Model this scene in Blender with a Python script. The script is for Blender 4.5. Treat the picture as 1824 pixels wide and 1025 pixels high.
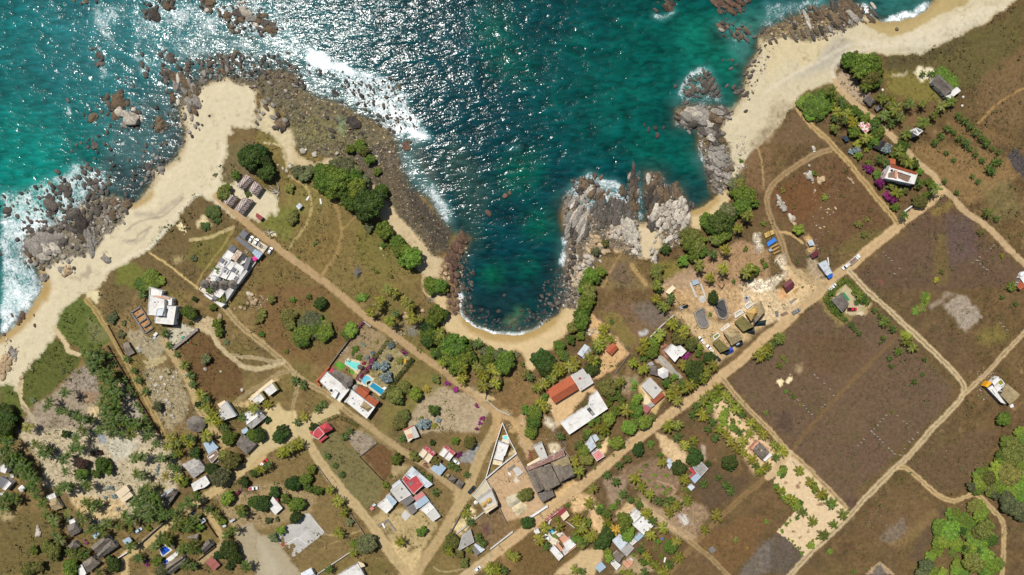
import bpy, math, random
import numpy as np
R = math.radians
for o in list(bpy.data.objects): bpy.data.objects.remove(o)
# ------------------------------------------------------------------ camera, sky, sun
S = 0.33            # metres per photo pixel on the ground
H = 400.0           # flying height of the camera
SC = bpy.context.scene
COL = SC.collection
cam = bpy.data.cameras.new("camera"); co = bpy.data.objects.new("camera", cam); COL.objects.link(co)
co.location = (0, 0, H); co.rotation_euler = (0, 0, 0)
cam.sensor_width = 36; cam.lens = 18.0/((912*S)/H); cam.clip_end = 6000; cam.clip_start = 1
SC.camera = co
SC.view_settings.view_transform = 'Standard'; SC.view_settings.look = 'None'
SC.view_settings.exposure = 0.3; SC.view_settings.gamma = 1
SUN_EL = 62.0; AZ = math.atan2(-0.57, 0.82)
w = bpy.data.worlds.new("World"); SC.world = w; w.use_nodes = True
nt = w.node_tree; nt.nodes.clear()
sky = nt.nodes.new('ShaderNodeTexSky'); sky.sky_type = 'NISHITA'; sky.sun_disc = False
sky.sun_elevation = R(SUN_EL); sky.sun_rotation = AZ
bg = nt.nodes.new('ShaderNodeBackground'); bg.inputs[1].default_value = 0.052
wo = nt.nodes.new('ShaderNodeOutputWorld')
nt.links.new(sky.outputs[0], bg.inputs[0]); nt.links.new(bg.outputs[0], wo.inputs[0])
sl = bpy.data.lights.new("sun", 'SUN'); sl.energy = 4.1; sl.angle = R(0.5); sl.color = (1, .965, .905)
so = bpy.data.objects.new("sun", sl); COL.objects.link(so)
from mathutils import Vector
sd = Vector((math.sin(AZ)*math.cos(R(SUN_EL)), math.cos(AZ)*math.cos(R(SUN_EL)), math.sin(R(SUN_EL))))
so.rotation_euler = sd.to_track_quat('Z', 'Y').to_euler(); so.location = (0, 0, 300)
KEXP = 1.25         # lit radiance of a white ground at exposure 0
WAVE = 0.62         # height scale of the sea ripples (m)
rng = np.random.default_rng(7); random.seed(7)
# ------------------------------------------------------------------ helpers
def lin(c): return c/12.92 if c <= .04045 else ((c+.055)/1.055)**2.4
def hexl(h, k=KEXP):
    return tuple(lin(int(h[i:i+2], 16)/255)/k for i in (0, 2, 4))
ZR = {'11':(0,0),'12':(456,0),'13':(912,0),'14':(1364,0),'21':(0,255),'22':(456,255),'23':(912,255),'24':(1364,255),
 '31':(0,510),'32':(456,510),'33':(912,510),'34':(1364,510),'41':(0,765),'42':(456,765),'43':(912,765),'44':(1364,765)}
ZF = {k:(v[0],v[1],3.941) for k,v in ZR.items()}
ZF.update(A=(340,290,11.39),B=(340,390,6.406),C=(220,490,6.406),D=(540,560,5.126),E=(320,640,3.943),F=(0,800,4.557),
 G=(200,840,5.542),H=(450,740,5.124),I=(640,740,4.882),J=(820,740,5.396),K=(920,560,4.457),L=(1110,560,4.883),
 M=(1170,480,6.405),N=(1320,380,5.126),O=(920,880,6.514),P=(1480,180,4.657),Q=(1720,460,3.413),R=(1180,740,6.408),
 S=(1480,80,4.27),T=(440,900,7.6),U=(780,900,8.2),V=(0,620,5.127),W=(640,480,4.272),X=(1200,680,4.66),p=(0,0,1))
def zz(key, s):
    x0, y0, f = ZF[key]; out = []
    for t in s.split():
        v = [float(q) for q in t.split(',')]
        out.append((x0+v[0]/f, y0+v[1]/f) + tuple(q/f for q in v[2:3]) + tuple(v[3:]))
    return out
def W2(p, z=0.0):
    k = S*(H-z)/H
    return ((p[0]-912)*k, (512.5-p[1])*k)
# ---- numpy noise
def vnoise(x, y, seed):
    r = np.random.default_rng(seed); T = r.random((256, 256))
    xi = np.floor(x).astype(int); yi = np.floor(y).astype(int)
    fx = x-xi; fy = y-yi; fx = fx*fx*(3-2*fx); fy = fy*fy*(3-2*fy)
    a = T[xi & 255, yi & 255]; b = T[(xi+1) & 255, yi & 255]; c = T[xi & 255, (yi+1) & 255]; d = T[(xi+1) & 255, (yi+1) & 255]
    return (a*(1-fx)+b*fx)*(1-fy)+(c*(1-fx)+d*fx)*fy
def fbm(x, y, sc, seed, oc=4):
    v = 0; a = .5; t = 0
    for i in range(oc):
        v = v+a*vnoise(x/sc*(2**i)+17*i, y/sc*(2**i)+31*i, seed+i); t += a; a *= .55
    return v/t-.5
# ---- materials
MATS = {}
def nodes(m):
    m.use_nodes = True; t = m.node_tree; t.nodes.clear()
    o = t.nodes.new('ShaderNodeOutputMaterial'); b = t.nodes.new('ShaderNodeBsdfPrincipled')
    t.links.new(b.outputs[0], o.inputs[0]); return t, b, o
def nmath(t, op, a, b=None, clamp=False):
    n = t.nodes.new('ShaderNodeMath'); n.operation = op; n.use_clamp = clamp
    for i, v in enumerate((a, b)):
        if v is None: continue
        if isinstance(v, (int, float)): n.inputs[i].default_value = v
        else: t.links.new(v, n.inputs[i])
    return n.outputs[0]
def nnoise(t, vec, scale, detail=4, rough=.6, dist=0):
    n = t.nodes.new('ShaderNodeTexNoise'); n.inputs['Scale'].default_value = scale; n.inputs['Detail'].default_value = detail
    n.inputs['Roughness'].default_value = rough; n.inputs['Distortion'].default_value = dist
    if vec is not None: t.links.new(vec, n.inputs['Vector'])
    return n.outputs[0]
def nmix(t, fac, a, b, mode='MIX'):
    n = t.nodes.new('ShaderNodeMix'); n.data_type = 'RGBA'; n.blend_type = mode
    for s, v in ((n.inputs[0], fac), (n.inputs[6], a), (n.inputs[7], b)):
        if isinstance(v, (int, float)): s.default_value = v
        elif isinstance(v, tuple): s.default_value = (*v[:3], 1)
        else: t.links.new(v, s)
    return n.outputs[2]
def nramp(t, v, lo, hi, a=0., b=1.):
    n = t.nodes.new('ShaderNodeMapRange'); n.inputs[1].default_value = lo; n.inputs[2].default_value = hi
    n.inputs[3].default_value = a; n.inputs[4].default_value = b; t.links.new(v, n.inputs[0]); return n.outputs[0]
def gpos(t): return t.nodes.new('ShaderNodeNewGeometry').outputs['Position']
def nscale(t, v, col):  # scalar times colour
    n = t.nodes.new('ShaderNodeVectorMath'); n.operation = 'SCALE'; t.links.new(v, n.inputs[3])
    if isinstance(col, tuple): n.inputs[0].default_value = col[:3]
    else: t.links.new(col, n.inputs[0])
    return n.outputs[0]
def nbump(t, b, h, strength, dist):
    n = t.nodes.new('ShaderNodeBump'); n.inputs['Strength'].default_value = strength; n.inputs['Distance'].default_value = dist
    t.links.new(h, n.inputs['Height']); t.links.new(n.outputs[0], b.inputs['Normal'])
def mat(name, h, rough=.8, var=.25, sc=.6, stain=None, sth=(.5, .7), metal=0, spec=.3, bump=.15):
    """weathered surface: base colour, mottling, and an optional second colour in worn patches"""
    if name in MATS: return MATS[name]
    m = bpy.data.materials.new(name); t, b, o = nodes(m); g = gpos(t)
    n1 = nnoise(t, g, sc, 6, .65); n2 = nnoise(t, g, sc*.22, 3, .6)
    c = hexl(h) if isinstance(h, str) else h
    col = c
    if stain:
        col = nmix(t, nramp(t, nnoise(t, g, sc*.5, 7, .75, .4), *sth), c, hexl(stain))
    f = nmath(t, 'ADD', nramp(t, n1, .25, .75, 1-var, 1+var*.6), nramp(t, n2, .3, .7, -var*.5, var*.5))
    t.links.new(nscale(t, f, col), b.inputs['Base Color'])
    b.inputs['Roughness'].default_value = rough; b.inputs['Metallic'].default_value = metal
    b.inputs['Specular IOR Level'].default_value = spec
    if bump: nbump(t, b, nnoise(t, g, sc*4, 3), .4, bump)
    MATS[name] = m; return m
def leafmat(name, trans=.25, rough=.55, clump=(.6, 1.45)):
    m = bpy.data.materials.new(name); t, b, o = nodes(m)
    oi = t.nodes.new('ShaderNodeObjectInfo'); ge = t.nodes.new('ShaderNodeNewGeometry')
    tc_ = t.nodes.new('ShaderNodeTexCoord'); f = nmath(t, 'MULTIPLY', nramp(t, ge.outputs['Random Per Island'], 0, 1, .5, 1.4), nramp(t, nnoise(t, tc_.outputs['Object'], .75, 2), .3, .7, clump[0], clump[1]))
    c = nscale(t, f, oi.outputs['Color'])
    hs = t.nodes.new('ShaderNodeHueSaturation'); t.links.new(c, hs.inputs['Color'])
    t.links.new(nramp(t, oi.outputs['Random'], 0, 1, .468, .522), hs.inputs['Hue'])
    t.links.new(nramp(t, ge.outputs['Random Per Island'], 0, 1, .85, 1.1), hs.inputs['Saturation'])
    t.links.new(hs.outputs[0], b.inputs['Base Color']); b.inputs['Roughness'].default_value = rough
    b.inputs['Specular IOR Level'].default_value = .25
    tr = t.nodes.new('ShaderNodeBsdfTranslucent'); t.links.new(hs.outputs[0], tr.inputs[0])
    mx = t.nodes.new('ShaderNodeMixShader'); mx.inputs[0].default_value = trans
    t.links.new(b.outputs[0], mx.inputs[1]); t.links.new(tr.outputs[0], mx.inputs[2]); t.links.new(mx.outputs[0], o.inputs[0])
    return m
def objcolmat(name, rough=.85, var=.5, sc=1.2, bump=.2):
    m = bpy.data.materials.new(name); t, b, o = nodes(m); g = gpos(t)
    oi = t.nodes.new('ShaderNodeObjectInfo')
    n1 = nnoise(t, g, sc, 6, .7); n2 = nnoise(t, g, sc*.25, 3, .6)
    f = nmath(t, 'ADD', nramp(t, n1, .3, .7, 1-var, 1+var), nramp(t, n2, .3, .7, -var*.4, var*.4))
    t.links.new(nscale(t, f, oi.outputs['Color']), b.inputs['Base Color'])
    b.inputs['Roughness'].default_value = rough; b.inputs['Specular IOR Level'].default_value = .25
    nbump(t, b, n1, .6, bump); return m
# ---- objects
def link(o, parent=None):
    COL.objects.link(o)
    if parent: o.parent = parent
    return o
def mesh(name, verts, faces, m, parent=None, smooth=False, loc=None):
    me = bpy.data.meshes.new(name); me.from_pydata([tuple(v) for v in verts], [], faces); me.update()
    if m: me.materials.append(m)
    if smooth: me.polygons.foreach_set('use_smooth', [True]*len(me.polygons))
    o = bpy.data.objects.new(name, me)
    if loc is not None: o.location = loc
    return link(o, parent)
def npmesh(name, V, F, m, smooth=False):
    """V (n,3), F (k,4|3) arrays"""
    me = bpy.data.meshes.new(name); k = F.shape[1]
    me.vertices.add(len(V)); me.vertices.foreach_set('co', V.astype(np.float32).ravel())
    me.loops.add(F.size); me.loops.foreach_set('vertex_index', F.astype(np.int32).ravel())
    me.polygons.add(len(F)); me.polygons.foreach_set('loop_start', np.arange(0, F.size, k, dtype=np.int32))
    if smooth: me.polygons.foreach_set('use_smooth', np.ones(len(F), bool))
    me.update(calc_edges=True)
    if m: me.materials.append(m)
    return me
def tag(o, label=None, cat=None, group=None, kind=None):
    if label: o['label'] = label
    if cat: o['category'] = cat
    if group: o['group'] = group
    if kind: o['kind'] = kind
    return o
def empty(name, loc, label, cat, group=None):
    o = bpy.data.objects.new(name, None); o.location = loc; o.empty_display_size = .5
    link(o); return tag(o, label, cat, group)
MARKS = []      # named landmarks (px, py, phrase) used to tell repeats apart
# ------------------------------------------------------------------ terrain grids (photo-pixel space on the ground)
G = 1.6
xs = np.arange(-48, 1873, G); ys = np.arange(-48, 1074, G)
xs = np.concatenate([[-4500, -1200, -300, -120], xs, [1950, 2150, 3100, 6500]])
ys = np.concatenate([[-4500, -1200, -300, -120], ys, [1150, 1350, 2300, 5600]])
X, Y = np.meshgrid(xs, ys)
NX, NY = len(xs), len(ys)
wa = fbm(X, Y, 22, 11); wb = fbm(X, Y, 22, 51); wc = fbm(X, Y, 5, 71, 2); wd = fbm(X, Y, 5, 91, 2)
we = fbm(X, Y, 2.6, 131, 2); wf = fbm(X, Y, 2.6, 171, 2); XW = X+15*wa+8*wc+4*we; YW = Y+15*wb+8*wd+4*wf           # warped coordinates: ragged natural edges
XR = X+4*wa+2.6*wc+1.5*we; YR = Y+4*wb+2.6*wd+1.5*wf          # slightly uneven: road edges
def sub(x0, y0, x1, y1, m=0):
    i0 = np.searchsorted(xs, x0-m); i1 = np.searchsorted(xs, x1+m)+1; j0 = np.searchsorted(ys, y0-m); j1 = np.searchsorted(ys, y1+m)+1
    return slice(max(j0-1, 0), j1), slice(max(i0-1, 0), i1)
def inside(poly, x, y):
    r = np.zeros(x.shape, bool); n = len(poly)
    for i in range(n):
        xa, ya = poly[i][:2]; xb, yb = poly[(i+1) % n][:2]
        if ya == yb: continue
        c = ((ya > y) != (yb > y)) & (x < (xb-xa)*(y-ya)/(yb-ya)+xa); r ^= c
    return r
def blur(m, k):
    if k < 1: return m
    for ax in (0, 1):
        p = [(0, 0), (0, 0)]; p[ax] = (k+1, k); c = np.cumsum(np.pad(m, p, mode='edge'), axis=ax)
        m = (np.take(c, range(2*k+1, c.shape[ax]), axis=ax)-np.take(c, range(0, c.shape[ax]-2*k-1), axis=ax))/(2*k+1)
    return m
def segdist(x, y, pts):
    d = np.full(x.shape, 1e9)
    for (xa, ya), (xb, yb) in zip(pts[:-1], pts[1:]):
        dx, dy = xb-xa, yb-ya; L = dx*dx+dy*dy+1e-9
        t = np.clip(((x-xa)*dx+(y-ya)*dy)/L, 0, 1)
        d = np.minimum(d, np.hypot(x-xa-t*dx, y-ya-t*dy))
    return d
def spline(pts, n=4):
    P = [tuple(p[:2]) for p in pts]; out = []
    for i in range(len(P)-1):
        p0 = P[max(i-1, 0)]; p1 = P[i]; p2 = P[i+1]; p3 = P[min(i+2, len(P)-1)]
        for k in range(n):
            t = k/n
            out.append(tuple(.5*((2*p1[a])+(-p0[a]+p2[a])*t+(2*p0[a]-5*p1[a]+4*p2[a]-p3[a])*t*t+(-p0[a]+3*p1[a]-3*p2[a]+p3[a])*t**3) for a in (0, 1)))
    return out+[P[-1]]
def mpoly(pts, feather=3, warp=1.0):
    a = [p[0] for p in pts]; b = [p[1] for p in pts]
    s = sub(min(a), min(b), max(a), max(b), 30)
    x = X[s]+(XW[s]-X[s])*warp; y = Y[s]+(YW[s]-Y[s])*warp
    return s, blur(inside(pts, x, y).astype(float), int(feather*.55/G))
def mline(pts, wd_, feather=2, warp=True, sm=True):
    if sm: pts = spline(pts)
    a = [p[0] for p in pts]; b = [p[1] for p in pts]
    s = sub(min(a), min(b), max(a), max(b), wd_+feather+12)
    d = segdist((XR if warp else X)[s], (YR if warp else Y)[s], pts)
    return s, np.clip((wd_/2+feather/2-d)/max(feather, .1), 0, 1)
def mblob(x, y, r, hard=.5):
    s = sub(x-r, y-r, x+r, y+r, 14)
    d = np.hypot(XW[s]-x, YW[s]-y)/r
    return s, np.clip((1-d)/(1-hard), 0, 1)
LC = np.zeros((NY, NX, 3)); LR = np.full((NY, NX), .5)     # ground colour, ground coarseness
ZID = np.zeros((NY, NX), int)                              # 0 field, 1 beach, 2.. roads
def mixc(A, s, m, c, k=1.0):
    A[s] = A[s]*(1-(m*k)[..., None])+np.array(c)*(m*k)[..., None]
def paint(sm, h, k=1.0, rough=None, zid=None, A=None):
    s, m = sm; mixc(LC if A is None else A, s, m, hexl(h), k)
    if rough is not None: LR[s] = LR[s]*(1-m*k)+rough*m*k
    if zid is not None: ZID[s] = np.where(m > .5, zid, ZID[s])
# ---- shoreline
shore = zz('p', "-4600,700 -300,650 -120,640 -60,632 0,604 15,591 33,576 53,553 66,529 76,512 71,483 66,473 48,458 43,448 48,422 76,407 109,400 132,392 142,369 165,356 203,351 222,362 236,365 252,355 266,333 276,318 272,306 297,296 315,283 326,260 327,228 322,205 318,185 328,165 352,148 396,138 425,138 450,146 470,132 489,126 514,128 530,142 538,160 565,178 608,188 644,211 667,218 692,231 702,254 712,301 730,339 760,356 781,387 796,410 806,420 821,420 834,425 831,435 819,453 811,473 811,509 816,523 821,561 831,573 852,586 877,594 916,597 930,595 950,589 968,578 996,561 1001,548 1013,515 1008,509 1006,478 1011,433 998,387 1008,352 1018,350 1034,362 1050,378 1072,374 1096,388 1122,384 1134,392 1140,397 1148,397 1156,377 1150,341 1153,311 1176,313 1183,334 1211,339 1227,367 1229,377 1249,369 1272,354 1267,341 1262,316 1257,288 1244,260 1242,228 1206,218 1206,198 1221,190 1277,190 1305,200 1318,178 1326,160 1328,147 1331,122 1348,96 1353,63 1360,55 1389,43 1427,25 1465,23 1478,13 1516,8 1526,13 1542,25 1557,33 1572,38 1597,37 1618,32 1643,22 1666,3 1674,-50 1690,-130 1720,-300 1800,-4600")
landpoly = shore+[(7000, -4600), (7000, 6000), (-4600, 6000)]
sdx = X+5*wa+3*wc; sdy = Y+5*wb+3*wd
DS = segdist(sdx, sdy, shore); LAND = inside(landpoly, sdx, sdy); DS = np.where(LAND, DS, -DS)
# ---- base ground
base = np.where((X < 900)[..., None], np.array(hexl('6b5636')), np.array(hexl('5a4733')))
tx = np.clip((X-850)/200, 0, 1)[..., None]
LC[:] = np.array(hexl('6a5536'))*(1-tx)+np.array(hexl('58462f'))*tx
n1 = fbm(X, Y, 60, 5)[..., None]; n2 = fbm(X, Y, 16, 9)[..., None]; n3 = fbm(X, Y, 110, 25)[..., None]
st = fbm((X+Y)/1.4, (X-Y)*.09, 7, 61, 3)[..., None]; LC[:] = LC*(1+.75*n2+.28*st*np.clip((X-900)/200, .2, 1)[..., None])
bare = (np.clip(fbm(X, Y, 13, 401, 4)*5-.75, 0, 1)*np.clip(fbm(X, Y, 70, 431, 2)*4+.3, 0, 1))[..., None]; LC[:] = LC+bare*(np.array(hexl('957d58'))-LC)*.5; drk0 = np.clip(fbm(X, Y, 19, 451, 4)*5-.8, 0, 1)[..., None]; LC[:] = LC*(1-.28*drk0)
LC[:] = LC+np.clip(n1*2.2, 0, 1)*(np.array(hexl('625a2c'))-LC)*.75*(1-.65*tx)
LC[:] = LC+np.clip(n3*2.2, 0, 1)*(np.array(hexl('4a4031'))-LC)*.55
def P(key, s, h, k=1., f=3, warp=1., rough=None, zid=None): paint(mpoly(zz(key, s), f, warp), h, k, rough, zid)
def Ln(key, s, h, wd_, k=1., f=2, rough=.25, zid=None, sm=True): paint(mline(zz(key, s), wd_, f, True, sm), h, k, rough, zid)
def Bl(key, s, h, k=1., hard=.3, rough=None):
    for q in zz(key, s): paint(mblob(q[0], q[1], q[2], hard), h, k, rough)
# ---- fields and yards
P('p', "1300,680 1460,540 1500,520 1535,545 1700,690 1690,715 1500,900 1480,870", '584739', .8, 6)
P('34', "200,330 600,330 700,450 600,620 300,600", '523f2c', .5, 12); P('34', "80,880 180,880 180,1010 60,1020", '41342f', .6, 8)
P('44', "600,160 740,20 920,190 760,350", '57443a', .5, 2, .3); P('44', "440,520 620,440 650,520 560,560", '4a3a35', .6, 6)
P('44', "590,690 930,400 1180,560 900,900 760,800", '5f4a35', .5, 8); P('44', "1000,900 1200,560 1300,560 1050,950", '473b35', .5, 10)
P('44', "800,760 950,630 1020,680 880,830", '6b6055', .7, 4, rough=.8); P('44', "840,830 1180,560 1230,600 1000,830", '74603f', .5, 6)
P('44', "0,830 80,720 200,800 260,880 150,1020 0,1000", '4d4744', .7, 4, .6, .7); P('44', "700,1020 800,930 920,1020", '9a8468', .8, 2, .3); P('44', "730,1025 810,955 860,1025", '5b5552', .9, 2, .5, .7)
P('44', "960,240 1500,0 1650,0 1500,330 1250,480 1100,360", '554433', .7, 10)
P('34', "1250,130 1390,50 1520,220 1400,320", '8f8478', .75, 5, 1, .8); P('34', "1140,140 1290,20 1330,50 1150,170", '84776a', .6, 4, rough=.8)
P('34', "1030,180 1080,110 1150,30 1140,110 1070,200", '5f7a22', .8, 4, rough=.7); P('34', "1480,330 1650,270 1720,370 1500,420", '6e6434', .6, 10)
P('34', "1150,330 1500,300 1500,640 1400,600", '544233', .4, 15); P('34', "940,300 1020,330 1030,380 960,370", '6f8026', .7, 4)
P('24', "30,330 480,90 560,130 870,560 700,720 330,760 60,500", '5b4330', .65, 8); P('24', "40,340 330,200 460,300 300,560 100,480", '5f3e24', .5, 14)
P('24', "500,780 620,640 880,600 700,760", '5d5530', .6, 8)
P('24', "980,620 1230,360 1420,520 1800,900 1700,1020 700,1020 660,900", '524135', .75, 6); P('24', "1270,500 1420,500 1500,800 1290,880", '514344', .55, 12)
P('24', "1200,640 1270,640 1290,1000 1170,1000", '66582f', .45, 6); P('24', "1140,470 1290,380 1330,440 1180,520", '7a6a34', .5, 8)
P('24', "980,20 1400,20 1700,110 1780,220 1430,430 1250,300", '786040', .7, 10); P('24', "1690,100 1760,30 1820,100 1820,260", '3f3c40', .85, 2, .5, .8)
P('24', "1500,300 1700,250 1800,500 1600,560", '6a6240', .5, 14)
P('14', "820,400 1650,150 1813,10 1813,300 1500,600 1200,700 850,640", '4f4a2b', .75, 12); P('14', "830,500 1150,520 1200,700 950,700 830,640", '6b6332', .75, 8)
P('14', "1500,560 1813,330 1813,900 1500,850", '66523a', .7, 14); P('14', "820,400 1080,390 1400,250 1420,300 1100,450 830,470", '463f2c', .6, 8)
P('14', "1030,500 1100,465 1180,480 1190,520 1100,590", 'cbbfa4', .9, 3, rough=.3); P('14', "885,525 990,490 960,535", 'b5aa94', .7, 3)
P('14', "490,520 540,480 640,560 720,640 700,720 600,690 480,560", 'a3907a', .8, 3, rough=.3); P('14', "1250,850 1350,990 1813,1025 1480,860", '6f583a', .5, 10)
P('14', "20,1010 230,770 330,890 440,1025", '5d4a38', .7, 6); P('14', "250,640 450,570 540,690 500,760 300,800", '645838', .7, 6)
# left half
P('22', "0,620 0,260 230,230 540,380 720,560 960,680 1200,930 1200,1025 560,1025", '6a5a32', .6, 12); P('22', "250,760 600,560 560,800 450,930", '6e5834', .6, 8)
P('22', "0,840 250,800 540,1025 0,1025", '63502f', .6, 6); P('22', "20,540 200,430 330,450 240,700 60,600", '5f632c', .6, 10)
P('22', "720,560 870,620 960,760 1080,880 900,960 700,800", '5f5a2c', .5, 14); P('22', "180,300 540,300 540,420 300,520", '70663a', .5, 8)
P('32', "0,0 480,0 740,230 520,560 380,560 200,500 0,350", '63492d', .7, 8); P('32', "220,140 520,180 560,400 330,430 230,380", '57592b', .4, 14)
P('31', "0,685 60,690 120,730 130,800 170,880 150,940 0,1025", '4b5224', .9, 4, .5); 
P('p', "142,529 157,538 178,563 193,586 195,611 178,622 145,624 127,611 101,591 99,568 107,556 127,538", '4c5426', .95, 3, .6)
P('p', "94,601 109,609 119,627 142,637 142,652 101,688 69,713 51,728 38,713 41,672 58,647 71,624", '4a4d24', .95, 3, .6)
P('p', "150,560 190,590 190,612 160,612", '6b6444', .6, 5)
P('21', "720,760 820,710 890,760 850,830 720,870", '5d5334', .9, 4)
P('21', "1060,700 1150,590 1260,530 1300,450 1400,370 1540,440 1690,590 1380,1025 680,1025 780,920 900,840 1050,770", '5b4a30', .9, 4)
P('21', "1400,640 1640,610 1600,760 1450,900 1300,800", '625a2c', .6, 8); P('21', "830,860 940,840 1100,990 1000,1025 800,1025", '5d6128', .7, 8)
P('21', "1390,560 1430,500 1500,580 1460,560 1400,590", 'c9b38c', .7, 3); P('21', "1240,560 1270,540 1295,630 1275,635", 'd0bb94', .8, 2); P('21', "1180,800 1300,790 1280,850 1200,850", '9b865f', .6, 6)
P('21', "1550,60 1600,0 1820,0 1820,210 1580,280 1540,200", '61543a', .9, 3); P('12', "0,920 100,930 200,1010 150,1025 0,1025", '6a5c34', .8, 3)
P('31', "720,0 1000,0 900,130 800,290 740,240", '5a4a30', .85, 4); P('31', "760,290 880,130 1010,140 1080,330 960,420 870,370", '77603f', .7, 6)
P('31', "870,310 980,300 1080,360 1150,330 1200,400 1080,520 960,460", '8f8068', .8, 5, rough=.8); P('31', "1000,530 1160,480 1170,510 1040,590", '9f8c68', .9, 2, .6)
P('31', "1170,310 1280,260 1390,300 1240,440 1160,330", 'b3a793', .8, 4, rough=.6); P('31', "1360,220 1480,210 1530,330 1420,310", 'a99272', .9, 4)
P('31', "1260,430 1400,310 1520,380 1680,590 1720,770 1500,800 1330,640", '594028', .85, 4); P('31', "1000,610 1100,570 1260,600 1330,780 1300,950 1200,1020 1100,900", '8f7f62', .75, 8, rough=.9)
P('31', "130,1025 280,800 440,690 600,560 690,640 720,1025", '857564', .9, 5, 1, .8); P('31', "440,690 600,560 690,640 690,800 560,760", '7f7064', .7, 8); P('31', "600,860 700,830 740,950 640,960", 'b89f7a', .8, 8)
P('31', "830,650 890,720 1000,880 1000,950 870,940 850,760", '9c9080', .7, 5, rough=.7); P('31', "560,740 680,740 670,820 600,840", '7d5f45', .7, 5, rough=.9)
P('41', "100,0 1100,0 1160,90 1300,280 1180,560 880,620 640,650 430,400 310,400 290,230", 'a8967c', .85, 8, 1, .7)
P('41', "110,30 250,230 320,400 290,300 160,150", '8a7560', .5, 10); P('41', "740,60 960,60 930,180 800,230", 'a59b8b', .8, 8, rough=.7); P('41', "670,30 760,40 750,90 680,80", '77777d', .8, 4)
P('41', "500,450 860,500 860,620 660,650 500,520", 'b1946a', .8, 6); P('41', "0,600 330,560 470,860 430,1025 0,1025", '5c4e2e', .9, 8); P('41', "0,560 120,600 60,660 0,650", '9f8865', .7, 6)
P('41', "1050,380 1190,390 1130,450", '66652c', .8, 4); P('41', "420,580 480,560 480,630", '5f6830', .7, 3)
P('41', "1500,430 1680,430 1813,480 1813,640 1640,720 1560,600", '8f785a', .8, 6); P('41', "1640,700 1813,660 1813,1025 1700,900", 'a8967c', .9, 6, .7, .15)
P('42', "0,200 100,180 390,180 520,420 700,700 780,760 430,1025 0,1025 0,600", '6b5737', .85, 5); P('42', "0,720 160,790 240,930 330,1025 0,1025", 'a8967c', .95, 5, .6, .12)
P('42', "0,350 440,450 380,590 100,700 0,690", '8e7757', .7, 8); P('42', "0,740 90,850 180,1025 60,1025", 'b5a68e', .6, 12); P('42', "430,120 560,20 720,180 890,370 890,460 760,570 600,400", '645a3a', .9, 4)
P('42', "640,50 720,0 850,90 730,190", '857565', .9, 2, .5, .8); P('42', "740,190 860,100 960,140 1000,260 890,350", '5c4029', .9, 4); P('42', "950,250 1100,250 950,370", '927c5c', .8, 4)
P('42', "800,640 930,540 1130,560 1300,600 1200,800 1000,850 870,680", '9c855f', .9, 4); P('42', "860,660 930,640 970,720 900,760", '5c4c34', .8, 3, .4); P('42', "1180,450 1300,400 1410,470 1370,540 1300,590", '6f5a3a', .85, 4)
P('42', "1380,690 1530,540 1540,640 1420,760", 'c3ab80', .9, 3); P('42', "1530,640 1700,560 1800,710 1660,830", '69543c', .95, 3, .4, .8); P('42', "1560,690 1620,660 1650,720 1600,760", '57383a', .7, 6)
P('42', "1430,170 1590,80 1520,250 1450,230", '807a78', .9, 4, .8, .8); P('32', "1100,860 1240,690 1480,760 1640,860 1560,1025 1060,1025", '97836a', .9, 5, .7, .5)
P('32', "950,640 1200,620 1300,680 1100,900 850,1025", '6b6034', .7, 8); P('32', "1630,850 1780,870 1813,900 1720,900", '9a8868', .6, 4)
P('D', "560,70 770,230 620,480 420,480 300,460", '806b50', .9, 3, .6); P('D', "770,250 1000,400 740,720 620,600", '80724f', .9, 3, .6, .9); P('D', "400,470 560,420 640,560 470,600", '9b8a5e', .7, 4)
P('D', "285,460 325,430 385,470 345,512", '4d7a2a', 1, 1, .3); P('D', "405,515 425,495 475,525 455,552", '567f2e', 1, 1, .3)
P('D', "385,440 410,400 540,440 520,540 480,530", 'bda98a', .8, 2, .3); P('D', "500,590 570,550 650,590 640,640 770,690 720,760 560,650 470,640", 'b9a88c', .9, 2, .3)
# right / centre village
P('33', "590,180 760,80 1120,190 900,400 820,480 700,300", '65503c', .85, 6, .8); P('33', "600,180 720,170 880,380 790,430 700,310", '6b6230', .6, 8)
P('33', "830,130 1000,100 1110,200 1000,290 880,220", '5c5856', .55, 14, rough=.7); P('33', "890,320 960,295 960,340 900,350", 'a9a9ad', .8, 4, rough=.8)
P('33', "560,200 640,260 830,480 640,640 560,660 640,480 520,320", 'b3936b', .9, 4, .7, .35); P('33', "240,800 460,720 560,680 660,860 540,740 320,1000", 'b69a74', .95, 3, .6, .3)
P('33', "0,600 120,620 230,860 100,1025 0,1025", '70593a', .8, 8); P('33', "0,900 60,960 120,1025 0,1025", 'a98f68', .7, 4); P('33', "210,900 330,960 300,1010 220,960", 'a69a88', .7, 5)
P('33', "700,640 900,620 830,760 800,790 740,700", '8a7860', .7, 6, rough=.8); P('33', "890,700 960,640 1080,760 1000,900 930,860", 'b79a6c', .9, 3, .5, .3); P('33', "1000,520 1050,480 1200,640 1170,660", '948570', .9, 2, .4, .4)
P('33', "1045,440 1100,390 1120,430 1080,500", '9a6a58', .7, 3); P('33', "830,640 880,660 870,740 830,740", '4f7a34', .8, 4)
P('33', "1060,200 1180,160 1500,250 1813,100 1813,250 1430,560 1250,300 1120,190", 'a8906e', .92, 6, .8, .6); P('33', "1000,0 1813,0 1813,130 1500,230 1250,170 1100,110", 'a58a68', .85, 8, .9, .9)
P('23', "1040,960 1240,860 1380,1025 1050,1025", '988068', .8, 6); P('23', "1280,830 1600,680 1813,760 1813,1025 1330,1025", '8f7458', .85, 8, .9, .8)
P('23', "1560,1000 1813,940 1813,1025", 'c9bda8', .8, 4, rough=.9); P('N', "0,640 90,640 300,590 440,530 420,430 300,420 430,560 300,700 120,720", 'cdc0aa', .9, 4, .8, 1.)
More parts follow.
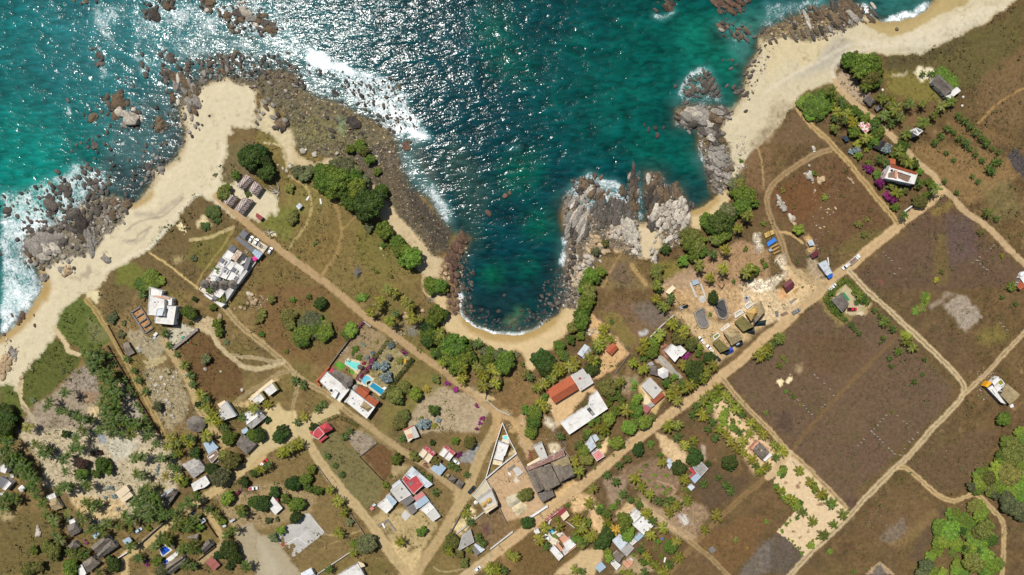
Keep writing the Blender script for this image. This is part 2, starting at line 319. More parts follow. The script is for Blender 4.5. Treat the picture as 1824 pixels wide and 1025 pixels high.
P('N', "0,640 120,720 380,690 600,650 640,660 420,1000 0,1025", 'b8a384', .85, 5, .8, .7); P('N', "110,200 180,190 190,340 140,360", 'cbbda6', .9, 4, rough=1.); P('N', "310,400 390,360 430,470 310,460", 'bfae96', .8, 5, rough=1.)
P('N', "600,420 700,420 780,560 700,640 600,560", '9d8c74', .8, 6, rough=.7); P('N', "500,500 700,560 700,640 600,630", '96805a', .6, 6); P('N', "580,210 640,200 640,380 590,360", 'b99a6c', .8, 4)
P('N', "350,680 500,740 380,820 330,720", 'a6703c', .6, 8); P('N', "440,840 600,690 560,800 460,850", 'b5aa98', .7, 5)
P('N', "830,740 950,660 1070,800 1130,850 1110,930 960,930", 'd6c8ac', .95, 2, .5, .2); P('N', "1100,860 1200,820 1180,870 1110,930", 'b39d74', .7, 5); P('N', "740,790 900,620 950,600 1160,820 1120,840 940,660 820,770", '6b7038', .7, 3)
P('43', "400,470 560,430 640,640 720,720 590,780 530,560 420,600", 'bc9f78', .85, 6, .9, .6); P('43', "640,340 820,320 780,500 700,560", '8c7866', .7, 6); P('43', "760,530 820,500 870,570 700,650", 'b39a76', .8, 4)
P('43', "360,950 500,850 640,840 620,960 560,1025 290,1025", 'b8a07a', .95, 4, .6, .25); P('43', "700,1000 860,880 1000,1000 850,1025", '9d8a6c', .7, 5)
P('43', "900,460 1000,540 1290,760 1250,800 1140,740 1000,650 900,540", 'a38d70', .85, 6, .8, .4); P('43', "760,280 1000,190 1180,330 1170,420 1000,480 860,420", '75604e', .85, 6, .9, .8); P('43', "1000,20 1120,80 1210,200 1150,260 1050,170", 'b39b78', .9, 5, .8, .5)
P('43', "1120,450 1380,560 1380,620 1280,760 1120,640", '86705a', .8, 8, 1, 1.); P('43', "1160,610 1210,590 1250,650 1200,680", 'b9b6b4', .7, 4, rough=1.); P('43', "1190,0 1400,0 1460,120 1360,220 1310,120", '5d4733', .8, 8); P('43', "1260,420 1360,240 1480,310 1700,330 1560,460 1400,590", '4d3e30', .8, 8)
P('43', "1310,800 1560,620 1813,620 1690,860 1560,1025 1500,1000", '61492f', .7, 8); P('43', "1590,1025 1700,860 1813,760 1813,1025", '605a56', .7, 6, .8, .8); P('43', "1120,1025 1280,840 1420,960 1480,1025", '5b4733', .6, 6)
P('43', "0,800 130,720 270,880 360,960 260,1025 100,1025 20,930", '5d4a2e', .95, 3, .5); P('43', "230,760 260,730 330,790 300,830", 'c5bca8', .9, 2, .3)
P('J', "250,610 540,370 640,540 800,870 680,970 440,1025 330,760", 'a58b6e', .95, 3, .5, .35); P('J', "520,590 550,590 560,660 510,660", 'c9c5be', .8, 4); P('J', "560,0 640,0 640,130 720,300 640,420 560,230", 'a89070', .7, 5); P('J', "800,50 880,60 880,110 800,100", 'c0b6a4', .7, 4); P('J', "830,250 940,270 960,320 850,370", 'c2b49a', .7, 4)
P('J', "800,880 960,700 1100,640 1140,640 830,900", 'b89a70', .9, 3); P('J', "1340,250 1403,180 1403,380 1300,330", 'cbb086', .9, 3); P('J', "330,430 420,440 540,350 500,280 460,360", 'b7a684', .8, 3)
P('44', "165,150 590,590 540,660 270,890 80,710 200,580 60,400 60,360", 'c8b190', .97, 2, .5, .25); P('X', "300,180 420,130 640,400 800,500 900,600 830,740 700,760 600,620 450,420 330,300", 'c4a987', .8, 10, 1.2, .4)
P('X', "620,560 700,490 800,560 700,640", '96705e', .8, 1, .3); P('X', "0,480 90,560 110,690 0,690", 'b49c7c', .8, 6); P('X', "220,500 260,540 300,640 250,640", 'a19384', .7, 5)
P('p', "1480,505 1500,500 1550,545 1530,560 1497,585 1470,560 1460,530", '857848', .5, 3)
Bl('34', "115,680,26 168,665,28", 'e6d5ac', .95, .6, .2); Bl('34', "240,590,40", '9a8565', .6); Bl('44', "222,390,22 383,533,18 310,706,18 247,760,18 135,373,14 200,716,14", '7d5a44', .85, .5)
Bl('V', "925,825,55", '7f8088', .7); Bl('42', "1010,1025,30 1080,1000,40", 'b59b72', .5); Bl('24', "800,965,20", '7a4038', .7)
Bl('22', "120,655,25 880,748,12 905,790,9", 'cdbf9f', .85, .5); Bl('W', "550,230,30 870,920,30 410,470,50", '74706c', .6)
# ---- beaches
SAND = 'dccfb0'
sandL = zz('p', "-4600,700 -60,660 0,604 15,591 33,576 53,553 66,529 76,512 71,483 66,473 48,458 43,448 48,422 76,407 109,400 132,392 142,369 165,356 203,351 222,362 236,365 252,355 266,333 276,318 272,306 297,296 315,283 326,260 327,228 317,203 325,190 350,170 385,140 400,138 440,152 456,165 456,228 416,226 404,245 401,270 391,306 393,323 410,328 430,318 455,330 490,350 500,375 470,385 430,395 390,364 380,356 355,349 330,369 317,389 292,404 269,432 266,448 226,468 198,488 172,508 165,518 150,527 127,538 107,556 99,568 101,591 94,601 71,624 58,647 41,672 36,690 30,700 15,684 -60,690")
paint(mpoly(sandL, 5, 1.4), SAND, 1, .15, 1)
P('p', "28,690 36,672 42,672 40,712 52,728 44,735 34,715", 'cdbb95', 1, 1, .4, .2, 1); Ln('p', "40,725 52,735 60,750 72,770", 'a5937a', 6)
Ln('p', "96,585 109,600 117,612 122,625 142,633", 'd2bd96', 9, 1, 2, .2, 1)
P('31', "640,20 700,30 680,120 600,80", 'd5c29a', .9, 5, rough=.2); P('p', "456,228 470,180 500,215 525,245 528,285 520,300 505,270 489,243", 'd5c6a2', 1, 3, .8, .3, 1)
P('p', "519,255 535,275 557,293 583,281 608,281 634,296 656,316 669,337 684,355 702,371 724,401 752,427 768,452 795,463 800,470 790,490 760,495 743,478 745,460 725,438 705,417 679,392 672,360 650,330 630,310 600,292 560,297 530,300", 'd2bd97', 1, 3, .7, .2, 1)
P('p', "770,520 800,520 816,523 821,561 831,573 852,586 877,594 916,597 930,595 950,589 968,578 996,561 1001,548 1013,538 1030,550 1026,565 1013,580 1003,601 986,609 983,622 950,634 955,657 940,659 935,642 927,629 916,622 892,627 875,619 852,606 824,601 796,591 788,576 778,545", 'd9c094', 1, 3, .6, .18, 1)
P('p', "1229,377 1249,369 1272,354 1285,340 1300,342 1300,352 1290,372 1262,402 1240,412 1229,400", 'd4bd93', 1, 3, .6, .2, 1)
P('p', "1137,395 1150,395 1165,405 1180,420 1180,440 1165,450 1155,463 1133,462 1143,430 1136,408", 'd9c5a2', 1, 3, .6, .2, 1); P('23', "690,700 850,740 850,770 720,760", 'cdb38c', .9, 5, rough=.5)
P('p', "1290,195 1318,178 1328,147 1331,122 1348,96 1353,63 1389,60 1427,50 1480,40 1542,25 1557,33 1572,38 1597,37 1618,32 1643,22 1666,3 1674,-60 1900,-60 1824,-8 1770,28 1719,58 1668,84 1638,96 1575,97 1521,94 1496,99 1490,115 1483,147 1448,155 1425,167 1417,183 1397,213 1364,246 1348,262 1331,287 1318,306 1303,335 1295,300 1300,262 1285,235 1290,215", 'd6c9aa', 1, 4, .8, .18, 1)
P('14', "0,260 200,210 460,290 300,480 150,430 0,560", 'd9c8a0', .7, 8); P('14', "210,560 480,480 620,300 480,260 300,480 60,640", 'a9a6a0', .55, 12); P('14', "620,330 1100,370 1500,170 1450,140 900,330", 'b5b0a4', .4, 8); P('14', "560,260 900,290 1400,80 1700,20 1680,60 1150,330 760,340", 'e2d7bd', .7, 8)
P('14', "0,960 20,700 230,740 130,860 30,980", 'a8977c', .5, 8, 1.5, .6); P('13', "1813,850 1640,1020 1813,1020", '9a8a70', .5, 8, 1.5, .7)
P('14', "640,140 800,150 920,150 1100,95 1190,20 1210,-60 1450,-60 1400,40 1200,120 960,250 880,260 700,180", 'b8a26e', .9, 5, .6, .1)
wetb = np.clip(1-DS/11, 0, 1)**.7*(DS > -3)*(ZID == 1)*np.clip(.7+1.2*wa, 0, 1); LC[:] = LC*(1-.72*wetb[..., None])+np.array(hexl('a08655'))*.72*wetb[..., None]
edgeb = np.clip(fbm(X, Y, 9, 311, 4)*5-.55, 0, 1)*np.clip(1-np.abs(DS-75)/60, 0, 1)*(ZID == 1); LC[:] = LC*(1-.5*edgeb[..., None])+np.array(hexl('7d6c48'))*.5*edgeb[..., None]
Ln('21', "880,620 960,560 1060,530 1150,510 1230,440 1280,390", '8d8373', 3.5, .55, 3); Ln('21', "900,690 960,680 980,640 1040,600", '7d7466', 3, .5, 3); Ln('21', "720,900 800,860 900,800 1040,740 1200,560 1330,400 1480,330", 'eadfc6', 7, .5, 6); Ln('21', "1560,20 1530,200 1500,330", 'efe4cc', 6, .4, 6); Ln('14', "480,560 470,470 560,380 800,330", 'e9e0cc', 5, .5, 4); Ln('14', "0,640 200,520 400,420 560,330 760,300", 'e4dac4', 6, .5, 5)
# wet sand rims
for pts, wd_ in (("831,575 852,590 877,600 916,603 950,594 985,574", 16), ("80,514 70,535 55,560 35,583 5,605", 14), ("270,345 262,356 240,368", 9), ("1232,380 1255,374 1275,358", 10), ("76,490 84,508 80,530", 16)):
    Ln('p', pts, 'b3965f', wd_, .8, 8, .1)
Ln('21', "960,500 1100,500 1200,430 1280,380", '9c9184', 7, .6, 8); Ln('21', "870,690 980,690 1050,590", '958a80', 5, .5, 6)
P('21', "560,930 640,830 650,900 600,960", '9d9384', .6, 5)
# rocky ground near the water, painted darker to suggest shade between the rocks
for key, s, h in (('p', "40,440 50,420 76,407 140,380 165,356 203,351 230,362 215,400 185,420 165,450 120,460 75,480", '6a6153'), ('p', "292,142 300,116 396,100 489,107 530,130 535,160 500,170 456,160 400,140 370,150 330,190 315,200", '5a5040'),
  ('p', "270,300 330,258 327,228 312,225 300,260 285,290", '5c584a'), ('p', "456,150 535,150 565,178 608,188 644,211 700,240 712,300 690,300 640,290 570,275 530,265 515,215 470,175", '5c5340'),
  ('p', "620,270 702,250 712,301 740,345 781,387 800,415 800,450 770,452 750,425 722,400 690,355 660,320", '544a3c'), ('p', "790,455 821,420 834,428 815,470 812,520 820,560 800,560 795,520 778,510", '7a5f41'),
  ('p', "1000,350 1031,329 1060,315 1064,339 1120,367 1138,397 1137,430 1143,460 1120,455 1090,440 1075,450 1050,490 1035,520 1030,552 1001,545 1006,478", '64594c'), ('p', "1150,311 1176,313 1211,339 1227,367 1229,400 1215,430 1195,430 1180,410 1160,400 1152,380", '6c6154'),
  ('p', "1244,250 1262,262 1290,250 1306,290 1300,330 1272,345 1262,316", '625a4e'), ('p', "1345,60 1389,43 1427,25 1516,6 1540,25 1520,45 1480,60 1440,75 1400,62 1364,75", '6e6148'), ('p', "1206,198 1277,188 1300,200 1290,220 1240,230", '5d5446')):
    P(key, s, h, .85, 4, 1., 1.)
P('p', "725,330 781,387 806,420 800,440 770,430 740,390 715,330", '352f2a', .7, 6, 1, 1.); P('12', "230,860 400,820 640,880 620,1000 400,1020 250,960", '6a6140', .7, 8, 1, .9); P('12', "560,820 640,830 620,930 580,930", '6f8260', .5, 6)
P('23', "400,900 480,840 560,640 640,680 520,900 480,1010 400,1010", 'a08f78', .8, 4, 1, 1.); P('23', "640,640 760,580 860,520 900,640 900,760 780,700", 'b3a390', .7, 5, 1, 1.)
P('23', "560,860 760,770 860,830 1000,1025 560,1025", '6a5a3c', .9, 5); P('23', "690,880 800,830 850,1000 700,1000", '544540', .6, 12); P('23', "980,830 1240,830 1230,900 1010,990", '6b6330', .8, 6)
P('23', "1700,40 1820,40 1820,330 1700,310 1560,250", '665039', .9, 4)
# roads
ROADS = []
def road(key_pts, wd_, h='bda27a', ruts=False, k=.95, name=None, label=None):
    pts = [q for key, s in key_pts for q in zz(key, s)]; zid = 10+len(ROADS); ROADS.append((name or 'dirt_road', label))
    s, m = mline(pts, wd_, 2.5); m2 = m*np.clip(1+.5*wa[s]+.5*wc[s], 0, 1)
    paint((s, m2), h, k, .25, None); ZID[s] = np.where(m > .5, zid, ZID[s])
    if ruts:
        s2, m3 = mline(pts, wd_*.34, 1.6); paint((s2, m3*np.clip(.8+1.5*wc[s2], 0, 1)), '6f5a3c', .75, .4)
    else:
        s2, m3 = mline(pts, wd_*.25, wd_*.3); paint((s2, m3*np.clip(.5+2*wa[s2], 0, 1)), 'a58963', .5)
road([('22', "-280,370 -100,530 0,620 200,770 400,920 540,1020"), ('32', "780,220 950,330 1120,460 1280,570 1420,680 1540,770 1640,850 1690,900")], 13, 'b08f69', label='dirt road from the left beach past the villas')
road([('32', "1690,900 1680,1000"), ('42', "1580,180 1520,330 1480,440 1400,560 1300,750 1180,920 1120,1025 1090,1200")], 17, 'b3966c')
road([('31', "1580,160 1700,290 1813,380"), ('32', "190,530 300,640 430,720 560,800 640,880 740,950")], 10, 'b0956c', True)
road([('32', "700,920 850,1030"), ('42', "960,100 1060,170 1200,260 1330,370 1430,440 1470,465")], 11, 'ab8f68')
road([('32', "580,830 400,930 310,990"), ('42', "330,30 400,150 500,300 620,450 740,580 850,720 950,880 1060,1010 1100,1100")], 17, 'bb9f75')
road([('31', "1380,290 1480,330 1540,420 1600,480 1700,560 1813,580"), ('32', "150,550 190,535")], 8, 'c2ab86'); road([('31', "1600,475 1640,490 1813,505"), ('32', "100,525 190,532")], 6, 'b8a07c', True)
road([('32', "290,620 260,600 150,620 50,690 -50,740"), ('31', "1640,830")], 7, 'b59c74', True, .7); road([('32', "300,680 270,800 255,930")], 6, 'b09670', True, .8)
road([('31', "610,100 700,220 780,350 860,480 950,660 1050,840 1140,1020"), ('41', "1160,80")], 8.5, 'b0925f', True)
road([('31', "1150,390 1250,550 1330,680 1380,820 1450,940"), ('41', "1510,20 1590,100")], 13, 'b4986c')
road([('41', "900,1100 880,1010 880,890 960,850 1080,750 1220,630 1350,530 1480,450 1560,400 1700,280 1813,220"), ('E', "600,640 700,590")], 15, 'bfa273'); road([('41', "1440,560 1500,650 1560,760")], 11, 'b89a6c'); road([('41', "1570,800 1400,930")], 11, 'aa906a')
road([('14', "480,570 560,670 680,770 800,880 930,1000"), ('24', "1080,150 1180,230 1230,310 1330,400 1400,480 1560,590 1680,720 1813,850 1900,940")], 11, 'b9a07c')
road([('24', "1230,330 1130,430 1000,520 920,590 850,650 700,770 600,860 480,940"), ('34', "400,30 250,150 100,290 0,360"), ('33', "1600,530 1450,640 1300,760 1150,870 980,1000"), ('43', "800,130 640,270 480,400 330,510 200,620 50,740 -90,850 -220,950 -330,1030 -420,1100")], 17, 'bfa37c')
road([('24', "590,900"), ('34', "680,0 800,110 940,240 1080,370 1220,500 1350,640 1390,710 1370,790 1280,890 1160,1010"), ('44', "1000,190 900,280 750,430 600,590 450,740 300,880 190,1000 100,1100")], 9.5, 'c4b08c', True)
road([('34', "1390,760 1500,660 1560,600 1680,470 1813,330 1900,250")], 8, 'bfa883', True)
road([('44', "940,265 1000,280 1080,350 1180,440 1260,490 1340,500 1450,455 1500,470 1600,570 1660,650 1670,800 1660,1020 1655,1120")], 8, 'bfa67a', True)
road([('33', "1470,640 1600,800 1800,1000"), ('44', "150,140 300,280 450,430 560,550")], 8.5, 'bba27b', True)
road([('34', "910,310 880,390 760,510 600,670 480,800 300,1010"), ('44', "200,130")], 6, '7d6442', True, .75)
road([('43', "1770,350 1600,490 1450,630 1290,800 1110,1000 1030,1080")], 9, '8a704c', True, .8); road([('43', "1240,780 1400,910 1500,1010 1580,1090")], 8, 'a48c66', True, .85)
road([('44', "165,165 90,270 15,335")], 12, 'c4ab86'); road([('43', "1000,490 900,470 1290,790"), ], 7, 'a48c6e', False, .3)
road([('14', "220,740 260,810 330,890 450,1000"), ('24', "500,50 560,110 680,260 780,380 880,500 925,570")], 9.5, 'b79c6c', True)
road([('24', "460,45 330,90 200,170 80,260 20,350 10,450 50,560 110,680 150,810 200,890 330,980 420,990")], 9.5, 'a48a68', True, .9)
road([('J', "400,10 480,30 560,90 610,180 650,260")], 8, 'b0936a'); road([('24', "1780,220 1600,280 1430,430")], 6, '8f7550', True, .6)
for key, s, wd_, h, k in (('22', "230,230 340,300 390,400 370,530 330,610 230,740", 4, 'a08a5c', .8), ('22', "540,390 590,540 600,660 560,780 450,940", 6, '8f734a', .8), ('22', "610,600 700,520", 3, '96794c', .6), ('22', "390,320 480,370 540,400", 4, '8a7448', .5),
  ('21', "1050,770 1200,870 1390,1020", 3.2, 'b79a68', .9), ('21', "1640,610 1530,770 1420,920 1370,1010", 3, '94804c', .6), ('21', "1340,680 1480,660 1640,590", 6, 'b09a70', .7), ('14', "1830,610 1650,710 1560,800 1480,870", 3, '9a7c4c', .7), ('23', "1720,20 1760,150 1765,320", 3, '97825c', .7),
  ('23', "640,1010 680,920 760,790", 4, '8f7450', .7), ('23', "840,860 940,990", 8, '9b8058', .7), ('W', "490,40 480,130 520,200 590,205", 3, 'b39a70', .8), ('42', "740,0 850,60 960,140", 8, 'ab9068', .2), ('42', "480,735 560,745 640,740 740,710", 2.5, '9d875f', .8), ('T', "1000,600 1260,480", 2, '9d875f', .5), ('42', "1240,960 1320,1005 1450,985", 2, 'a8926c', .7), ('N', "350,170 450,190 560,270", 3, 'b09468', .7), ('12', "80,-10 190,60 215,150", 4, 'c7b48c', .5), ('22', "60,0 170,20 215,90 215,200", 4, 'b7a47c', .8), ('24', "110,630 180,650 260,700", 3, 'b09468', .7), ('43', "1020,360 1150,420 1090,470", 4, '9a8266', .6)):
    Ln(key, s, h, wd_, k, 2, .3)
P('p', "470,742 497,722 522,740 524,758 560,738 590,722 606,733 566,762 552,790 530,775 512,792 480,800 462,812 440,835 428,850 446,795 465,770", 'bea67c', .9, 3, .6, .2)
P('p', "1395,470 1420,478 1448,500 1475,498 1465,520 1440,540 1410,540 1400,500", 'b29a76', .85, 4, .7, .4); P('42', "870,640 980,620 1000,700 900,720", 'b09870', .4, 6); P('42', "880,760 1080,860 1200,780 1150,900 1110,1025 1040,1000", 'b59a70', .85, 6, .6)
P('42', "1400,420 1540,450 1470,560 1380,640", 'b3986e', .6, 5); P('32', "1500,730 1600,740 1680,800 1560,790", 'b89c74', .8, 3)
P('E', "580,340 640,330 760,380 828,360 828,560 740,470 650,560 590,480", 'c0a67a', .9, 3, .6); P('E', "270,590 320,600 300,640 270,630", 'b69464', .8, 3); P('E', "380,320 480,290 640,160 720,120 640,200 480,330", 'b99c70', .75, 3)
LC[:] = LC*(1+.38*((ZID == 0)*np.clip((LR-.2)/.2, 0, 1))[..., None]*np.clip((1000+DS)/1000, 0, 1)[..., None])
LC[:] = LC*np.where((ZID == 1)[..., None], np.array([.84, .83, .80]), np.where((X > 880)[..., None], np.array([1.06, 1.05, 1.0]), np.array([.99, 1.06, 1.06])))
# ---- heights
HT = np.where(DS > 0, np.minimum(DS*.035, 1.0)+np.clip(DS-30, 0, 120)*.012, np.maximum(DS*.06, -4))
HT = HT+np.where(DS > 2, (.9*fbm(X, Y, 90, 33, 3)+.35*fbm(X, Y, 9, 41, 3)*np.clip(LR+.1, 0, 1))*np.clip(DS/25, 0, 1), 0)
def gz(x, y):
    i = min(max(int(round((x-xs[4])/G))+4, 0), NX-1); j = min(max(int(round((y-ys[4])/G))+4, 0), NY-1)
    return float(HT[j, i])
def at(p, dz=0.0):
    z = gz(p[0], p[1])+dz; a = W2(p, z); return (a[0], a[1], z)
# ---- sea colours and foam; upper-left foam also paints the silvery glint
SCO = np.zeros((NY, NX, 3)); SCO[:] = hexl('084750'); FO = np.zeros((NY, NX))
for x, y, r, h, k in ((40, 230, 230, '0b8a82', .9), (60, 330, 160, '0f9a8c', .8), (150, 40, 220, '1d7f88', .7), (20, 40, 130, '0d7f80', .7), (300, 60, 200, '2c7f88', .5), (700, 40, 240, '084850', .7), (560, 60, 150, '1c6f78', .5),
  (1150, 80, 260, '056a5c', .8), (1080, 170, 170, '067062', .6), (1290, 110, 110, '1d8470', .8), (1345, 60, 70, '4f8c7c', .7), (1240, 60, 70, '14826a', .6), (1450, 5, 90, '4b8280', .8), (1600, -20, 120, '4b9088', .8), (880, 50, 60, '0b6f58', .7), (905, 110, 60, '0c7258', .6), (1230, 280, 60, '0c7c68', .7), (1160, 265, 60, '07705c', .7), (1320, 180, 40, '3f8f78', .6),
  (960, 230, 120, '055054', .6), (1000, 60, 180, '065056', .6), (830, 220, 120, '064048', .7), (870, 330, 60, '24544e', .5), (800, 290, 50, '44584e', .6), (930, 310, 60, '047358', .7), (960, 400, 45, '047658', .7), (880, 490, 35, '0d7650', .8), (940, 480, 40, '066a50', .6), (960, 525, 45, '172c2e', .85), (900, 545, 55, '22383a', .8), (850, 540, 40, '1f3638', .7), (985, 480, 30, '1c3032', .8), (910, 575, 18, '8d9868', .8), (925, 560, 20, '5d8a5c', .6), (850, 420, 50, '0b4a48', .6), (1010, 400, 16, '1c3a3a', .5), (1250, 350, 20, '3d6f66', .5), (1275, 60, 30, '3b5048', .5), (35, 140, 60, '0d6f70', .5), (100, 130, 60, '104a58', .4), (30, 370, 60, '2aa598', .7), (20, 520, 60, '58b5a8', .7)):
    s, m = mblob(x, y, r, .0); mixc(SCO, s, m, hexl(h), k)
pat = fbm(X, Y, 30, 88); SCO[:] = SCO*(1+.5*pat[..., None]); pt2 = np.clip(fbm(X, Y, 45, 123)*3-.3, 0, 1)[..., None]
SCO[:] = SCO+pt2*(np.array(hexl('0c7c62'))-SCO)*.45*np.clip((X-850)/200, 0, 1)[..., None]
drk = np.clip(fbm(X, Y, 26, 157)*4-.6, 0, 1)[..., None]; SCO[:] = SCO*(1-.45*drk)
sh = np.clip(1+DS/34, 0, 1)[..., None]*np.clip(.55+1.6*pat, 0, 1)[..., None]
shc = np.where((X < 540)[..., None], np.array(hexl('59645f')), np.array(hexl('4c5e50')))
SCO[:] = SCO*(1-.75*sh)+shc*.75*sh
for key, s, h, k in (('p', "535,160 565,178 644,211 700,240 730,250 745,240 700,190 640,150 560,125 530,120", '6b7473', .8), ('p', "702,254 712,301 760,356 800,412 810,400 790,340 770,290 750,250", '5c605a', .8), ('p', "120,400 160,350 210,345 260,340 300,290 325,255 320,190 290,150 240,180 200,240 170,300", '5a6467', .6), ('p', "350,60 500,60 540,110 460,115 350,108 300,110", '6d7679', .65), ('p', "800,250 840,270 870,360 850,410 820,400 800,330", '3b544c', .6)):
    s, m = mpoly(zz(key, s), 14, 1.3); mixc(SCO, s, m, hexl(h), k)
def foam(sm, k): s, m = sm; FO[s] = np.maximum(FO[s], m*k)
for s, f, k in (("542,74 570,86 608,109 639,124 667,132 700,142 725,167 733,193 755,223 773,246 740,246 702,233 672,216 634,188 608,157 608,134 550,124 542,109", 6, .6), ("548,84 575,92 610,112 640,126 640,133 600,132 560,124 545,108", 4, .8), ("700,222 740,226 773,246 740,246 702,233 672,216", 3, .95), ("755,313 776,339 801,362 806,397 798,410 783,384 763,356", 5, .62),
  ("0,385 60,378 110,340 150,320 170,335 140,365 120,395 70,405 48,420 42,455 64,475 74,510 50,556 0,604", 10, .6), ("0,390 40,400 60,380 100,400 40,430 0,430", 8, .7), ("0,520 60,500 74,512 52,552 30,575 0,600", 8, .7), ("250,20 300,0 400,0 470,10 520,50 545,75 540,110 480,80 400,60 330,45 280,50", 14, .5), ("160,0 210,0 215,60 190,80 165,40", 14, .5), ("1028,318 1060,330 1085,345 1120,366 1105,370 1075,362 1050,350 1040,370 1020,345", 5, .6), ("1005,365 1030,380 1050,385 1030,378 1015,360", 4, .7), ("1505,5 1550,10 1562,34 1600,26 1650,2 1672,0 1640,26 1600,38 1570,40 1540,28 1515,14", 4, .8), ("1243,250 1258,262 1262,300 1252,285", 4, .9), ("1210,175 1230,180 1280,188 1240,190", 5, .7), ("1000,430 1012,420 1012,470 1000,480", 4, .8), ("170,130 200,125 205,140 185,140", 6, .7), ("640,170 700,180 735,200 745,225 690,215 650,190", 8, .7)):
    foam(mpoly(zz('p', s), f, 1.1), k)
for s, f, k in (("608,160 660,180 700,175 735,185 745,215 773,246 755,262 730,262 700,250 650,215 610,190 580,175 570,160", 10, .42), ("535,115 560,125 610,150 620,190 580,180 545,165 530,140", 10, .42), ("700,250 730,262 750,300 775,335 800,362 808,400 796,412 780,388 745,350 715,310", 8, .42), ("0,340 60,330 130,290 190,300 200,330 160,360 130,400 80,430 60,480 90,510 50,570 0,610", 12, .56), ("230,0 480,0 545,70 545,110 500,108 440,112 400,100 330,110 290,130 250,150 230,100", 18, .42), ("150,0 240,0 230,80 200,110 180,150 150,120", 18, .36), ("170,180 250,160 290,200 300,240 270,290 220,300 150,240", 18, .3), ("1005,330 1050,305 1090,320 1140,350 1150,400 1100,400 1010,385", 6, .55), ("1200,150 1260,115 1290,170 1300,195 1240,200 1195,210", 10, .42), ("1360,0 1520,0 1510,14 1440,28 1370,56 1340,70", 8, .5), ("1236,250 1262,250 1270,320 1250,330", 8, .45), ("995,420 1014,400 1014,480 998,490", 6, .45), ("1270,30 1340,40 1335,130 1310,110 1290,60", 10, .3)):
    foam(mpoly(zz('p', s), f, 1.6), k)
for s, wd_, k in (("819,520 821,561 831,573 852,586 877,594 916,597 932,595", 11, .95), ("932,597 950,592 970,578", 10, .8), ("1165,28 1182,32 1200,20", 8, .8), ("1210,170 1225,140 1250,124 1265,130", 10, .75), ("1285,170 1275,178 1260,172", 6, .7), ("1326,65 1328,90 1325,110 1322,128", 3, .6), ("300,10 320,50 316,60", 14, .6), ("250,95 262,115 250,130", 12, .5), ("183,120 190,135", 10, .6), ("120,185 124,205", 8, .8), ("1325,50 1322,70", 5, .7), ("905,265 925,262", 6, .5), ("1295,42 1280,60", 5, .5), ("240,215 255,195 245,220", 8, .4), ("75,420 60,440 50,470", 10, .8), ("1135,310 1140,350 1136,380 1146,385", 6, .7), ("1205,205 1210,225 1240,232", 6, .7), ("1475,5 1440,20 1400,30", 8, .5), ("850,15 870,30", 12, .3), ("1108,330 1112,350 1105,362", 6, .6), ("215,0 240,20 250,50", 16, .35)):
    foam(mline(zz('p', s), wd_, wd_*.8), k)
edge = np.clip(1-np.abs(DS+4)/9, 0, 1)*np.clip(.5+1.4*wa, 0, 1); FO = np.maximum(FO, edge*.62)
FO = blur(FO, 3)
glare = np.exp(-(((X-300)/280)**2+((Y-80)/160)**2)); FO = np.maximum(FO, .33*glare)  # silvery sun glint on the sea, painted in as extra foam
# ---- meshes from the grids
def grid_obj(name, facemask, Z, cols, rough, m, label=None):
    V = np.stack([(X-912)*S*(H-Z)/H, (512.5-Y)*S*(H-Z)/H, Z], -1).reshape(-1, 3)
    idx = np.arange(NX*NY).reshape(NY, NX); q = np.stack([idx[:-1, :-1], idx[1:, :-1], idx[1:, 1:], idx[:-1, 1:]], -1)[facemask]
    u, inv = np.unique(q, return_inverse=True); F = inv.reshape(-1, 4)
    me = npmesh(name, V[u], F, m, True)
    a = me.attributes.new('tone', 'FLOAT_COLOR', 'POINT'); c4 = np.ones((len(u), 4), np.float32); c4[:, :3] = cols.reshape(-1, 3)[u]; a.data.foreach_set('color', c4.ravel())
    a = me.attributes.new('coarse', 'FLOAT', 'POINT'); a.data.foreach_set('value', rough.reshape(-1)[u].astype(np.float32))
    o = link(bpy.data.objects.new(name, me)); o['kind'] = 'structure'
    if label: o['label'] = label
    return o
def attr(t, n):
    a = t.nodes.new('ShaderNodeAttribute'); a.attribute_name = n; return a
gm = bpy.data.materials.new('earth_and_sand'); t, b, o_ = nodes(gm); g = gpos(t)
tone = attr(t, 'tone').outputs['Color']; crs = attr(t, 'coarse').outputs['Fac']
f1 = nnoise(t, g, .45, 8, .72); f2 = nnoise(t, g, 1.7, 3, .6); vo = t.nodes.new('ShaderNodeTexVoronoi'); vo.inputs['Scale'].default_value = .9; t.links.new(g, vo.inputs['Vector'])
vf = nramp(t, vo.outputs['Color'], 0, 1, -.5, .5)
amp = nmath(t, 'ADD', nmath(t, 'MULTIPLY', nramp(t, crs, 0, 1, 0, .72), 1.), .04)
d1 = nmath(t, 'MULTIPLY', nramp(t, f1, .25, .75, -1, 1), amp)
d2 = nmath(t, 'MULTIPLY', nmath(t, 'MULTIPLY', vf, crs), nramp(t, crs, .75, 1, .0, .8))
d3 = nmath(t, 'MULTIPLY', nramp(t, f2, .3, .7, -.2, .2), crs)
ff = nmath(t, 'MAXIMUM', nmath(t, 'ADD', nmath(t, 'ADD', nmath(t, 'ADD', d1, d2), d3), 1.0), .25)
cc = nscale(t, ff, tone)
grn = nramp(t, nnoise(t, g, .12, 6, .7), .54, .7, 0, .34); cc = nmix(t, nmath(t, 'MULTIPLY', grn, nramp(t, crs, .35, .5, 0, 1)), cc, nscale(t, ff, hexl('5c5a2b')))
t.links.new(cc, b.inputs['Base Color']); b.inputs['Roughness'].default_value = .95; b.inputs['Specular IOR Level'].default_value = .1
nbump(t, b, nmath(t, 'MULTIPLY', nmath(t, 'ADD', f1, nmath(t, 'MULTIPLY', f2, .4)), nmath(t, 'ADD', crs, .05)), .7, .5)
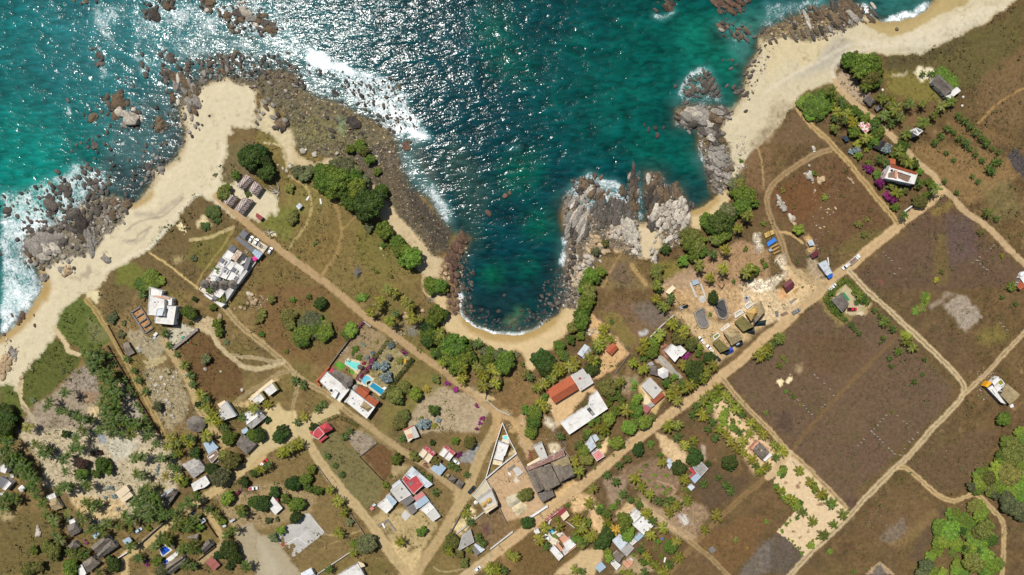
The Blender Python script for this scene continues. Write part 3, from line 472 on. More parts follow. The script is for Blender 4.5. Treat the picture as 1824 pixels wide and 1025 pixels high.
fz = np.minimum(np.minimum(ZID[:-1, :-1], ZID[1:, :-1]), np.minimum(ZID[:-1, 1:], ZID[1:, 1:]))
dmx = np.maximum(np.maximum(DS[:-1, :-1], DS[1:, :-1]), np.maximum(DS[:-1, 1:], DS[1:, 1:])); dmn = np.minimum(np.minimum(DS[:-1, :-1], DS[1:, :-1]), np.minimum(DS[:-1, 1:], DS[1:, 1:]))
fz = np.where(dmx < -6, -1, fz); fz = np.where((fz > 1) & (dmx < 0), 1, fz)
grid_obj('ground', fz == 0, HT, LC, LR, gm); grid_obj('beach', fz == 1, HT, LC, LR, gm)
for i, (nm, lb) in enumerate(ROADS):
    fm = fz == 10+i
    if fm.sum() > 8: grid_obj(nm, fm, HT, LC, LR, gm)
grid_obj('seabed', (fz == -1) & (dmx > -60), HT, LC*.6, LR, gm)
# ---- sea
wm = bpy.data.materials.new('sea_water'); t, b, o_ = nodes(wm); g = gpos(t)
tone = attr(t, 'tone').outputs['Color']; fo = attr(t, 'coarse').outputs['Fac']; clear = attr(t, 'clear').outputs['Fac']
mp = t.nodes.new('ShaderNodeMapping'); mp.inputs['Rotation'].default_value = (0, 0, R(-32)); mp.inputs['Scale'].default_value = (.42, 1.0, 1); t.links.new(g, mp.inputs[0])
w1 = nnoise(t, mp.outputs[0], .40, 2.5, .45, .5); w2 = nnoise(t, mp.outputs[0], .10, 2, .45, .3); w3 = nnoise(t, g, .95, 1.5, .5)
hgt = nmath(t, 'ADD', nmath(t, 'ADD', nmath(t, 'MULTIPLY', w1, 1.0), nmath(t, 'MULTIPLY', w2, 2.1)), nmath(t, 'MULTIPLY', w3, .2)); hgt = nmath(t, 'MULTIPLY', hgt, attr(t, 'calm').outputs['Fac'])
fn = nmath(t, 'ADD', nmath(t, 'MULTIPLY', nnoise(t, g, .34, 8, .72, 1.6), .62), nmath(t, 'MULTIPLY', nnoise(t, g, .09, 4, .6, 1.), .38)); fn2 = nnoise(t, g, 1.6, 4, .7)
thr = nmath(t, 'SUBTRACT', .69, nmath(t, 'MULTIPLY', fo, .43)); fv = nmath(t, 'ADD', nmath(t, 'MULTIPLY', fn, .75), nmath(t, 'MULTIPLY', fn2, .25))
foamf = nmath(t, 'MULTIPLY', nmath(t, 'SUBTRACT', fv, thr), 5.5, True); foamf = nmath(t, 'MULTIPLY', foamf, nramp(t, fo, .05, .25))
tv = nmath(t, 'ADD', nramp(t, w2, .3, .7, .78, 1.2), nramp(t, w1, .3, .7, -.35, .35))
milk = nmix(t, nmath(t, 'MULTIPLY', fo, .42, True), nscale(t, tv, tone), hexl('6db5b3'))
dif = t.nodes.new('ShaderNodeBsdfDiffuse'); t.links.new(nmix(t, foamf, milk, (.8, .83, .83)), dif.inputs[0])
bp0 = t.nodes.new('ShaderNodeBump'); bp0.inputs['Strength'].default_value = .3; bp0.inputs['Distance'].default_value = WAVE*.45; t.links.new(nmath(t, 'ADD', hgt, nmath(t, 'MULTIPLY', foamf, .8)), bp0.inputs['Height']); t.links.new(bp0.outputs[0], dif.inputs['Normal'])
bp = t.nodes.new('ShaderNodeBump'); bp.inputs['Strength'].default_value = 1; bp.inputs['Distance'].default_value = WAVE; t.links.new(hgt, bp.inputs['Height'])
gl = t.nodes.new('ShaderNodeBsdfGlossy'); gl.inputs['Roughness'].default_value = .16; t.links.new(bp.outputs[0], gl.inputs['Normal']); gl.inputs[0].default_value = (1, 1, 1, 1)
fr = t.nodes.new('ShaderNodeFresnel'); fr.inputs[0].default_value = 1.34; t.links.new(bp.outputs[0], fr.inputs['Normal'])
wmx = t.nodes.new('ShaderNodeMixShader'); t.links.new(nmath(t, 'MULTIPLY', nmath(t, 'MULTIPLY', fr.outputs[0], .62), nmath(t, 'SUBTRACT', 1., nmath(t, 'MULTIPLY', foamf, .8))), wmx.inputs[0]); t.links.new(dif.outputs[0], wmx.inputs[1]); t.links.new(gl.outputs[0], wmx.inputs[2])
tr = t.nodes.new('ShaderNodeBsdfTransparent'); mx = t.nodes.new('ShaderNodeMixShader')
t.links.new(nmath(t, 'MULTIPLY', clear, nmath(t, 'SUBTRACT', 1., foamf)), mx.inputs[0]); t.links.new(wmx.outputs[0], mx.inputs[1]); t.links.new(tr.outputs[0], mx.inputs[2]); t.links.new(mx.outputs[0], o_.inputs[0])
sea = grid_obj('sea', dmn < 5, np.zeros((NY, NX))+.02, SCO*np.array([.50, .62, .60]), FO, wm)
me = sea.data; a = me.attributes.new('clear', 'FLOAT', 'POINT')
idx = np.arange(NX*NY).reshape(NY, NX); q = np.stack([idx[:-1, :-1], idx[1:, :-1], idx[1:, 1:], idx[:-1, 1:]], -1)[dmn < 5]; u = np.unique(q)
a.data.foreach_set('value', np.clip((DS+16)/20, 0, .8).reshape(-1)[u].astype(np.float32))
a = me.attributes.new('calm', 'FLOAT', 'POINT'); cl = 1-.72*np.exp(-((X-910)/110)**2-((Y-560)/130)**2)-.35*np.exp(-((X-1330)/120)**2-((Y-120)/160)**2)-.25*np.clip(1+DS/30, 0, 1); a.data.foreach_set('value', np.clip(cl, .15, 1).reshape(-1)[u].astype(np.float32))
# ------------------------------------------------------------------ building kit
def M(n): return MATS[n] if isinstance(n, str) else n
mat('white_render', 'e6e4e0', .75, .12, .5, 'aaa498', (.56, .76)); mat('white_roof', 'e2dfd9', .7, .12, .5, 'aba395', (.5, .7)); mat('cream', 'e0cdac', .8, .1, .6, 'b9a27e', (.6, .8))
mat('concrete', 'a9a59e', .9, .25, .5, '76726c', (.48, .66)); mat('pale_concrete', 'c6c2ba', .9, .14, .5, '8e8a84', (.56, .78)); mat('dark_concrete', '807b76', .9, .2, .6, '5c5854', (.5, .7))
mat('thatch_grey', '837a70', .95, .45, 1.4, '5f564d', (.5, .62), bump=.4); mat('thatch_tan', 'b4a078', .95, .35, 1.4, '8d7c5c', (.5, .65), bump=.4); mat('thatch_brown', '8d8275', .95, .4, 1.4, '71634f', (.5, .62), bump=.4); mat('thatch_new', 'd0ad68', .95, .3, 1.6, 'a9854a', (.5, .65), bump=.4)
mat('thatch_green', '8a7f4c', .95, .35, 1.6, '6b6238', (.5, .62), bump=.4); mat('slate', '7c7c80', .85, .2, .8, '606064', (.5, .65))
mat('metal_white', 'ccd3d9', .45, .12, .7, '93908c', (.5, .66), .0, .5); mat('metal_blue', 'a9bccb', .45, .12, .7, '8698a6', (.55, .7), .0, .5); mat('metal_grey', '9b9ea2', .5, .15, .7, '7a6a5c', (.58, .72), 0, .5)
mat('metal_red', '93383c', .6, .15, .7, '6b2a2e', (.55, .7), 0, .4); mat('metal_pink', 'd48a86', .6, .15, .7, 'b86a68', (.55, .7)); mat('rust', 'b79a80', .8, .2, .8, 'd6cdc4', (.5, .6)); mat('brown_board', '8a6f5e', .85, .25, 1.)
mat('tile_orange', 'b4603f', .85, .22, 1.6, '8d4a34', (.55, .68), bump=.35); mat('tile_brown', 'a2573c', .85, .22, 1.6, '7c4432', (.52, .68), bump=.35); mat('salmon', 'd29b7c', .85, .15, .9, 'b9805f', (.55, .7)); mat('red_paint', 'c0474c', .75, .12, .7, '9c3c42', (.55, .7)); mat('red_worn', 'b8474b', .8, .15, .8, 'd9cfca', (.6, .66)); mat('red_flaked', 'c06a58', .8, .15, 1.2, 'ece6e2', (.46, .54)); mat('paving_red', 'a06a56', .9, .25, 1.4, 'b9998a', (.5, .6))
mat('wood', 'b8935c', .85, .3, 1.5); mat('dark_wood', '5d4936', .9, .3, 1.5); mat('grey_wood', '8c8478', .9, .3, 1.5); mat('glass', '1a262c', .12, .1, .5, None, metal=0, spec=.6, bump=0); mat('void_floor', '4b4a4a', .9, .3, .8)
mat('tarp_blue', '3f86e0', .4, .15, .9, bump=.5); mat('tarp_dark', '1e3034', .4, .25, .9, bump=.6); mat('tarp_royal', '3357c4', .4, .25, .9, bump=.6); mat('yellow_paint', 'f0ae22', .7, .08); mat('pink_cloth', 'ee3f9a', .7, .08); mat('plastic_black', '17181a', .5, .1); mat('white_plastic', 'e8ebee', .5, .05)
mat('stone_wall', '9a9084', .95, .35, 1.6, '6f675e', (.5, .6), bump=.4); mat('sand_pile', 'dccba4', .95, .12, 1.2); mat('grey_sand', 'c2b89e', .95, .15, 1.2); mat('deck_pale', 'd9cdb8', .85, .12, .9)
def pooltex(n, h): m = mat(n, h, .08, .12, .35, None, spec=.5, bump=.03); return m
pooltex('pool_turquoise', '76dcd2'); pooltex('pool_blue', '2a93b4'); pooltex('pool_deep', '1f57c0'); pooltex('pool_sky', '6fc4dc'); pooltex('pool_green', '8a8a2c')
# chequered tile roof of the bungalows
m = bpy.data.materials.new('chequered_tile'); t, b, o_ = nodes(m); tc = t.nodes.new('ShaderNodeTexCoord'); mp = t.nodes.new('ShaderNodeMapping'); mp.inputs['Rotation'].default_value = (0, 0, R(0)); t.links.new(tc.outputs['Object'], mp.inputs[0])
ck = t.nodes.new('ShaderNodeTexWave'); ck.bands_direction = 'DIAGONAL'; ck.inputs['Scale'].default_value = .36; ck.inputs['Distortion'].default_value = 6; ck.inputs['Detail'].default_value = 3; ck.inputs['Detail Scale'].default_value = 3.; t.links.new(mp.outputs[0], ck.inputs['Vector'])
t.links.new(nmix(t, nramp(t, ck.outputs['Fac'], .48, .72), hexl('75605a'), hexl('c4b7ae')), b.inputs['Base Color']); b.inputs['Roughness'].default_value = .85; MATS['chequered_tile'] = m
def inset(P_, d):
    n = len(P_); A = sum(P_[i][0]*P_[(i+1) % n][1]-P_[(i+1) % n][0]*P_[i][1] for i in range(n)); s = 1 if A > 0 else -1
    out = []
    for i in range(n):
        p0, p1, p2 = P_[i-1], P_[i], P_[(i+1) % n]
        def nrm(a, b_):
            dx, dy = b_[0]-a[0], b_[1]-a[1]; L = math.hypot(dx, dy) or 1; return (-dy/L*s, dx/L*s)
        n1_, n2_ = nrm(p0, p1), nrm(p1, p2); k = 1+n1_[0]*n2_[0]+n1_[1]*n2_[1]; k = max(k, .35)
        out.append((p1[0]+d*(n1_[0]+n2_[0])/k, p1[1]+d*(n1_[1]+n2_[1])/k))
    return out
def ccw(P_):
    A = sum(P_[i][0]*P_[(i+1) % len(P_)][1]-P_[(i+1) % len(P_)][0]*P_[i][1] for i in range(len(P_)))
    return P_ if A > 0 else P_[::-1]
class Bld:
    def __init__(s, name, key, c, label, cat, group=None, mark=None):
        p = zz(key, c)[0]; s.k = key; s.p = p; s.z0 = gz(*p[:2]); loc = at(p)
        s.o = empty(name, loc, label, cat, group); s.l = loc
        if mark: MARKS.append((p[0], p[1], mark))
    def pts(s, q, z): return [(a[0]-s.l[0], a[1]-s.l[1]) for a in (W2(p, s.z0+z) for p in zz(s.k, q))]
    def add(s, name, V, F, m, parent=None, smooth=False): return mesh(name, V, F, M(m) if isinstance(m, str) else m, parent or s.o, smooth)
    def prism(s, name, q, z0, z1, m, parent=None, P_=None, foot=False):
        P_ = ccw(P_ or s.pts(q, 0 if foot else z1)); n = len(P_)
        V = [(x, y, z0) for x, y in P_]+[(x, y, z1) for x, y in P_]
        F = [tuple(range(n, 2*n))]+[(i, (i+1) % n, n+(i+1) % n, n+i) for i in range(n)]
        return s.add(name, V, F, m, parent)
    def openings(s, P_, z0, h, wall, door=True, dens=1.):
        n = len(P_); done = not door
        for i in range(n):
            a, b_ = P_[i], P_[(i+1) % n]; L = math.hypot(b_[0]-a[0], b_[1]-a[1])
            if L < 2.6: continue
            ux, uy = (b_[0]-a[0])/L, (b_[1]-a[1])/L; nx, ny = uy, -ux
            def box(name, t0, w_, z, hh, m, par, pr=.035):
                x0, y0 = a[0]+ux*(t0-w_/2), a[1]+uy*(t0-w_/2); V = []
                for zz_ in (z, z+hh):
                    for tt, dd in ((0, -.05), (w_, -.05), (w_, pr), (0, pr)): V.append((x0+ux*tt+nx*dd, y0+uy*tt+ny*dd, zz_))
                return s.add(name, V, [(0, 3, 2, 1), (4, 5, 6, 7), (0, 1, 5, 4), (1, 2, 6, 5), (2, 3, 7, 6), (3, 0, 4, 7)], m, par)
            k = min(3, max(1, int(L*dens/4.5)))
            for j in range(k):
                tt = L*(j+.5)/k
                if not done and L > 3: box('door', tt, 1.0, z0, 2.1, 'dark_wood', wall); done = True
                elif h > 2.3: box('window', tt, min(1.3, L*.3), z0+1.0, 1.1, 'glass', wall)
    def flat(s, q, h, wallm='white_render', roofm='white_roof', par=.35, z0=0., win=True, tank=None, edge=.22, name='flat_roof'):
        P_ = ccw(s.pts(q, h+par)); n = len(P_); I = inset(P_, edge); zb = z0-.6 if z0 == 0 else z0
        V = [(x, y, zb) for x, y in P_]+[(x, y, h+par) for x, y in P_]+[(x, y, h+par) for x, y in I]+[(x, y, h-.05) for x, y in I]; F = []
        for i in range(n):
            j = (i+1) % n
            for k in range(3): F.append((k*n+i, k*n+j, (k+1)*n+j, (k+1)*n+i))
        wl = s.add('wall', V, F, wallm)
        s.add(name, [(x, y, h) for x, y in I], [tuple(range(n))], roofm)
        if win and h-z0 > 2.2: s.openings(P_, max(z0, 0)+.05, h-z0, wl)
        A = abs(sum(P_[i][0]*P_[(i+1) % n][1]-P_[(i+1) % n][0]*P_[i][1] for i in range(n)))/2
        if A > 45 and h > 2:
            for i in range(min(5, int(A/40)+1)):
                u_ = [random.random()**2+.05 for _ in I]; t_ = sum(u_); x = sum(p[0]*k for p, k in zip(I, u_))/t_; y = sum(p[1]*k for p, k in zip(I, u_))/t_; r = random.choice((.18, .25, .45))
                s.prism('roof_vent', None, h-.02, h+random.uniform(.2, .6), random.choice(('dark_concrete', 'metal_grey', 'pale_concrete')), P_=[(x-r, y-r), (x+r, y-r), (x+r, y+r), (x-r, y+r)])
        for tq in zz(s.k, tank) if tank else []:
            a = W2(tq, s.z0+h+1); s.tank((a[0]-s.l[0], a[1]-s.l[1], h), tq[2]*S if len(tq) > 2 else .6)
        return s
    def tank(s, c, r=.6, m='plastic_black', hh=1.2):
        V = []; F = []; n = 12
        for z, k in ((0, 1), (hh*.8, 1), (hh, .55), (hh*1.05, .5), (hh*1.12, .25)):
            V += [(c[0]+r*k*math.cos(6.283*i/n), c[1]+r*k*math.sin(6.283*i/n), c[2]+z) for i in range(n)]
        for j in range(4): F += [(j*n+i, j*n+(i+1) % n, (j+1)*n+(i+1) % n, (j+1)*n+i) for i in range(n)]
        F.append(tuple(range(4*n, 5*n))); return s.add('water_tank', V, F, m)
    def gable(s, q, he, hr, roofm, t=.5, hip=0., wallm='white_render', th=.22, walls=True, over=.5, name=None, sag=0., rows=5):
        """corners a,b,c,d; ridge runs along a-b, a fraction t of the way from edge ab to edge dc"""
        a, b_, c, d = s.pts(q, he); n = 8
        L = lambda p, r, k: (p[0]+(r[0]-p[0])*k, p[1]+(r[1]-p[1])*k)
        r0, r1 = L(a, d, t), L(b_, c, t); R0, R1 = L(r0, r1, hip), L(r0, r1, 1-hip)
        jt = lambda: random.uniform(-.1, .1) if 'thatch' in roofm else 0
        V = []; F = []
        def surf(e0, e1, u0, u1):
            o = len(V)
            for i in range(rows+1):
                for j in range(n+1):
                    k = i/rows; p = L(L(e0, e1, j/n), L(u0, u1, j/n), k); bow = -sag*math.sin(math.pi*k)*.4
                    V.append((p[0]+jt(), p[1]+jt(), he+(hr-he)*k+bow+jt()*.6))
            for i in range(rows):
                for j in range(n): v = o+i*(n+1)+j; F.append((v, v+1, v+n+2, v+n+1))
        surf(a, b_, R0, R1); surf(c, d, R1, R0)
        if hip > 0: surf(b_, c, R1, R1); surf(d, a, R0, R0)
        o = len(V); V += [(x, y, he-th) for x, y in (a, b_, c, d)]; F.append((o+3, o+2, o+1, o)); o2 = len(V)
        V += [(x, y, he) for x, y in (a, b_, c, d)]
        F += [(o+i, o+(i+1) % 4, o2+(i+1) % 4, o2+i) for i in range(4)]
        if hip == 0:
            o3 = len(V); V += [(b_[0], b_[1], he), (c[0], c[1], he), (R1[0], R1[1], hr), (d[0], d[1], he), (a[0], a[1], he), (R0[0], R0[1], hr)]; F += [(o3, o3+1, o3+2), (o3+3, o3+4, o3+5)]
        nm = name or ('thatched_roof' if 'thatch' in roofm else 'tiled_roof' if 'tile' in roofm else 'pitched_roof')
        rf = s.add(nm, V, F, roofm)
        # ridge capping
        dx, dy = R1[0]-R0[0], R1[1]-R0[1]; LL = math.hypot(dx, dy)
        if LL > 1:
            nx, ny = -dy/LL*.18, dx/LL*.18
            s.add('ridge_cap', [(R0[0]+nx, R0[1]+ny, hr-.02), (R1[0]+nx, R1[1]+ny, hr-.02), (R1[0], R1[1], hr+.12), (R0[0], R0[1], hr+.12), (R0[0]-nx, R0[1]-ny, hr-.02), (R1[0]-nx, R1[1]-ny, hr-.02)], [(0, 1, 2, 3), (3, 2, 5, 4)], roofm, rf)
        if walls:
            P_ = inset(ccw([a, b_, c, d]), over); V = [(x, y, -.6) for x, y in P_]+[(x, y, he-.05) for x, y in P_]
            wl = s.add('wall', V, [(i, (i+1) % 4, 4+(i+1) % 4, 4+i) for i in range(4)], wallm); s.openings(P_, .05, he, wl)
        else:
            P_ = inset(ccw([a, b_, c, d]), .6)
            for x, y in P_: s.post((x, y), -.3, he-.1)
        return s
    def post(s, c, z0, z1, r=.1, m='dark_wood', name='post'):
        V = [(c[0]+r*math.cos(1.0472*i), c[1]+r*math.sin(1.0472*i), z) for z in (z0, z1) for i in range(6)]
        return s.add(name, V, [(i, (i+1) % 6, 6+(i+1) % 6, 6+i) for i in range(6)]+[tuple(range(6, 12))], m)
    def shed(s, q, h1, h2, roofm='metal_white', wallm='pale_concrete', walls=True, th=.08, name='metal_roof', zb=0., ribs=True):
        """single slope: edge a-b at h1, edge d-c at h2"""
        a, b_, c, d = s.pts(q, (h1+h2)/2); up = [(*a, h1), (*b_, h1), (*c, h2), (*d, h2)]
        V = up+[(x, y, z-th) for x, y, z in up]; F = [(0, 1, 2, 3), (7, 6, 5, 4)]+[(i, 4+i, 4+(i+1) % 4, (i+1) % 4) for i in range(4)]
        A = (b_[0]-a[0])*(c[1]-a[1])-(b_[1]-a[1])*(c[0]-a[0])
        if A < 0: F = [f[::-1] for f in F]
        if ribs:
            n = max(2, int(math.hypot(b_[0]-a[0], b_[1]-a[1])/1.1))
            for i in range(1, n):
                k = i/n; p = [a[j]+(b_[j]-a[j])*k for j in (0, 1)]; q_ = [d[j]+(c[j]-d[j])*k for j in (0, 1)]
                ux, uy = (b_[0]-a[0]), (b_[1]-a[1]); l = math.hypot(ux, uy); ux, uy = ux/l*.06, uy/l*.06; o = len(V)
                for pp_, hh in ((p, h1), (q_, h2)): V += [(pp_[0]-ux, pp_[1]-uy, hh+.004), (pp_[0], pp_[1], hh+.07), (pp_[0]+ux, pp_[1]+uy, hh+.004)]
                F += [(o, o+1, o+4, o+3), (o+1, o+2, o+5, o+4)]
        rf = s.add(name, V, F, roofm)
        I = inset(ccw([a, b_, c, d]), .3)
        if walls:
            hm = min(h1, h2)-th-.02; V = [(x, y, zb-.5) for x, y in I]+[(x, y, hm) for x, y in I]
            wl = s.add('wall', V, [(i, (i+1) % 4, 4+(i+1) % 4, 4+i) for i in range(4)], wallm)
            if hm-zb > 2.2: s.openings(I, zb+.05, hm, wl)
        elif zb == 0:
            for x, y in I: s.post((x, y), -.3, min(h1, h2)-th)
        return s
    def cone(s, q, z0, z1, m='thatch_grey', rag=.15, name='thatched_roof', posts=True, sq=1., n=24):
        for p in zz(s.k, q):
            a = W2(p, s.z0+z0); cx, cy = a[0]-s.l[0], a[1]-s.l[1]; r = p[2]*S; V = []; F = []; rows = 5
            for j in range(rows+1):
                k = j/rows
                for i in range(n):
                    rr = max(r*(1-k)*(1+random.uniform(-rag, rag)*(1-k)*.6), .04); th = 6.283*i/n
                    V.append((cx+rr*math.cos(th), cy+rr*math.sin(th)*sq, z0+(z1-z0)*k+random.uniform(-.05, .05)))
            for j in range(rows): F += [(j*n+i, j*n+(i+1) % n, (j+1)*n+(i+1) % n, (j+1)*n+i) for i in range(n)]
            F.append(tuple(range(rows*n, rows*n+n))); F.append(tuple(reversed(range(n)))); s.add(name, V, F, m)
            if posts:
                for i in range(4): s.post((cx+r*.6*math.cos(.8+i*1.57), cy+r*.6*math.sin(.8+i*1.57)*sq), -.3, z0+.1)
        return s
    def slab(s, q, z1, m, name='terrace', z0=-.5, foot=True): s.prism(name, q, z0, z1, m, foot=foot); return s
    def pool(s, q, m, rim='deck_pale', w_=.5, smoothn=0):
        P_ = s.pts(q, 0)
        if smoothn: P_ = spline(P_+[P_[0]], smoothn)[:-1]
        P_ = ccw(P_); n = len(P_); O = inset(P_, -w_)
        V = [(x, y, .22) for x, y in O]+[(x, y, .22) for x, y in P_]+[(x, y, -.1) for x, y in P_]+[(x, y, -.5) for x, y in O]; F = []
        for i in range(n):
            j = (i+1) % n; F += [(i, j, n+j, n+i), (n+i, n+j, 2*n+j, 2*n+i), (3*n+i, 3*n+j, j, i)]
        s.add('pool_rim', V, F, rim); s.add('pool_water', [(x, y, .12) for x, y in P_], [tuple(range(n))], m); return s
def wall_thing(name, key, q, h, w_, m, label, cat='wall', group=None, mark=None, cap=None):
    """a free-standing wall, fence or kerb along a polyline"""
    px = zz(key, q); c = px[len(px)//2]; L0 = at(c); o = empty(name, L0, label, cat, group); V = []; F = []; n = len(px)
    if mark: MARKS.append((c[0], c[1], mark))
    W = [at(p) for p in px]
    for i in range(n):
        a, b_ = W[max(i-1, 0)], W[min(i+1, n-1)]; dx, dy = b_[0]-a[0], b_[1]-a[1]; l = math.hypot(dx, dy) or 1; nx, ny = -dy/l*w_/2, dx/l*w_/2
        for sx in (1, -1):
            for z in (-.6, h): V.append((W[i][0]-L0[0]+nx*sx, W[i][1]-L0[1]+ny*sx, W[i][2]-L0[2]+z))
    for i in range(n-1):
        k = 4*i; F += [(k, k+4, k+5, k+1), (k+1, k+5, k+7, k+3), (k+3, k+7, k+6, k+2)]
    F += [(0, 1, 3, 2), (4*n-4, 4*n-2, 4*n-1, 4*n-3)]
    mesh('masonry' if 'wall' in name else 'panel', V, F, M(m), o)
    # pillars / posts along it
    for i in range(n-1):
        a, b_ = W[i], W[i+1]; l = math.hypot(b_[0]-a[0], b_[1]-a[1]); k = max(1, int(l/6))
        for j in range(k+(i == n-2)):
            t_ = j/k; x, y, z = [a[q_]+(b_[q_]-a[q_])*t_-L0[q_] for q_ in range(3)]; r = w_/2+.06
            mesh('pillar', [(x+dx*r, y+dy*r, z+zz_) for zz_ in (-.6, h+.12) for dx, dy in ((-1, -1), (1, -1), (1, 1), (-1, 1))], [(4, 5, 6, 7)]+[(e, (e+1) % 4, 4+(e+1) % 4, 4+e) for e in range(4)], M(cap or m), o)
    return o
# ------------------------------------------------------------------ the buildings
B = Bld
for q, lab in (("1120,230 1285,340 1060,555 945,455", "bungalow with chequered tile roof nearest the beach, topmost of the four"), ("1290,370 1465,490 1330,690 1170,550", "bungalow with chequered tile roof beside the fallen pale branches, right of the four"),
  ("770,635 965,690 810,900 655,800", "small bungalow with chequered tile roof beside the round bush, left of the four"), ("1060,705 1270,760 1050,1050 885,940", "largest bungalow with chequered tile roof, lowest of the four by the dirt road")):
    v = q.split(); c = ",".join(str(sum(float(z.split(',')[i]) for z in v)/4) for i in (0, 1))
    e = B('bungalow', 'A', c, lab, 'bungalow', 'chequered bungalows by the beach'); dv = q.split(); e.gable(" ".join([dv[0], dv[3], dv[2], dv[1]]), 3.2, 5.0, 'chequered_tile', t=.62, walls=True, wallm='cream', name='tiled_roof')
    if lab.startswith('bungalow with chequered tile roof nearest'): e.slab("945,455 1040,540 1020,560 930,480", .2, 'concrete'); e.slab("1060,640 1110,560 1090,550 1000,690", .15, 'pale_concrete', name='path_slab')
MARKS.append((437, 345, 'the chequered bungalows'))
e = B('red_hut', '22', "30,515", "small hut with a dark red roof beside the dirt road", 'hut', mark='the small red hut'); e.shed("5,490 50,520 30,545 -5,515", 2.6, 2.4, 'metal_red')
e = B('field_shelter', '22', "300,445", "small white shelter standing alone on the dry grass", 'shelter', mark='the white field shelter'); e.shed("280,445 305,420 328,440 300,468", 2.6, 2.3, 'metal_white', walls=False)
for q, lab in (("350,400 368,372 378,378 360,406", "white plank lying on grass just above-right of the white shelter"), ("446,392 456,390 464,428 452,432", "white plank lying right of the white field shelter")):
    e = B('plank', '22', q.split()[0], lab, 'plank'); e.slab(q, .3, 'white_render', 'board', -.2)
# white hotel compound
e = B('hotel', 'B', "430,640", "long white walled hotel with flat roofs and four thatched cones", 'hotel', mark='the long white hotel')
e.flat("440,352 530,345 640,430 745,490 350,1015 90,805", .5, par=.9, roofm='deck_pale', win=False, edge=.3, name='courtyard')
for i, q in enumerate(("420,355 500,405 448,475 362,428", "362,432 446,480 385,560 300,520", "296,525 382,565 320,655 222,640", "450,480 508,505 452,590 392,560", "512,500 612,560 560,640 460,590", "325,660 388,570 452,600 400,690", "402,690 455,600 545,640 500,715", "560,640 630,580 645,600 540,745 500,715", "220,645 318,660 270,720 170,690", "590,470 640,440 615,500 560,525", "160,850 250,915 225,925 150,870", "262,870 330,800 388,830 330,905", "300,945 390,975 345,1010 285,960", "395,830 440,790 490,810 410,930")):
    e.flat(q, 3.2+.25*(i % 3), par=.3, win=i % 3 == 0, roofm=('white_roof', 'white_roof', 'pale_concrete')[0 if i not in (7, 13) else 2])
for q in ("345,440 390,470 358,512 322,488", "382,540 422,570 388,620 346,598", "485,548 522,575 490,615 455,590", "402,480 415,486 385,535 374,528", "535,585 548,592 520,640 508,630", "432,585 446,590 412,640 402,630", "510,650 548,675 520,710 485,690", "262,870 305,905 280,935 240,905", "295,655 345,690 318,725 275,695"): e.slab(q, 3.9, 'slate', 'roof_panel', 3.2, False)
for q in ("205,660 230,680 200,720 170,695", "600,395 640,420 600,480 560,450"): e.slab(q, 3.75, 'brown_board' if q[0] == '2' else 'void_floor', 'roof_opening', 3.3, False)
e.slab("530,350 590,390 510,490 455,450", 3.9, 'rust', 'roof_terrace', 3.2, False)
e.shed("462,290 520,335 480,395 420,350", 4.2, 3.4, 'slate', name='slate_roof'); e.shed("540,195 735,345 690,380 510,230", 3.6, 3.0, 'slate', name='slate_roof', walls=False); e.shed("735,345 820,395 765,465 695,385", 3.6, 3.1, 'metal_blue', name='metal_roof'); e.shed("600,120 655,170 605,235 545,185", 3.6, 2.9, 'slate', name='slate_roof')
e.shed("650,440 690,440 640,585 595,560", 3.9, 4.3, 'slate', name='slate_roof'); e.cone("158,745,50 262,752,48 366,752,50 478,748,54", 3.6, 6.2, 'thatch_grey')
e.cone("728,456,27", 2.6, 3.2, 'pink_cloth', 0, 'parasol', False, n=8)
for q in ("780,270 810,290 790,330 765,310", "800,290 830,310 810,340 785,330", "625,350 660,375 640,400 612,378"): e.slab(q, .25, 'grey_wood', 'decking')
e = B('car_park', 'B', "770,280", "paved parking strip beside the white hotel with a low wall", 'car park'); e.slab("655,170 880,320 825,392 610,235", .12, 'deck_pale', 'paving'); e.slab("874,310 884,320 830,395 822,388", .9, 'pale_concrete', 'low_wall')
# white house by the beach
e = B('white_house', 'C', "420,400", "white two storey cubic house beside the concrete foundation", 'house', mark='the cubic white house')
e.flat("290,235 465,280 465,470 275,455", 7.0, roofm='white_roof'); e.flat("485,350 600,358 568,570 355,550 358,474 470,475", 5.4); e.flat("290,135 442,182 430,245 292,232", 3.6, par=.9); e.flat("440,235 555,270 548,345 470,345 468,280", 4.4); e.slab("365,232 530,262 525,278 360,248", 4.9, 'salmon', 'balcony_edge', 4.4, False)
e.flat("380,385 465,370 440,465 362,465", 8.0, z0=7., win=False, roofm='metal_white')
e = B('house_foundation', 'C', "225,510", "unfinished grey block foundation with cross walls on orange soil", 'foundation', mark='the block foundation')
e.slab("110,430 205,368 320,550 330,600 255,655", .05, mat('orange_soil', 'b98a5c', .95, .2, 1.), 'earth_floor')
for q in ("85,425 200,355 210,368 95,440", "195,362 210,360 320,540 308,548", "90,430 108,425 262,660 245,670", "150,475 230,430 236,440 158,490", "185,540 268,488 275,498 195,552", "232,595 310,545 316,555 240,606", "255,655 345,598 350,608 262,668"): e.slab(q, 1.1, 'dark_concrete', 'block_wall')
e = B('thatched_hut', 'C', "55,830", "low brown thatched shed beside the narrow dirt track", 'hut'); e.gable("-5,785 55,760 130,888 50,930", 1.8, 2.8, 'thatch_brown', walls=False)
wall_thing('retaining_wall', 'C', "592,830 720,730 845,625", 1.6, 1.6, 'stone_wall', "thick stone retaining wall below the cubic white house", mark='the stone retaining wall')
e = B('cement_sacks', 'C', "370,680", "white heap of cement sacks beside the block foundation", 'sacks'); e.slab("345,685 380,650 402,668 368,705", 1., 'white_render', 'sack_pile'); e.slab("340,710 372,706 372,730 345,735", .5, 'metal_blue', 'sheet')
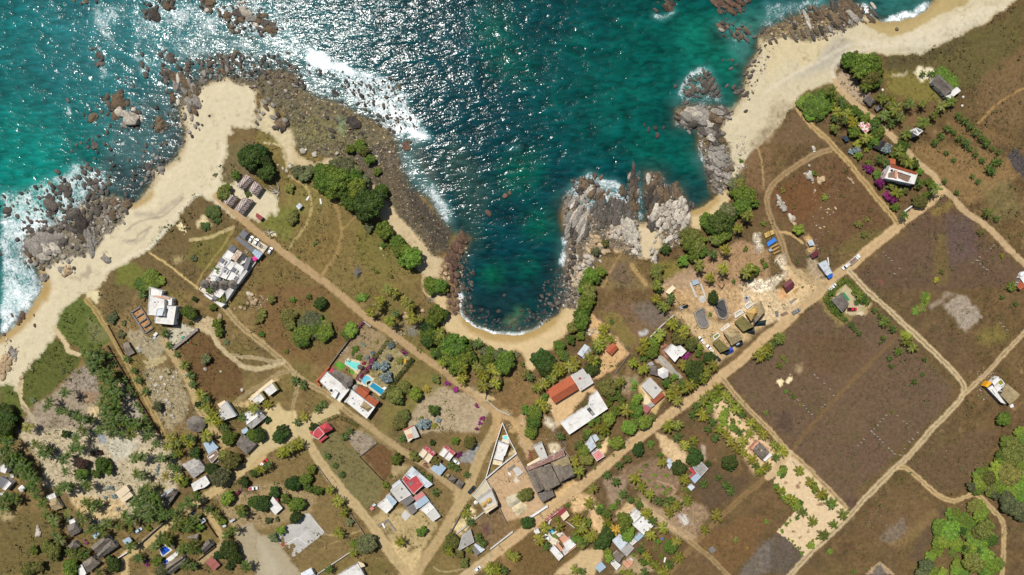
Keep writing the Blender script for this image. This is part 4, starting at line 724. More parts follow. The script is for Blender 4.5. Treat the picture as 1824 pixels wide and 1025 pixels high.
e = B('water_barrel', 'C', "685,715", "green barrel on the gravel behind the stone retaining wall", 'barrel'); e.tank((0, 0, 0), 1.0, mat('barrel_green', '4aa08a', .5, .1), 1.4)
e = B('debris_pile', 'C', "180,855", "pale round rubble pile on the bare ground near the brown shed", 'rubble'); e.cone("180,852,26", .0, .8, 'pale_concrete', .5, 'rubble', False)
# the twin villas
e = B('villa', 'D', "300,620", "white villa with curved grey thatch and turquoise pool", 'villa', mark='the thatched pool villa')
e.flat("215,525 420,690 330,803 150,608", 4.2); e.flat("285,690 320,715 290,772 250,742", 6.0, z0=4.2, win=False); e.gable("290,505 455,600 400,690 255,545", 4.4, 6.2, 'thatch_grey', t=.45, hip=.15, sag=.3); e.cone("405,615,50", 4.2, 6.0, 'thatch_grey', .1); e.shed("260,487 288,512 265,542 238,522", 4.4, 4.0, 'red_paint', name='red_roof')
e.pool("408,415 445,430 490,445 512,440 512,465 485,512 440,485 388,450", 'pool_turquoise'); e.cone("518,482,24", 2.6, 4.0, 'thatch_grey', .1); e.slab("125,620 160,590 250,480 240,470 120,610", 2.0, 'tile_orange', 'boundary_wall'); e.slab("130,630 160,655 165,640 140,612", 2.0, 'tile_orange', 'boundary_wall')
e.tank((W2(zz('D', "200,655")[0], 5)[0]-e.l[0], W2(zz('D', "200,655")[0], 5)[1]-e.l[1], 4.2), .6, 'metal_grey'); e.tank((W2(zz('D', "265,690")[0], 5)[0]-e.l[0], W2(zz('D', "265,690")[0], 5)[1]-e.l[1], 4.2), .7, 'plastic_black')
e = B('villa', 'D', "530,790", "white villa with red tiled roofs, tan thatch and keyhole lap pool", 'villa', mark='the keyhole pool villa')
e.flat("440,690 655,850 580,955 395,805", 4.2, tank="510,820,2.2"); e.gable("510,655 600,722 560,770 475,700", 4.6, 5.6, 'tile_orange', t=.35); e.gable("600,735 693,800 655,842 560,775", 4.6, 5.6, 'tile_orange', t=.35); e.shed("520,652 612,692 592,730 530,690", 3.6, 3.1, 'tile_brown', name='tiled_roof', walls=False); e.gable("555,795 632,850 590,892 518,842", 4.6, 6.6, 'thatch_tan', hip=.3)
e.pool(" ".join(f"{580+42*math.cos(k*.52)},{605+42*math.sin(k*.52)}" for k in range(12)), 'pool_sky', w_=.9); e.pool("600,608 622,612 742,692 715,738 580,640 580,620", 'pool_blue', w_=.35); e.cone("475,668,24", 2.4, 3.2, 'concrete', .05, 'dome', False); e.slab("395,805 440,750 425,742 380,795", 2.2, 'pale_concrete', 'boundary_wall')
e.slab("745,690 765,672 740,660 720,680", .3, 'white_render', 'pool_step')
e = B('garden_palapa', 'D', "780,392", "square grey palapa in the agave garden behind the villas", 'palapa', mark='the square garden palapa'); e.gable("780,357 815,393 780,430 745,393", 2.6, 4.0, 'thatch_grey', hip=.48, walls=False)
e = B('slide', 'D', "935,425", "yellow plastic play slide beside the clipped hedge", 'slide'); e.shed("925,405 945,412 935,450 920,445", 1.6, .5, 'yellow_paint', walls=False, name='chute', ribs=False)
e = B('garden_table', 'D', "548,275", "green garden bench set on the bare lawn", 'bench'); e.shed("530,258 570,285 562,295 525,270", .8, .8, mat('garden_green', '3d7a68', .6, .1), walls=False, name='bench_top', ribs=False)
wall_thing('garden_wall', 'D', "555,60 420,235 245,470", 1.8, .35, 'dark_concrete', "dark garden wall along the upper-left side of the villas"); wall_thing('garden_wall', 'D', "555,62 618,108", 1.8, .4, 'pale_concrete', "short pale garden wall at the top corner of the villas")
# west cluster
e = B('bare_house', 'E', "330,365", "pale L shaped house with tan terrace below the brown field", 'house', mark='the pale L house'); e.flat("325,300 398,400 300,432 270,395 300,365 282,335", 3.2, roofm='pale_concrete'); e.slab("268,315 318,287 330,302 285,340", .6, 'cream', 'terrace'); e.slab("262,365 285,348 302,365 270,390", .6, 'cream', 'terrace'); e.slab("318,297 332,294 402,395 392,402", 3.9, 'metal_grey', 'roof_edge', 3.2, False)
e = B('rental_house', 'E', "525,420", "house with white terrace roof and grey lower pitch beside the sandy yard", 'house', mark='the half grey house'); e.flat("445,385 545,340 580,378 470,462", 3.2); e.shed("580,380 612,405 502,495 470,462", 3.6, 2.8, 'concrete', name='cement_roof'); e.slab("432,500 470,478 490,510 440,530", 2.6, 'metal_blue', 'lean_to', 0, False)
e = B('grey_thatch_house', 'E', "470,585", "large weathered grey roof between dark mango trees", 'house'); e.gable("440,520 540,600 470,672 395,598", 2.8, 4.6, 'thatch_grey', hip=.3, sag=.3)
for q, t_, lab in (("590,215 655,165 692,212 628,260", "628,185 650,165 690,205 665,225", "small white block with cream terrace, right one of two by track"), ("508,285 570,232 602,275 548,322", "500,270 550,232 560,242 515,285", "small white block with cream terrace, left one of two by track")):
    e = B('guest_block', 'E', q.split()[0], lab, 'guest house', mark=None); e.flat(q, 3.0); a, b_, c, d = zz('E', q); e.slab(t_, .5, 'cream', 'terrace'); e.slab(" ".join(f"{(p[0]-320)*3.943+dx},{(p[1]-640)*3.943+dy}" for p, dx, dy in ((b_, -6, 4), (b_, 6, -4), (c, 6, 2), (c, -6, 8))), 3.9, mat('olive_wall', '7d7648', .8, .1), 'side_wall', 0, False)
    e.slab("505,255 650,140 660,155 515,275" if 'right' in lab else "480,280 505,255 515,275 500,295", .12, 'cream', 'path_slab')
MARKS.append((470, 695, 'the cream terrace blocks'))
e = B('round_palapa', 'E', "115,455", "round grey thatched palapa beside the tan track", 'palapa', mark='the round grey palapa'); e.cone("115,455,68", 2.2, 5.2, 'thatch_grey', .1, sq=.85)
e = B('metal_roof_house', 'E', "220,615", "house with bluish metal roof among palms", 'house', mark='the blue metal house'); e.shed("165,590 225,570 272,622 200,668", 3.2, 2.6, 'metal_blue'); e.flat("190,682 256,635 282,672 225,732", 2.4, 'white_render', 'brown_board', par=.25, win=False); e.slab("205,690 240,668 246,676 212,700", 2.7, 'white_render', 'beam', 2.4, False); e.slab("240,720 272,690 280,712 250,735", .2, 'pale_concrete', 'terrace')
e = B('tattered_house', 'E', "100,760", "house under a ragged pale tarpaulin roof", 'house', mark='the ragged roof house'); e.gable("15,740 122,688 188,772 98,838", 2.6, 3.8, mat('ragged_sheet', 'b6b1a9', .9, .3, 1.4, '8a847b', (.5, .6)), hip=.1)
e = B('white_roof_house', 'E', "145,875", "house with jagged white roof beside the grey bushy tree", 'house', mark='the jagged white house'); e.flat("80,878 180,818 192,835 212,870 198,885 170,905 130,915 100,930", 3.0, par=.1)
# far lower left
e = B('villa', 'F', "35,240", "white villa with a dark roof at the left edge behind palms", 'villa', mark='the left edge villa'); e.flat("-10,155 25,118 66,135 42,200 0,185", 4.5); e.shed("10,218 82,258 35,332 -15,300", 3.6, 3., 'slate'); e.flat("70,258 92,280 42,338 18,325", 3.6, win=False); e.flat("80,210 105,205 112,232 90,232", 3., win=False); e.flat("-10,362 20,360 34,380 0,390", 3., win=False)
e = B('shade_tent', 'F', "172,325", "white shade sail tent under palms at the left", 'tent'); e.gable("145,320 180,290 205,320 172,355", 2.4, 3.4, 'white_render', hip=.45, walls=False, name='canopy')
e = B('thatched_cabin', 'F', "440,430", "cabin half white terrace and half tan thatch", 'cabin', mark='the tan thatch cabin'); e.flat("375,385 440,355 456,392 388,418", 2.6); e.gable("388,420 456,394 512,480 430,502", 2.6, 4.4, 'thatch_tan', hip=.2, t=.5)
e = B('thatched_cabin', 'F', "595,640", "cabin with dark grey rounded thatch and white patio", 'cabin', mark='the dark thatch cabin'); e.gable("540,622 612,598 655,672 570,712", 2.6, 4.6, 'thatch_grey', hip=.25); e.flat("558,582 600,568 614,594 566,612", 2.4)
e = B('thatched_house', 'F', "840,790", "biggest brown thatched house of the lower left, two ridges", 'house', mark='the big lower thatched house'); e.gable("735,795 855,700 905,740 790,850", 3., 5.6, 'thatch_brown', hip=.15); e.gable("780,860 905,735 955,795 810,892", 3., 5.2, 'thatch_grey', hip=.15); e.shed("750,700 800,668 812,690 770,735", 2.8, 2.5, 'metal_blue')
e = B('thatched_house', 'F', "740,930", "thatched house with white side terrace below the biggest one", 'house', mark='the terrace thatched house'); e.gable("668,922 742,870 812,930 715,1005", 3., 5.4, 'thatch_brown', hip=.2); e.flat("640,950 665,938 700,1010 655,1060 640,1010", 2.6)
e = B('thatched_cabin', 'F', "600,785", "small grey thatched cabin half hidden by palms", 'cabin'); e.gable("545,790 602,738 652,790 592,826", 2.4, 4.2, 'thatch_grey', hip=.3)
e = B('cream_roof_house', 'G', "115,225", "cream flat roof house on the sandy palm plot", 'house', mark='the cream roof house'); e.shed("28,207 140,135 172,190 75,272", 3.4, 2.9, 'cream', ribs=False, name='sheet_roof'); e.shed("75,278 175,197 205,240 105,312", 3.0, 2.6, 'cream', ribs=False, name='sheet_roof')
e = B('solar_house', 'G', "560,245", "grey roofed house with white panels along the road", 'house', mark='the grey panel house'); e.gable("480,242 590,168 645,210 548,342", 2.8, 4.2, 'thatch_grey', t=.35); e.flat("478,240 585,168 600,180 500,262", 3.6, z0=3., win=False, par=.1)
for q in ("520,205 545,190 555,200 530,216", "550,188 575,172 585,182 560,197"): e.slab(q, 3.9, 'metal_blue', 'solar_panel', 3.62, False)
e = B('guard_hut', 'G', "890,490", "tiny white roofed hut at the lane corner", 'hut'); e.shed("860,485 905,458 922,490 880,522", 2.6, 2.3, 'metal_white'); e.shed("835,440 870,418 880,435 845,458", 2.2, 2.0, 'metal_white', walls=False)
e = B('thatched_cabin', 'G', "800,640", "brown thatch strip cabin among dense palms", 'cabin'); e.gable("735,645 850,618 845,682 740,660", 2.4, 3.6, 'thatch_brown')
e = B('swimming_pool', 'G', "525,785", "deep blue swimming pool with pale deck among palms", 'swimming pool', mark='the deep blue pool'); e.pool("472,770 525,735 575,775 502,832", 'pool_deep', w_=.8); e.gable("562,725 600,705 620,745 590,770", 2.4, 3.4, 'thatch_grey', hip=.3, walls=False)
e = B('terrace_house', 'G', "630,890", "thatched house with white terrace and small turquoise plunge pool", 'house', mark='the plunge pool house'); e.gable("530,925 690,828 725,850 560,970", 3., 4.6, 'thatch_brown', t=.6); e.gable("560,975 725,850 750,885 575,1020", 3., 4.9, 'thatch_grey', t=.35); e.slab("495,890 655,775 672,808 520,925", .3, 'white_roof', 'terrace'); e.pool("562,855 592,838 612,860 582,880", 'pool_turquoise', w_=.25); e.slab("505,892 545,868 558,888 520,915", .6, 'tarp_royal', 'solar_panel')
e = B('thatched_cabin', 'G', "940,740", "dark thatched cabin with pale front at the lane bend", 'cabin', mark='the lane bend cabin'); e.gable("880,742 952,665 1005,720 912,802", 2.6, 4.6, 'thatch_grey', t=.5); e.slab("868,778 885,762 912,795 895,806", 2.4, 'cream', 'porch', 0, False)
e = B('red_roof_shed', 'G', "990,905", "shed with corrugated brownish red roof", 'shed', mark='the brownish red shed'); e.shed("918,890 992,835 1062,930 1000,980", 3.0, 2.5, mat('metal_brick', 'a5645a', .6, .15, .9, '86504a', (.5, .65)))
e = B('lean_to', 'G', "150,690", "small bluish white metal lean-to among palms", 'lean-to'); e.shed("100,682 165,645 197,686 135,732", 2.6, 2.2, 'metal_blue', walls=False)
wall_thing('road_wall', 'G', "30,870 65,850 160,790", 1.8, .5, 'white_render', "white wall with gate pier along the lower left road"); wall_thing('road_wall', 'G', "250,735 470,540 640,412", 1.8, .4, 'dark_concrete', "long dark wall along the lower left road under palms", mark='the long dark wall'); wall_thing('lane_wall', 'G', "935,490 1040,640", 1.6, .4, 'dark_wood', "dark fence wall along the short lane"); wall_thing('lane_wall', 'G', "850,870 1020,735", 1.6, .4, 'dark_wood', "dark fence wall beside the lane to the red shed")
for q, nm in (("1155,490 1205,465 1212,480 1165,508", 'white market stall roof beside trees above the dirt court'), ("1085,535 1118,525 1125,545 1092,556", 'white stall roof near the lane end')):
    e = B('stall', 'G', q.split()[0], nm, 'stall'); e.shed(q, 2.3, 2.1, 'metal_white', walls=False)
# middle bottom
e = B('red_house', 'H', "620,170", "house with red pyramid roof and red awnings at the junction", 'house', mark='the red pyramid house'); e.gable("605,102 680,63 732,130 655,168", 3.8, 6.0, 'red_paint', hip=.46)
e.flat("562,140 602,103 656,168 600,222 545,195", 3.6, roofm='red_worn', tank="575,200,2"); e.shed("520,150 562,135 572,172 545,195", 3.0, 2.4, 'red_paint', name='awning'); e.shed("670,182 684,194 618,252 600,236", 2.8, 2.2, 'red_paint', name='awning', walls=False)
e = B('white_cottage', 'H', "195,825", "white cottage with bright sheet roof among trees", 'cottage', mark='the bright white cottage'); e.shed("135,825 185,740 272,850 205,912", 3.2, 2.6, 'white_roof', ribs=False, name='sheet_roof'); e.shed("125,825 148,760 175,742 140,828", 2.6, 2.6, 'glass', name='glass_roof', walls=False); e.shed("190,738 230,760 240,800 225,795", 2.4, 2.2, 'metal_red', walls=False)
e = B('sports_court', 'T', "700,420", "grey concrete court with worn white patches", 'court', mark='the concrete court'); e.slab("780,115 850,110 1055,372 595,735 420,520 385,400 560,265 660,250", .15, mat('court', 'b5b1aa', .9, .15, .35, 'd8d6d2', (.55, .75)), 'slab'); e.slab("545,515 690,430 694,436 550,522", .157, 'white_render', 'line', .1); e.slab("685,435 690,430 815,530 810,534", .157, 'white_render', 'line', .1); e.slab("820,110 838,108 1050,355 1040,372", .5, 'pale_concrete', 'kerb_step')
for i, q in enumerate(("465,525", "510,540", "490,515", "528,508", "480,545")):
    e = B('plastic_chair', 'T', q, "red plastic chair at the lower left corner of the court", 'chair', 'red chairs on the court'); r = .28
    mesh('seat', [(x, y, z) for z in (.4, .45) for x, y in ((-r, -r), (r, -r), (r, r), (-r, r))], [(4, 5, 6, 7), (3, 2, 1, 0)]+[(k, (k+1) % 4, 4+(k+1) % 4, 4+k) for k in range(4)], mat('red_plastic', 'd8443c', .5, .05), e.o)
    mesh('backrest', [(x, y, z) for z in (.45, .95) for x, y in ((-r, r-.05), (r, r-.05), (r, r), (-r, r))], [(4, 5, 6, 7)]+[(k, (k+1) % 4, 4+(k+1) % 4, 4+k) for k in range(4)], M('red_plastic'), e.o)
    for x, y in ((-r, -r), (r, -r), (r, r), (-r, r)): e.post((x*.9, y*.9), 0, .4, .03, 'red_plastic', 'leg')
e = B('hall', 'T', "1400,900", "large white metal roofed hall at the bottom edge", 'hall', mark='the big white hall'); e.shed("1210,960 1510,775 1590,905 1480,1010 1300,1050".replace(' 1480,1010', '') if False else "1190,970 1505,790 1620,1010 1300,1180", 5.0, 4.2, 'white_roof', name='metal_roof'); e.shed("1505,760 1580,790 1600,830 1530,850", 4.4, 4.2, 'cream', walls=False, ribs=False)
e = B('small_white_house', 'T', "830,910", "small white house with pale blue gable at the bottom edge", 'house'); e.gable("725,925 868,852 930,945 780,1030", 3., 3.9, 'metal_white', t=.72)
wall_thing('boundary_wall', 'T', "925,950 1130,810 1430,610", 1.5, .35, 'pale_concrete', "pale straight boundary wall below the concrete court", mark='the straight boundary wall')
# the red and grey compound
e = B('compound_house', 'I', "470,600", "house with red flat terrace wrapped by white metal roofing", 'house', mark='the red terrace house'); e.shed("460,445 640,600 588,636 430,520".replace("430,520", "400,512"), 3.6, 3.2, 'metal_white'); e.flat("395,515 440,555 495,518 562,605 470,688 370,560", 4.2, 'white_render', 'red_worn', par=.3, tank="408,568,2.2 368,560,2"); e.flat("268,655 362,580 452,690 345,755", 3.8, roofm='pale_concrete'); e.shed("285,608 350,560 365,580 290,645", 3.6, 3.3, 'metal_white'); e.slab("425,590 455,570 470,590 440,615", 4.26, 'dark_concrete', 'patch', 4.2, False)
e = B('weathered_barn', 'I', "430,780", "barn with two weathered brown roofs beside the yard", 'barn'); e.shed("358,752 452,686 482,735 405,800", 3.4, 2.9, 'dark_concrete', name='weathered_roof', wallm='dark_concrete'); e.shed("405,802 470,765 502,832 455,872", 3.0, 2.5, 'dark_concrete', name='weathered_roof', wallm='dark_concrete')
e = B('row_house', 'I', "580,760", "row house with pink, bluish and grey roof sections", 'house', mark='the pink strip row house'); e.shed("470,713 545,660 575,695 495,750", 3.2, 2.8, 'metal_pink'); e.shed("495,750 575,696 610,745 520,810 465,775".replace(' 465,775', ''), 3., 2.6, 'metal_blue'); e.shed("462,778 495,752 522,800 500,820", 2.6, 2.4, 'metal_white'); e.flat("530,822 610,755 650,800 580,860", 3., roofm='white_roof', tank="600,825,2.2"); e.flat("580,862 650,800 706,880 640,925", 3.2, roofm='pale_concrete')
e = B('yard_slab', 'I', "400,870", "square pale concrete slab on the yard", 'slab'); e.slab("360,870 400,822 450,870 400,922", .15, 'pale_concrete', 'paving')
e = B('white_house', 'I', "240,780", "white flat house with a bluish wing by the curved road", 'house', mark='the blue wing house'); e.flat("153,785 235,718 292,800 235,856", 3.6, tank="210,750,2"); e.flat("230,708 262,688 326,755 290,795", 3.2, roofm='metal_blue')
e = B('garden_house', 'I', "445,165", "cream terrace house with pale sloped roof in cactus garden", 'house', mark='the cream terrace house'); e.flat("380,125 440,102 475,195 425,235 410,190", 3.4, roofm='cream'); e.shed("440,102 480,88 522,188 475,205", 3.9, 3.3, 'pale_concrete', name='sheet_roof', ribs=False); e.slab("412,170 455,158 470,190 425,205", 3.9, 'salmon', 'roof_terrace', 3.4, False); e.slab("378,125 475,85 480,92 382,134", 4.0, 'tile_orange', 'tile_edge', 3.4, False)
for q1, q2, lab, mk in (("580,262 666,330 640,358 555,290", "555,290 640,358 600,415 515,340", "twin house with faded red roof strip and cream terrace, left one", 'the left twin house'), ("758,258 840,328 818,350 735,280", "735,280 818,350 780,400 692,340", "twin house with faded red roof strip and white terrace, right one", 'the right twin house')):
    e = B('twin_house', 'I', q2.split()[0], lab, 'house', mark=mk); e.shed(q1, 3.4, 3.9, mat('red_faded', 'a8474a', .8, .15, 1.2, 'cfa6a2', (.5, .62)), name='red_roof'); e.flat(q2, 3.3, roofm='white_roof' if 'right' in lab else 'cream', par=.4)
    v = [tuple(float(x) for x in p.split(',')) for p in q2.split()]; md = lambda a, b_, t_: f"{v[a][0]+(v[b_][0]-v[a][0])*t_},{v[a][1]+(v[b_][1]-v[a][1])*t_}"
    e.slab(f"{md(0, 1, .45)} {md(0, 1, .55)} {md(3, 2, .55)} {md(3, 2, .45)}", 3.7, 'grey_wood', 'pergola', 3.32, False)
e = B('metal_shed', 'I', "690,465", "shed with plain blue-grey metal roof beside the track", 'shed', mark='the blue-grey shed'); e.shed("615,465 690,400 756,460 700,530", 3.2, 2.7, 'metal_blue')
for q, lab in (("810,556,40", "left of two square thatched huts by the road"), ("874,596,42", "right of two square thatched huts by the road")):
    p = [float(x) for x in q.split(',')]; e = B('palapa_hut', 'I', q, lab, 'hut', 'two square thatched huts'); r = p[2]; e.gable(f"{p[0]-8},{p[1]-r} {p[0]+r},{p[1]-6} {p[0]+8},{p[1]+r} {p[0]-r},{p[1]+6}", 2.2, 4.0, 'thatch_grey', hip=.45, walls=False)
MARKS.append((812, 857, 'the two thatched huts'))
e = B('market_stand', 'I', "770,522", "tiny tan roofed stand beside the thatched huts", 'stand'); e.shed("755,520 772,503 788,520 770,540", 2.2, 2., 'thatch_tan', walls=False)
e = B('concrete_ruin', 'I', "240,960", "unfinished low walled plot with pale blocks at the fork", 'foundation'); e.slab("165,960 240,905 250,915 175,975", .7, 'grey_wood', 'low_wall'); e.slab("195,940 210,932 230,975 218,980", .8, 'white_render', 'beam'); e.slab("240,905 252,900 325,1000 310,1008", .7, 'grey_wood', 'low_wall')
e = B('junk_cart', 'I', "115,800", "white and pink clutter beside the blue wing house", 'cart'); e.shed("90,810 115,790 130,815 105,832", 1.4, 1.2, 'metal_pink', walls=False); e.shed("108,785 130,765 148,780 125,795", 1.6, 1.5, 'metal_white', walls=False)
# triangle villa and pointed building
e = B('triangle_villa', 'J', "390,330", "white villa inside a triangular white walled plot", 'villa', mark='the triangular walled villa'); e.flat("365,255 465,290 428,392 345,350", 4.2, tank="415,262,2"); e.flat("345,352 422,378 408,440 320,418", 3.6, par=.2); e.pool("413,203 450,195 456,226 420,236", 'pool_turquoise', w_=.6); e.slab("400,230 470,240 478,272 395,255", .25, 'deck_pale', 'terrace'); e.slab("372,300 410,330 395,345 355,320", 4.9, 'white_roof', 'roof_volume', 4.2, False); e.slab("318,425 405,445 390,480 310,470", .4, 'cream', 'terrace')
for q, lab in (("405,70 340,270 245,600", "long white wall on the road side of the triangular villa"), ("408,75 470,220 540,360", "white wall on the right side of the triangular villa"), ("540,360 400,470 245,602", "white wall closing the bottom of the triangular villa")): wall_thing('boundary_wall', 'J', q, 2.2, .4, 'white_render', lab)
e = B('pointed_house', 'J', "260,800", "grey pointed building with two straw roof domes", 'house', mark='the pointed building'); e.flat("165,820 302,722 360,862 235,925", 6.5, 'pale_concrete', 'pale_concrete', par=.4); e.cone("276,822,30 225,860,30", 6.6, 8.6, 'thatch_new', .15, posts=False); e.slab("230,905 355,838 360,870 245,950", 6.9, 'cream', 'balcony', 5.2, False); e.flat("240,612 300,720 165,818 115,775", 1.2, 'white_render', 'grey_sand', par=.7, win=False); e.cone("150,840,20", .1, .9, 'white_render', .2, 'plaster_heap', False)
e = B('thatched_lodge', 'J', "860,600", "huge brown thatched lodge with many ridges", 'lodge', mark='the huge thatched lodge')
for q, he, hr, t_, m_, hp in (("728,510 805,708 735,748 640,548", 4.2, 7.0, .45, 'thatch_brown', .05), ("868,478 962,662 815,722 722,515", 4.4, 7.8, .5, 'thatch_brown', .05), ("1105,582 1035,395 868,455 960,645", 4.4, 8.0, .5, 'thatch_brown', .12), ("880,712 908,775 790,842 742,765", 4.0, 6.6, .5, 'thatch_grey', .2), ("1035,392 1060,470 930,520 885,455", 5.2, 8.6, .5, 'thatch_tan', .25), ("965,580 1090,540 1105,585 975,640", 5., 7.4, .4, 'thatch_grey', .1), ("820,690 890,690 870,725 810,735", 4.6, 6.8, .5, 'thatch_brown', .3)): e.gable(q, he, hr, m_, t=t_, hip=hp, sag=.4)
e.shed("630,505 990,330 1008,388 645,535", 3.4, 4.2, mat('tile_mauve', '8b6a60', .9, .25, 1.2, 'a98a7c', (.5, .6)), name='tiled_roof'); e.slab("640,470 760,400 778,440 650,495", .5, 'cream', 'terrace'); e.flat("700,300 785,262 842,410 782,446", 3.4, 'pale_concrete', 'pale_concrete', par=.7); e.slab("890,340 905,335 920,360 905,365", .4, 'white_render', 'block')
e = B('trough', 'J', "672,380", "long red trough beside the huge lodge", 'trough'); e.slab("655,340 668,336 690,422 678,427", 1.0, 'metal_red', 'basin')
e = B('cistern', 'J', "550,535", "square grey concrete cistern with cracked cover", 'cistern'); e.slab("503,510 560,488 607,545 545,590", 1.0, 'pale_concrete', 'cover'); e.slab("450,515 520,470 530,480 465,540", .7, 'grey_wood', 'plank_stack'); e.slab("455,540 485,560 490,580 465,570", .6, 'white_render', 'block')
for q, m_, lab in (("520,820,68", 'grey_sand', 'greyish sand heap in the walled yard'), ("560,885,72", 'sand_pile', 'yellowish sand heap in the walled yard')):
    e = B('sand_heap', 'J', q, lab, 'sand heap'); e.cone(q, 0, 3.0, m_, .3, 'heap', False)
wall_thing('yard_wall', 'J', "665,978 830,868", 2.0, 1.0, 'white_render', "white front wall of the sandy yard by the main road"); wall_thing('yard_wall', 'J', "540,365 640,540 740,750", 1.8, .45, 'stone_wall', "grey wall between sandy yard and huge lodge"); wall_thing('yard_wall', 'J', "300,725 370,870 440,1025", 1.8, .35, 'dark_concrete', "dark wall below the pointed building"); wall_thing('yard_wall', 'J', "985,310 1075,430", 1.8, .45, 'stone_wall', "grey wall right of the huge lodge")
e = B('patched_house', 'J', "1245,290", "white patched metal roof house above the pink one", 'house', mark='the white patched house'); e.shed("1180,312 1255,195 1308,300 1235,365", 3.2, 2.7, 'metal_white'); e.shed("1262,198 1305,182 1335,230 1300,260", 2.8, 2.5, 'metal_white')
e = B('pink_house', 'J', "1325,385", "house with flat pink roof beside the main road", 'house', mark='the pink house'); e.flat("1265,372 1330,328 1388,395 1312,442", 3.2, 'white_render', 'metal_pink', par=.15, tank="1325,382,2")
# centre
e = B('tiled_barn', 'K', "360,600", "long barn with orange tiled roof joined to a concrete block", 'barn', mark='the orange tiled barn'); e.gable("235,605 430,486 492,596 305,712", 3.6, 5.8, 'tile_orange', t=.52); e.flat("430,490 530,435 562,480 575,470 612,545 510,610", 4.0, 'white_render', 'pale_concrete', par=.15, tank="500,510,1.8 512,590,1.8"); e.slab("492,505 508,500 512,518 498,520", 4.3, 'red_paint', 'tank_base', 4., False)
e = B('white_l_house', 'K', "540,790", "long white flat roofed L shaped building", 'building', mark='the long white building'); e.flat("582,660 642,610 726,750 420,957 350,865 570,722", 3.8, par=.25); e.slab("556,755 582,738 625,795 602,808", 3.9, 'void_floor', 'roof_opening', 3.84, False); e.slab("585,775 605,768 618,795 600,803", 4.5, 'concrete', 'stair_head', 3.9, False)
e = B('beach_shed', 'K', "535,295", "shed with half white half grey metal roof near the cove", 'shed', mark='the beach shed'); e.shed("542,237 578,258 522,340 482,315", 3.2, 2.9, 'metal_white'); e.shed("578,260 592,292 530,358 522,342", 2.8, 2.5, 'metal_grey', walls=False)
e = B('tiled_hut', 'K', "758,275", "small hut with orange tiled roof near the cove", 'hut', mark='the small orange hut'); e.gable("705,282 765,226 810,266 755,328", 2.8, 3.8, 'tile_orange', t=.5)
# garden quarter
e = B('white_garden_house', 'L', "455,340", "white irregular flat roof house beside the magenta bougainvillea", 'house', mark='the irregular white house'); e.flat("365,325 430,263 470,285 500,272 552,320 508,368 490,365 450,417", 3.8, tank="475,350,2.2 455,335,1.8"); e.slab("325,300 375,270 360,250 320,285", .2, 'paving_red', 'patio'); e.slab("370,340 400,375 380,385 355,355", .2, 'paving_red', 'patio')
e = B('hexagon_pavilion', 'L', "348,510", "white hexagonal roofed pavilion with grey thatch annex", 'pavilion', mark='the white hexagon pavilion'); q = "350,460 396,490 392,545 346,562 304,532 300,482"; P_ = e.pts(q, 3.4); c = e.pts("350,512", 5.0)[0]
e.add('hexagonal_roof', [(x, y, 3.4) for x, y in P_]+[(x, y, 3.2) for x, y in P_]+[(c[0], c[1], 5.2)], [(i, (i+1) % 6, 12) for i in range(6)]+[(6+i, 6+(i+1) % 6, (i+1) % 6, i) for i in range(6)]+[tuple(range(6, 12))], 'white_roof')
for x, y in inset(P_, .5 if sum(P_[i][0]*P_[(i+1) % 6][1]-P_[(i+1) % 6][0]*P_[i][1] for i in range(6)) > 0 else .5): e.post((x, y), -.3, 3.25, .15, 'white_render')
e.gable("215,440 290,450 305,540 235,520", 2.8, 4.2, 'thatch_grey', hip=.2); e.slab("210,430 250,410 270,440 225,450", 2.6, 'metal_grey', 'lean_to', 2.4, False)
e = B('tin_house', 'L', "250,650", "house with plain grey sheet roof and brick tiled porch", 'house', mark='the grey sheet house'); e.shed("235,550 342,660 265,738 155,622", 3.4, 3.9, 'pale_concrete', name='sheet_roof', ribs=False); e.shed("330,668 362,705 275,786 238,742", 3.2, 2.6, 'tile_brown', name='tiled_roof'); e.tank((W2(zz('L', "275,632")[0], 5)[0]-e.l[0], W2(zz('L', "275,632")[0], 5)[1]-e.l[1], 3.6), .7, 'metal_grey'); e.slab("150,640 190,690 175,780 240,800 235,750 165,630", .15, 'cream', 'patio'); e.flat("215,790 250,765 275,790 240,815", 2.4, 'pale_concrete', 'concrete', par=.1, win=False)
e = B('pink_shed', 'L', "198,828", "shed with faded dark pink roof below the grey sheet house", 'shed'); e.shed("155,820 195,783 242,822 205,868", 2.8, 2.4, mat('metal_plum', 'b06a6a', .6, .15, .8, '94585a', (.5, .65)))
e = B('driveway', 'L', "340,400", "dark old concrete driveway beside the hexagon pavilion", 'driveway'); e.slab("290,380 320,360 510,545 480,560", .1, 'concrete', 'paving')
wall_thing('field_wall', 'L', "435,8 330,100 235,195", 1.5, .5, 'pale_concrete', "pale wall between burnt field and garden houses")
# palapa building site
e = B('palapa_house', 'M', "1000,600", "new thatched palapa with tan pyramid roof and two pitched wings", 'palapa', mark='the new pitched palapa'); e.gable("980,530 1110,655 985,712 885,602", 3.4, 6.2, 'thatch_green', t=.25, hip=.1, walls=False); e.gable("1010,490 1130,425 1165,500 1075,592", 4.4, 8.0, 'thatch_new', hip=.45, walls=False); e.gable("1185,355 1240,485 1135,595 1110,400", 3.8, 6.8, 'thatch_tan', t=.5, hip=.15, walls=False); e.gable("1110,555 1160,500 1130,610 1100,650", 3.6, 6.4, 'thatch_brown', walls=False)
e.gable("1130,600 1250,575 1240,640 1120,650", .5, 1.6, 'tarp_dark', hip=.2, walls=False, name='tarpaulin'); e.gable("985,708 1112,660 1120,745 1060,735", .5, 1.6, 'tarp_dark', hip=.2, walls=False, name='tarpaulin')
for q in ("885,500 965,455 992,495 895,560", "1000,410 1072,362 1105,398 1030,458"): e.flat(q, .3, 'white_render', 'grey_sand', par=.8, win=False, edge=.5, name='basin_floor')
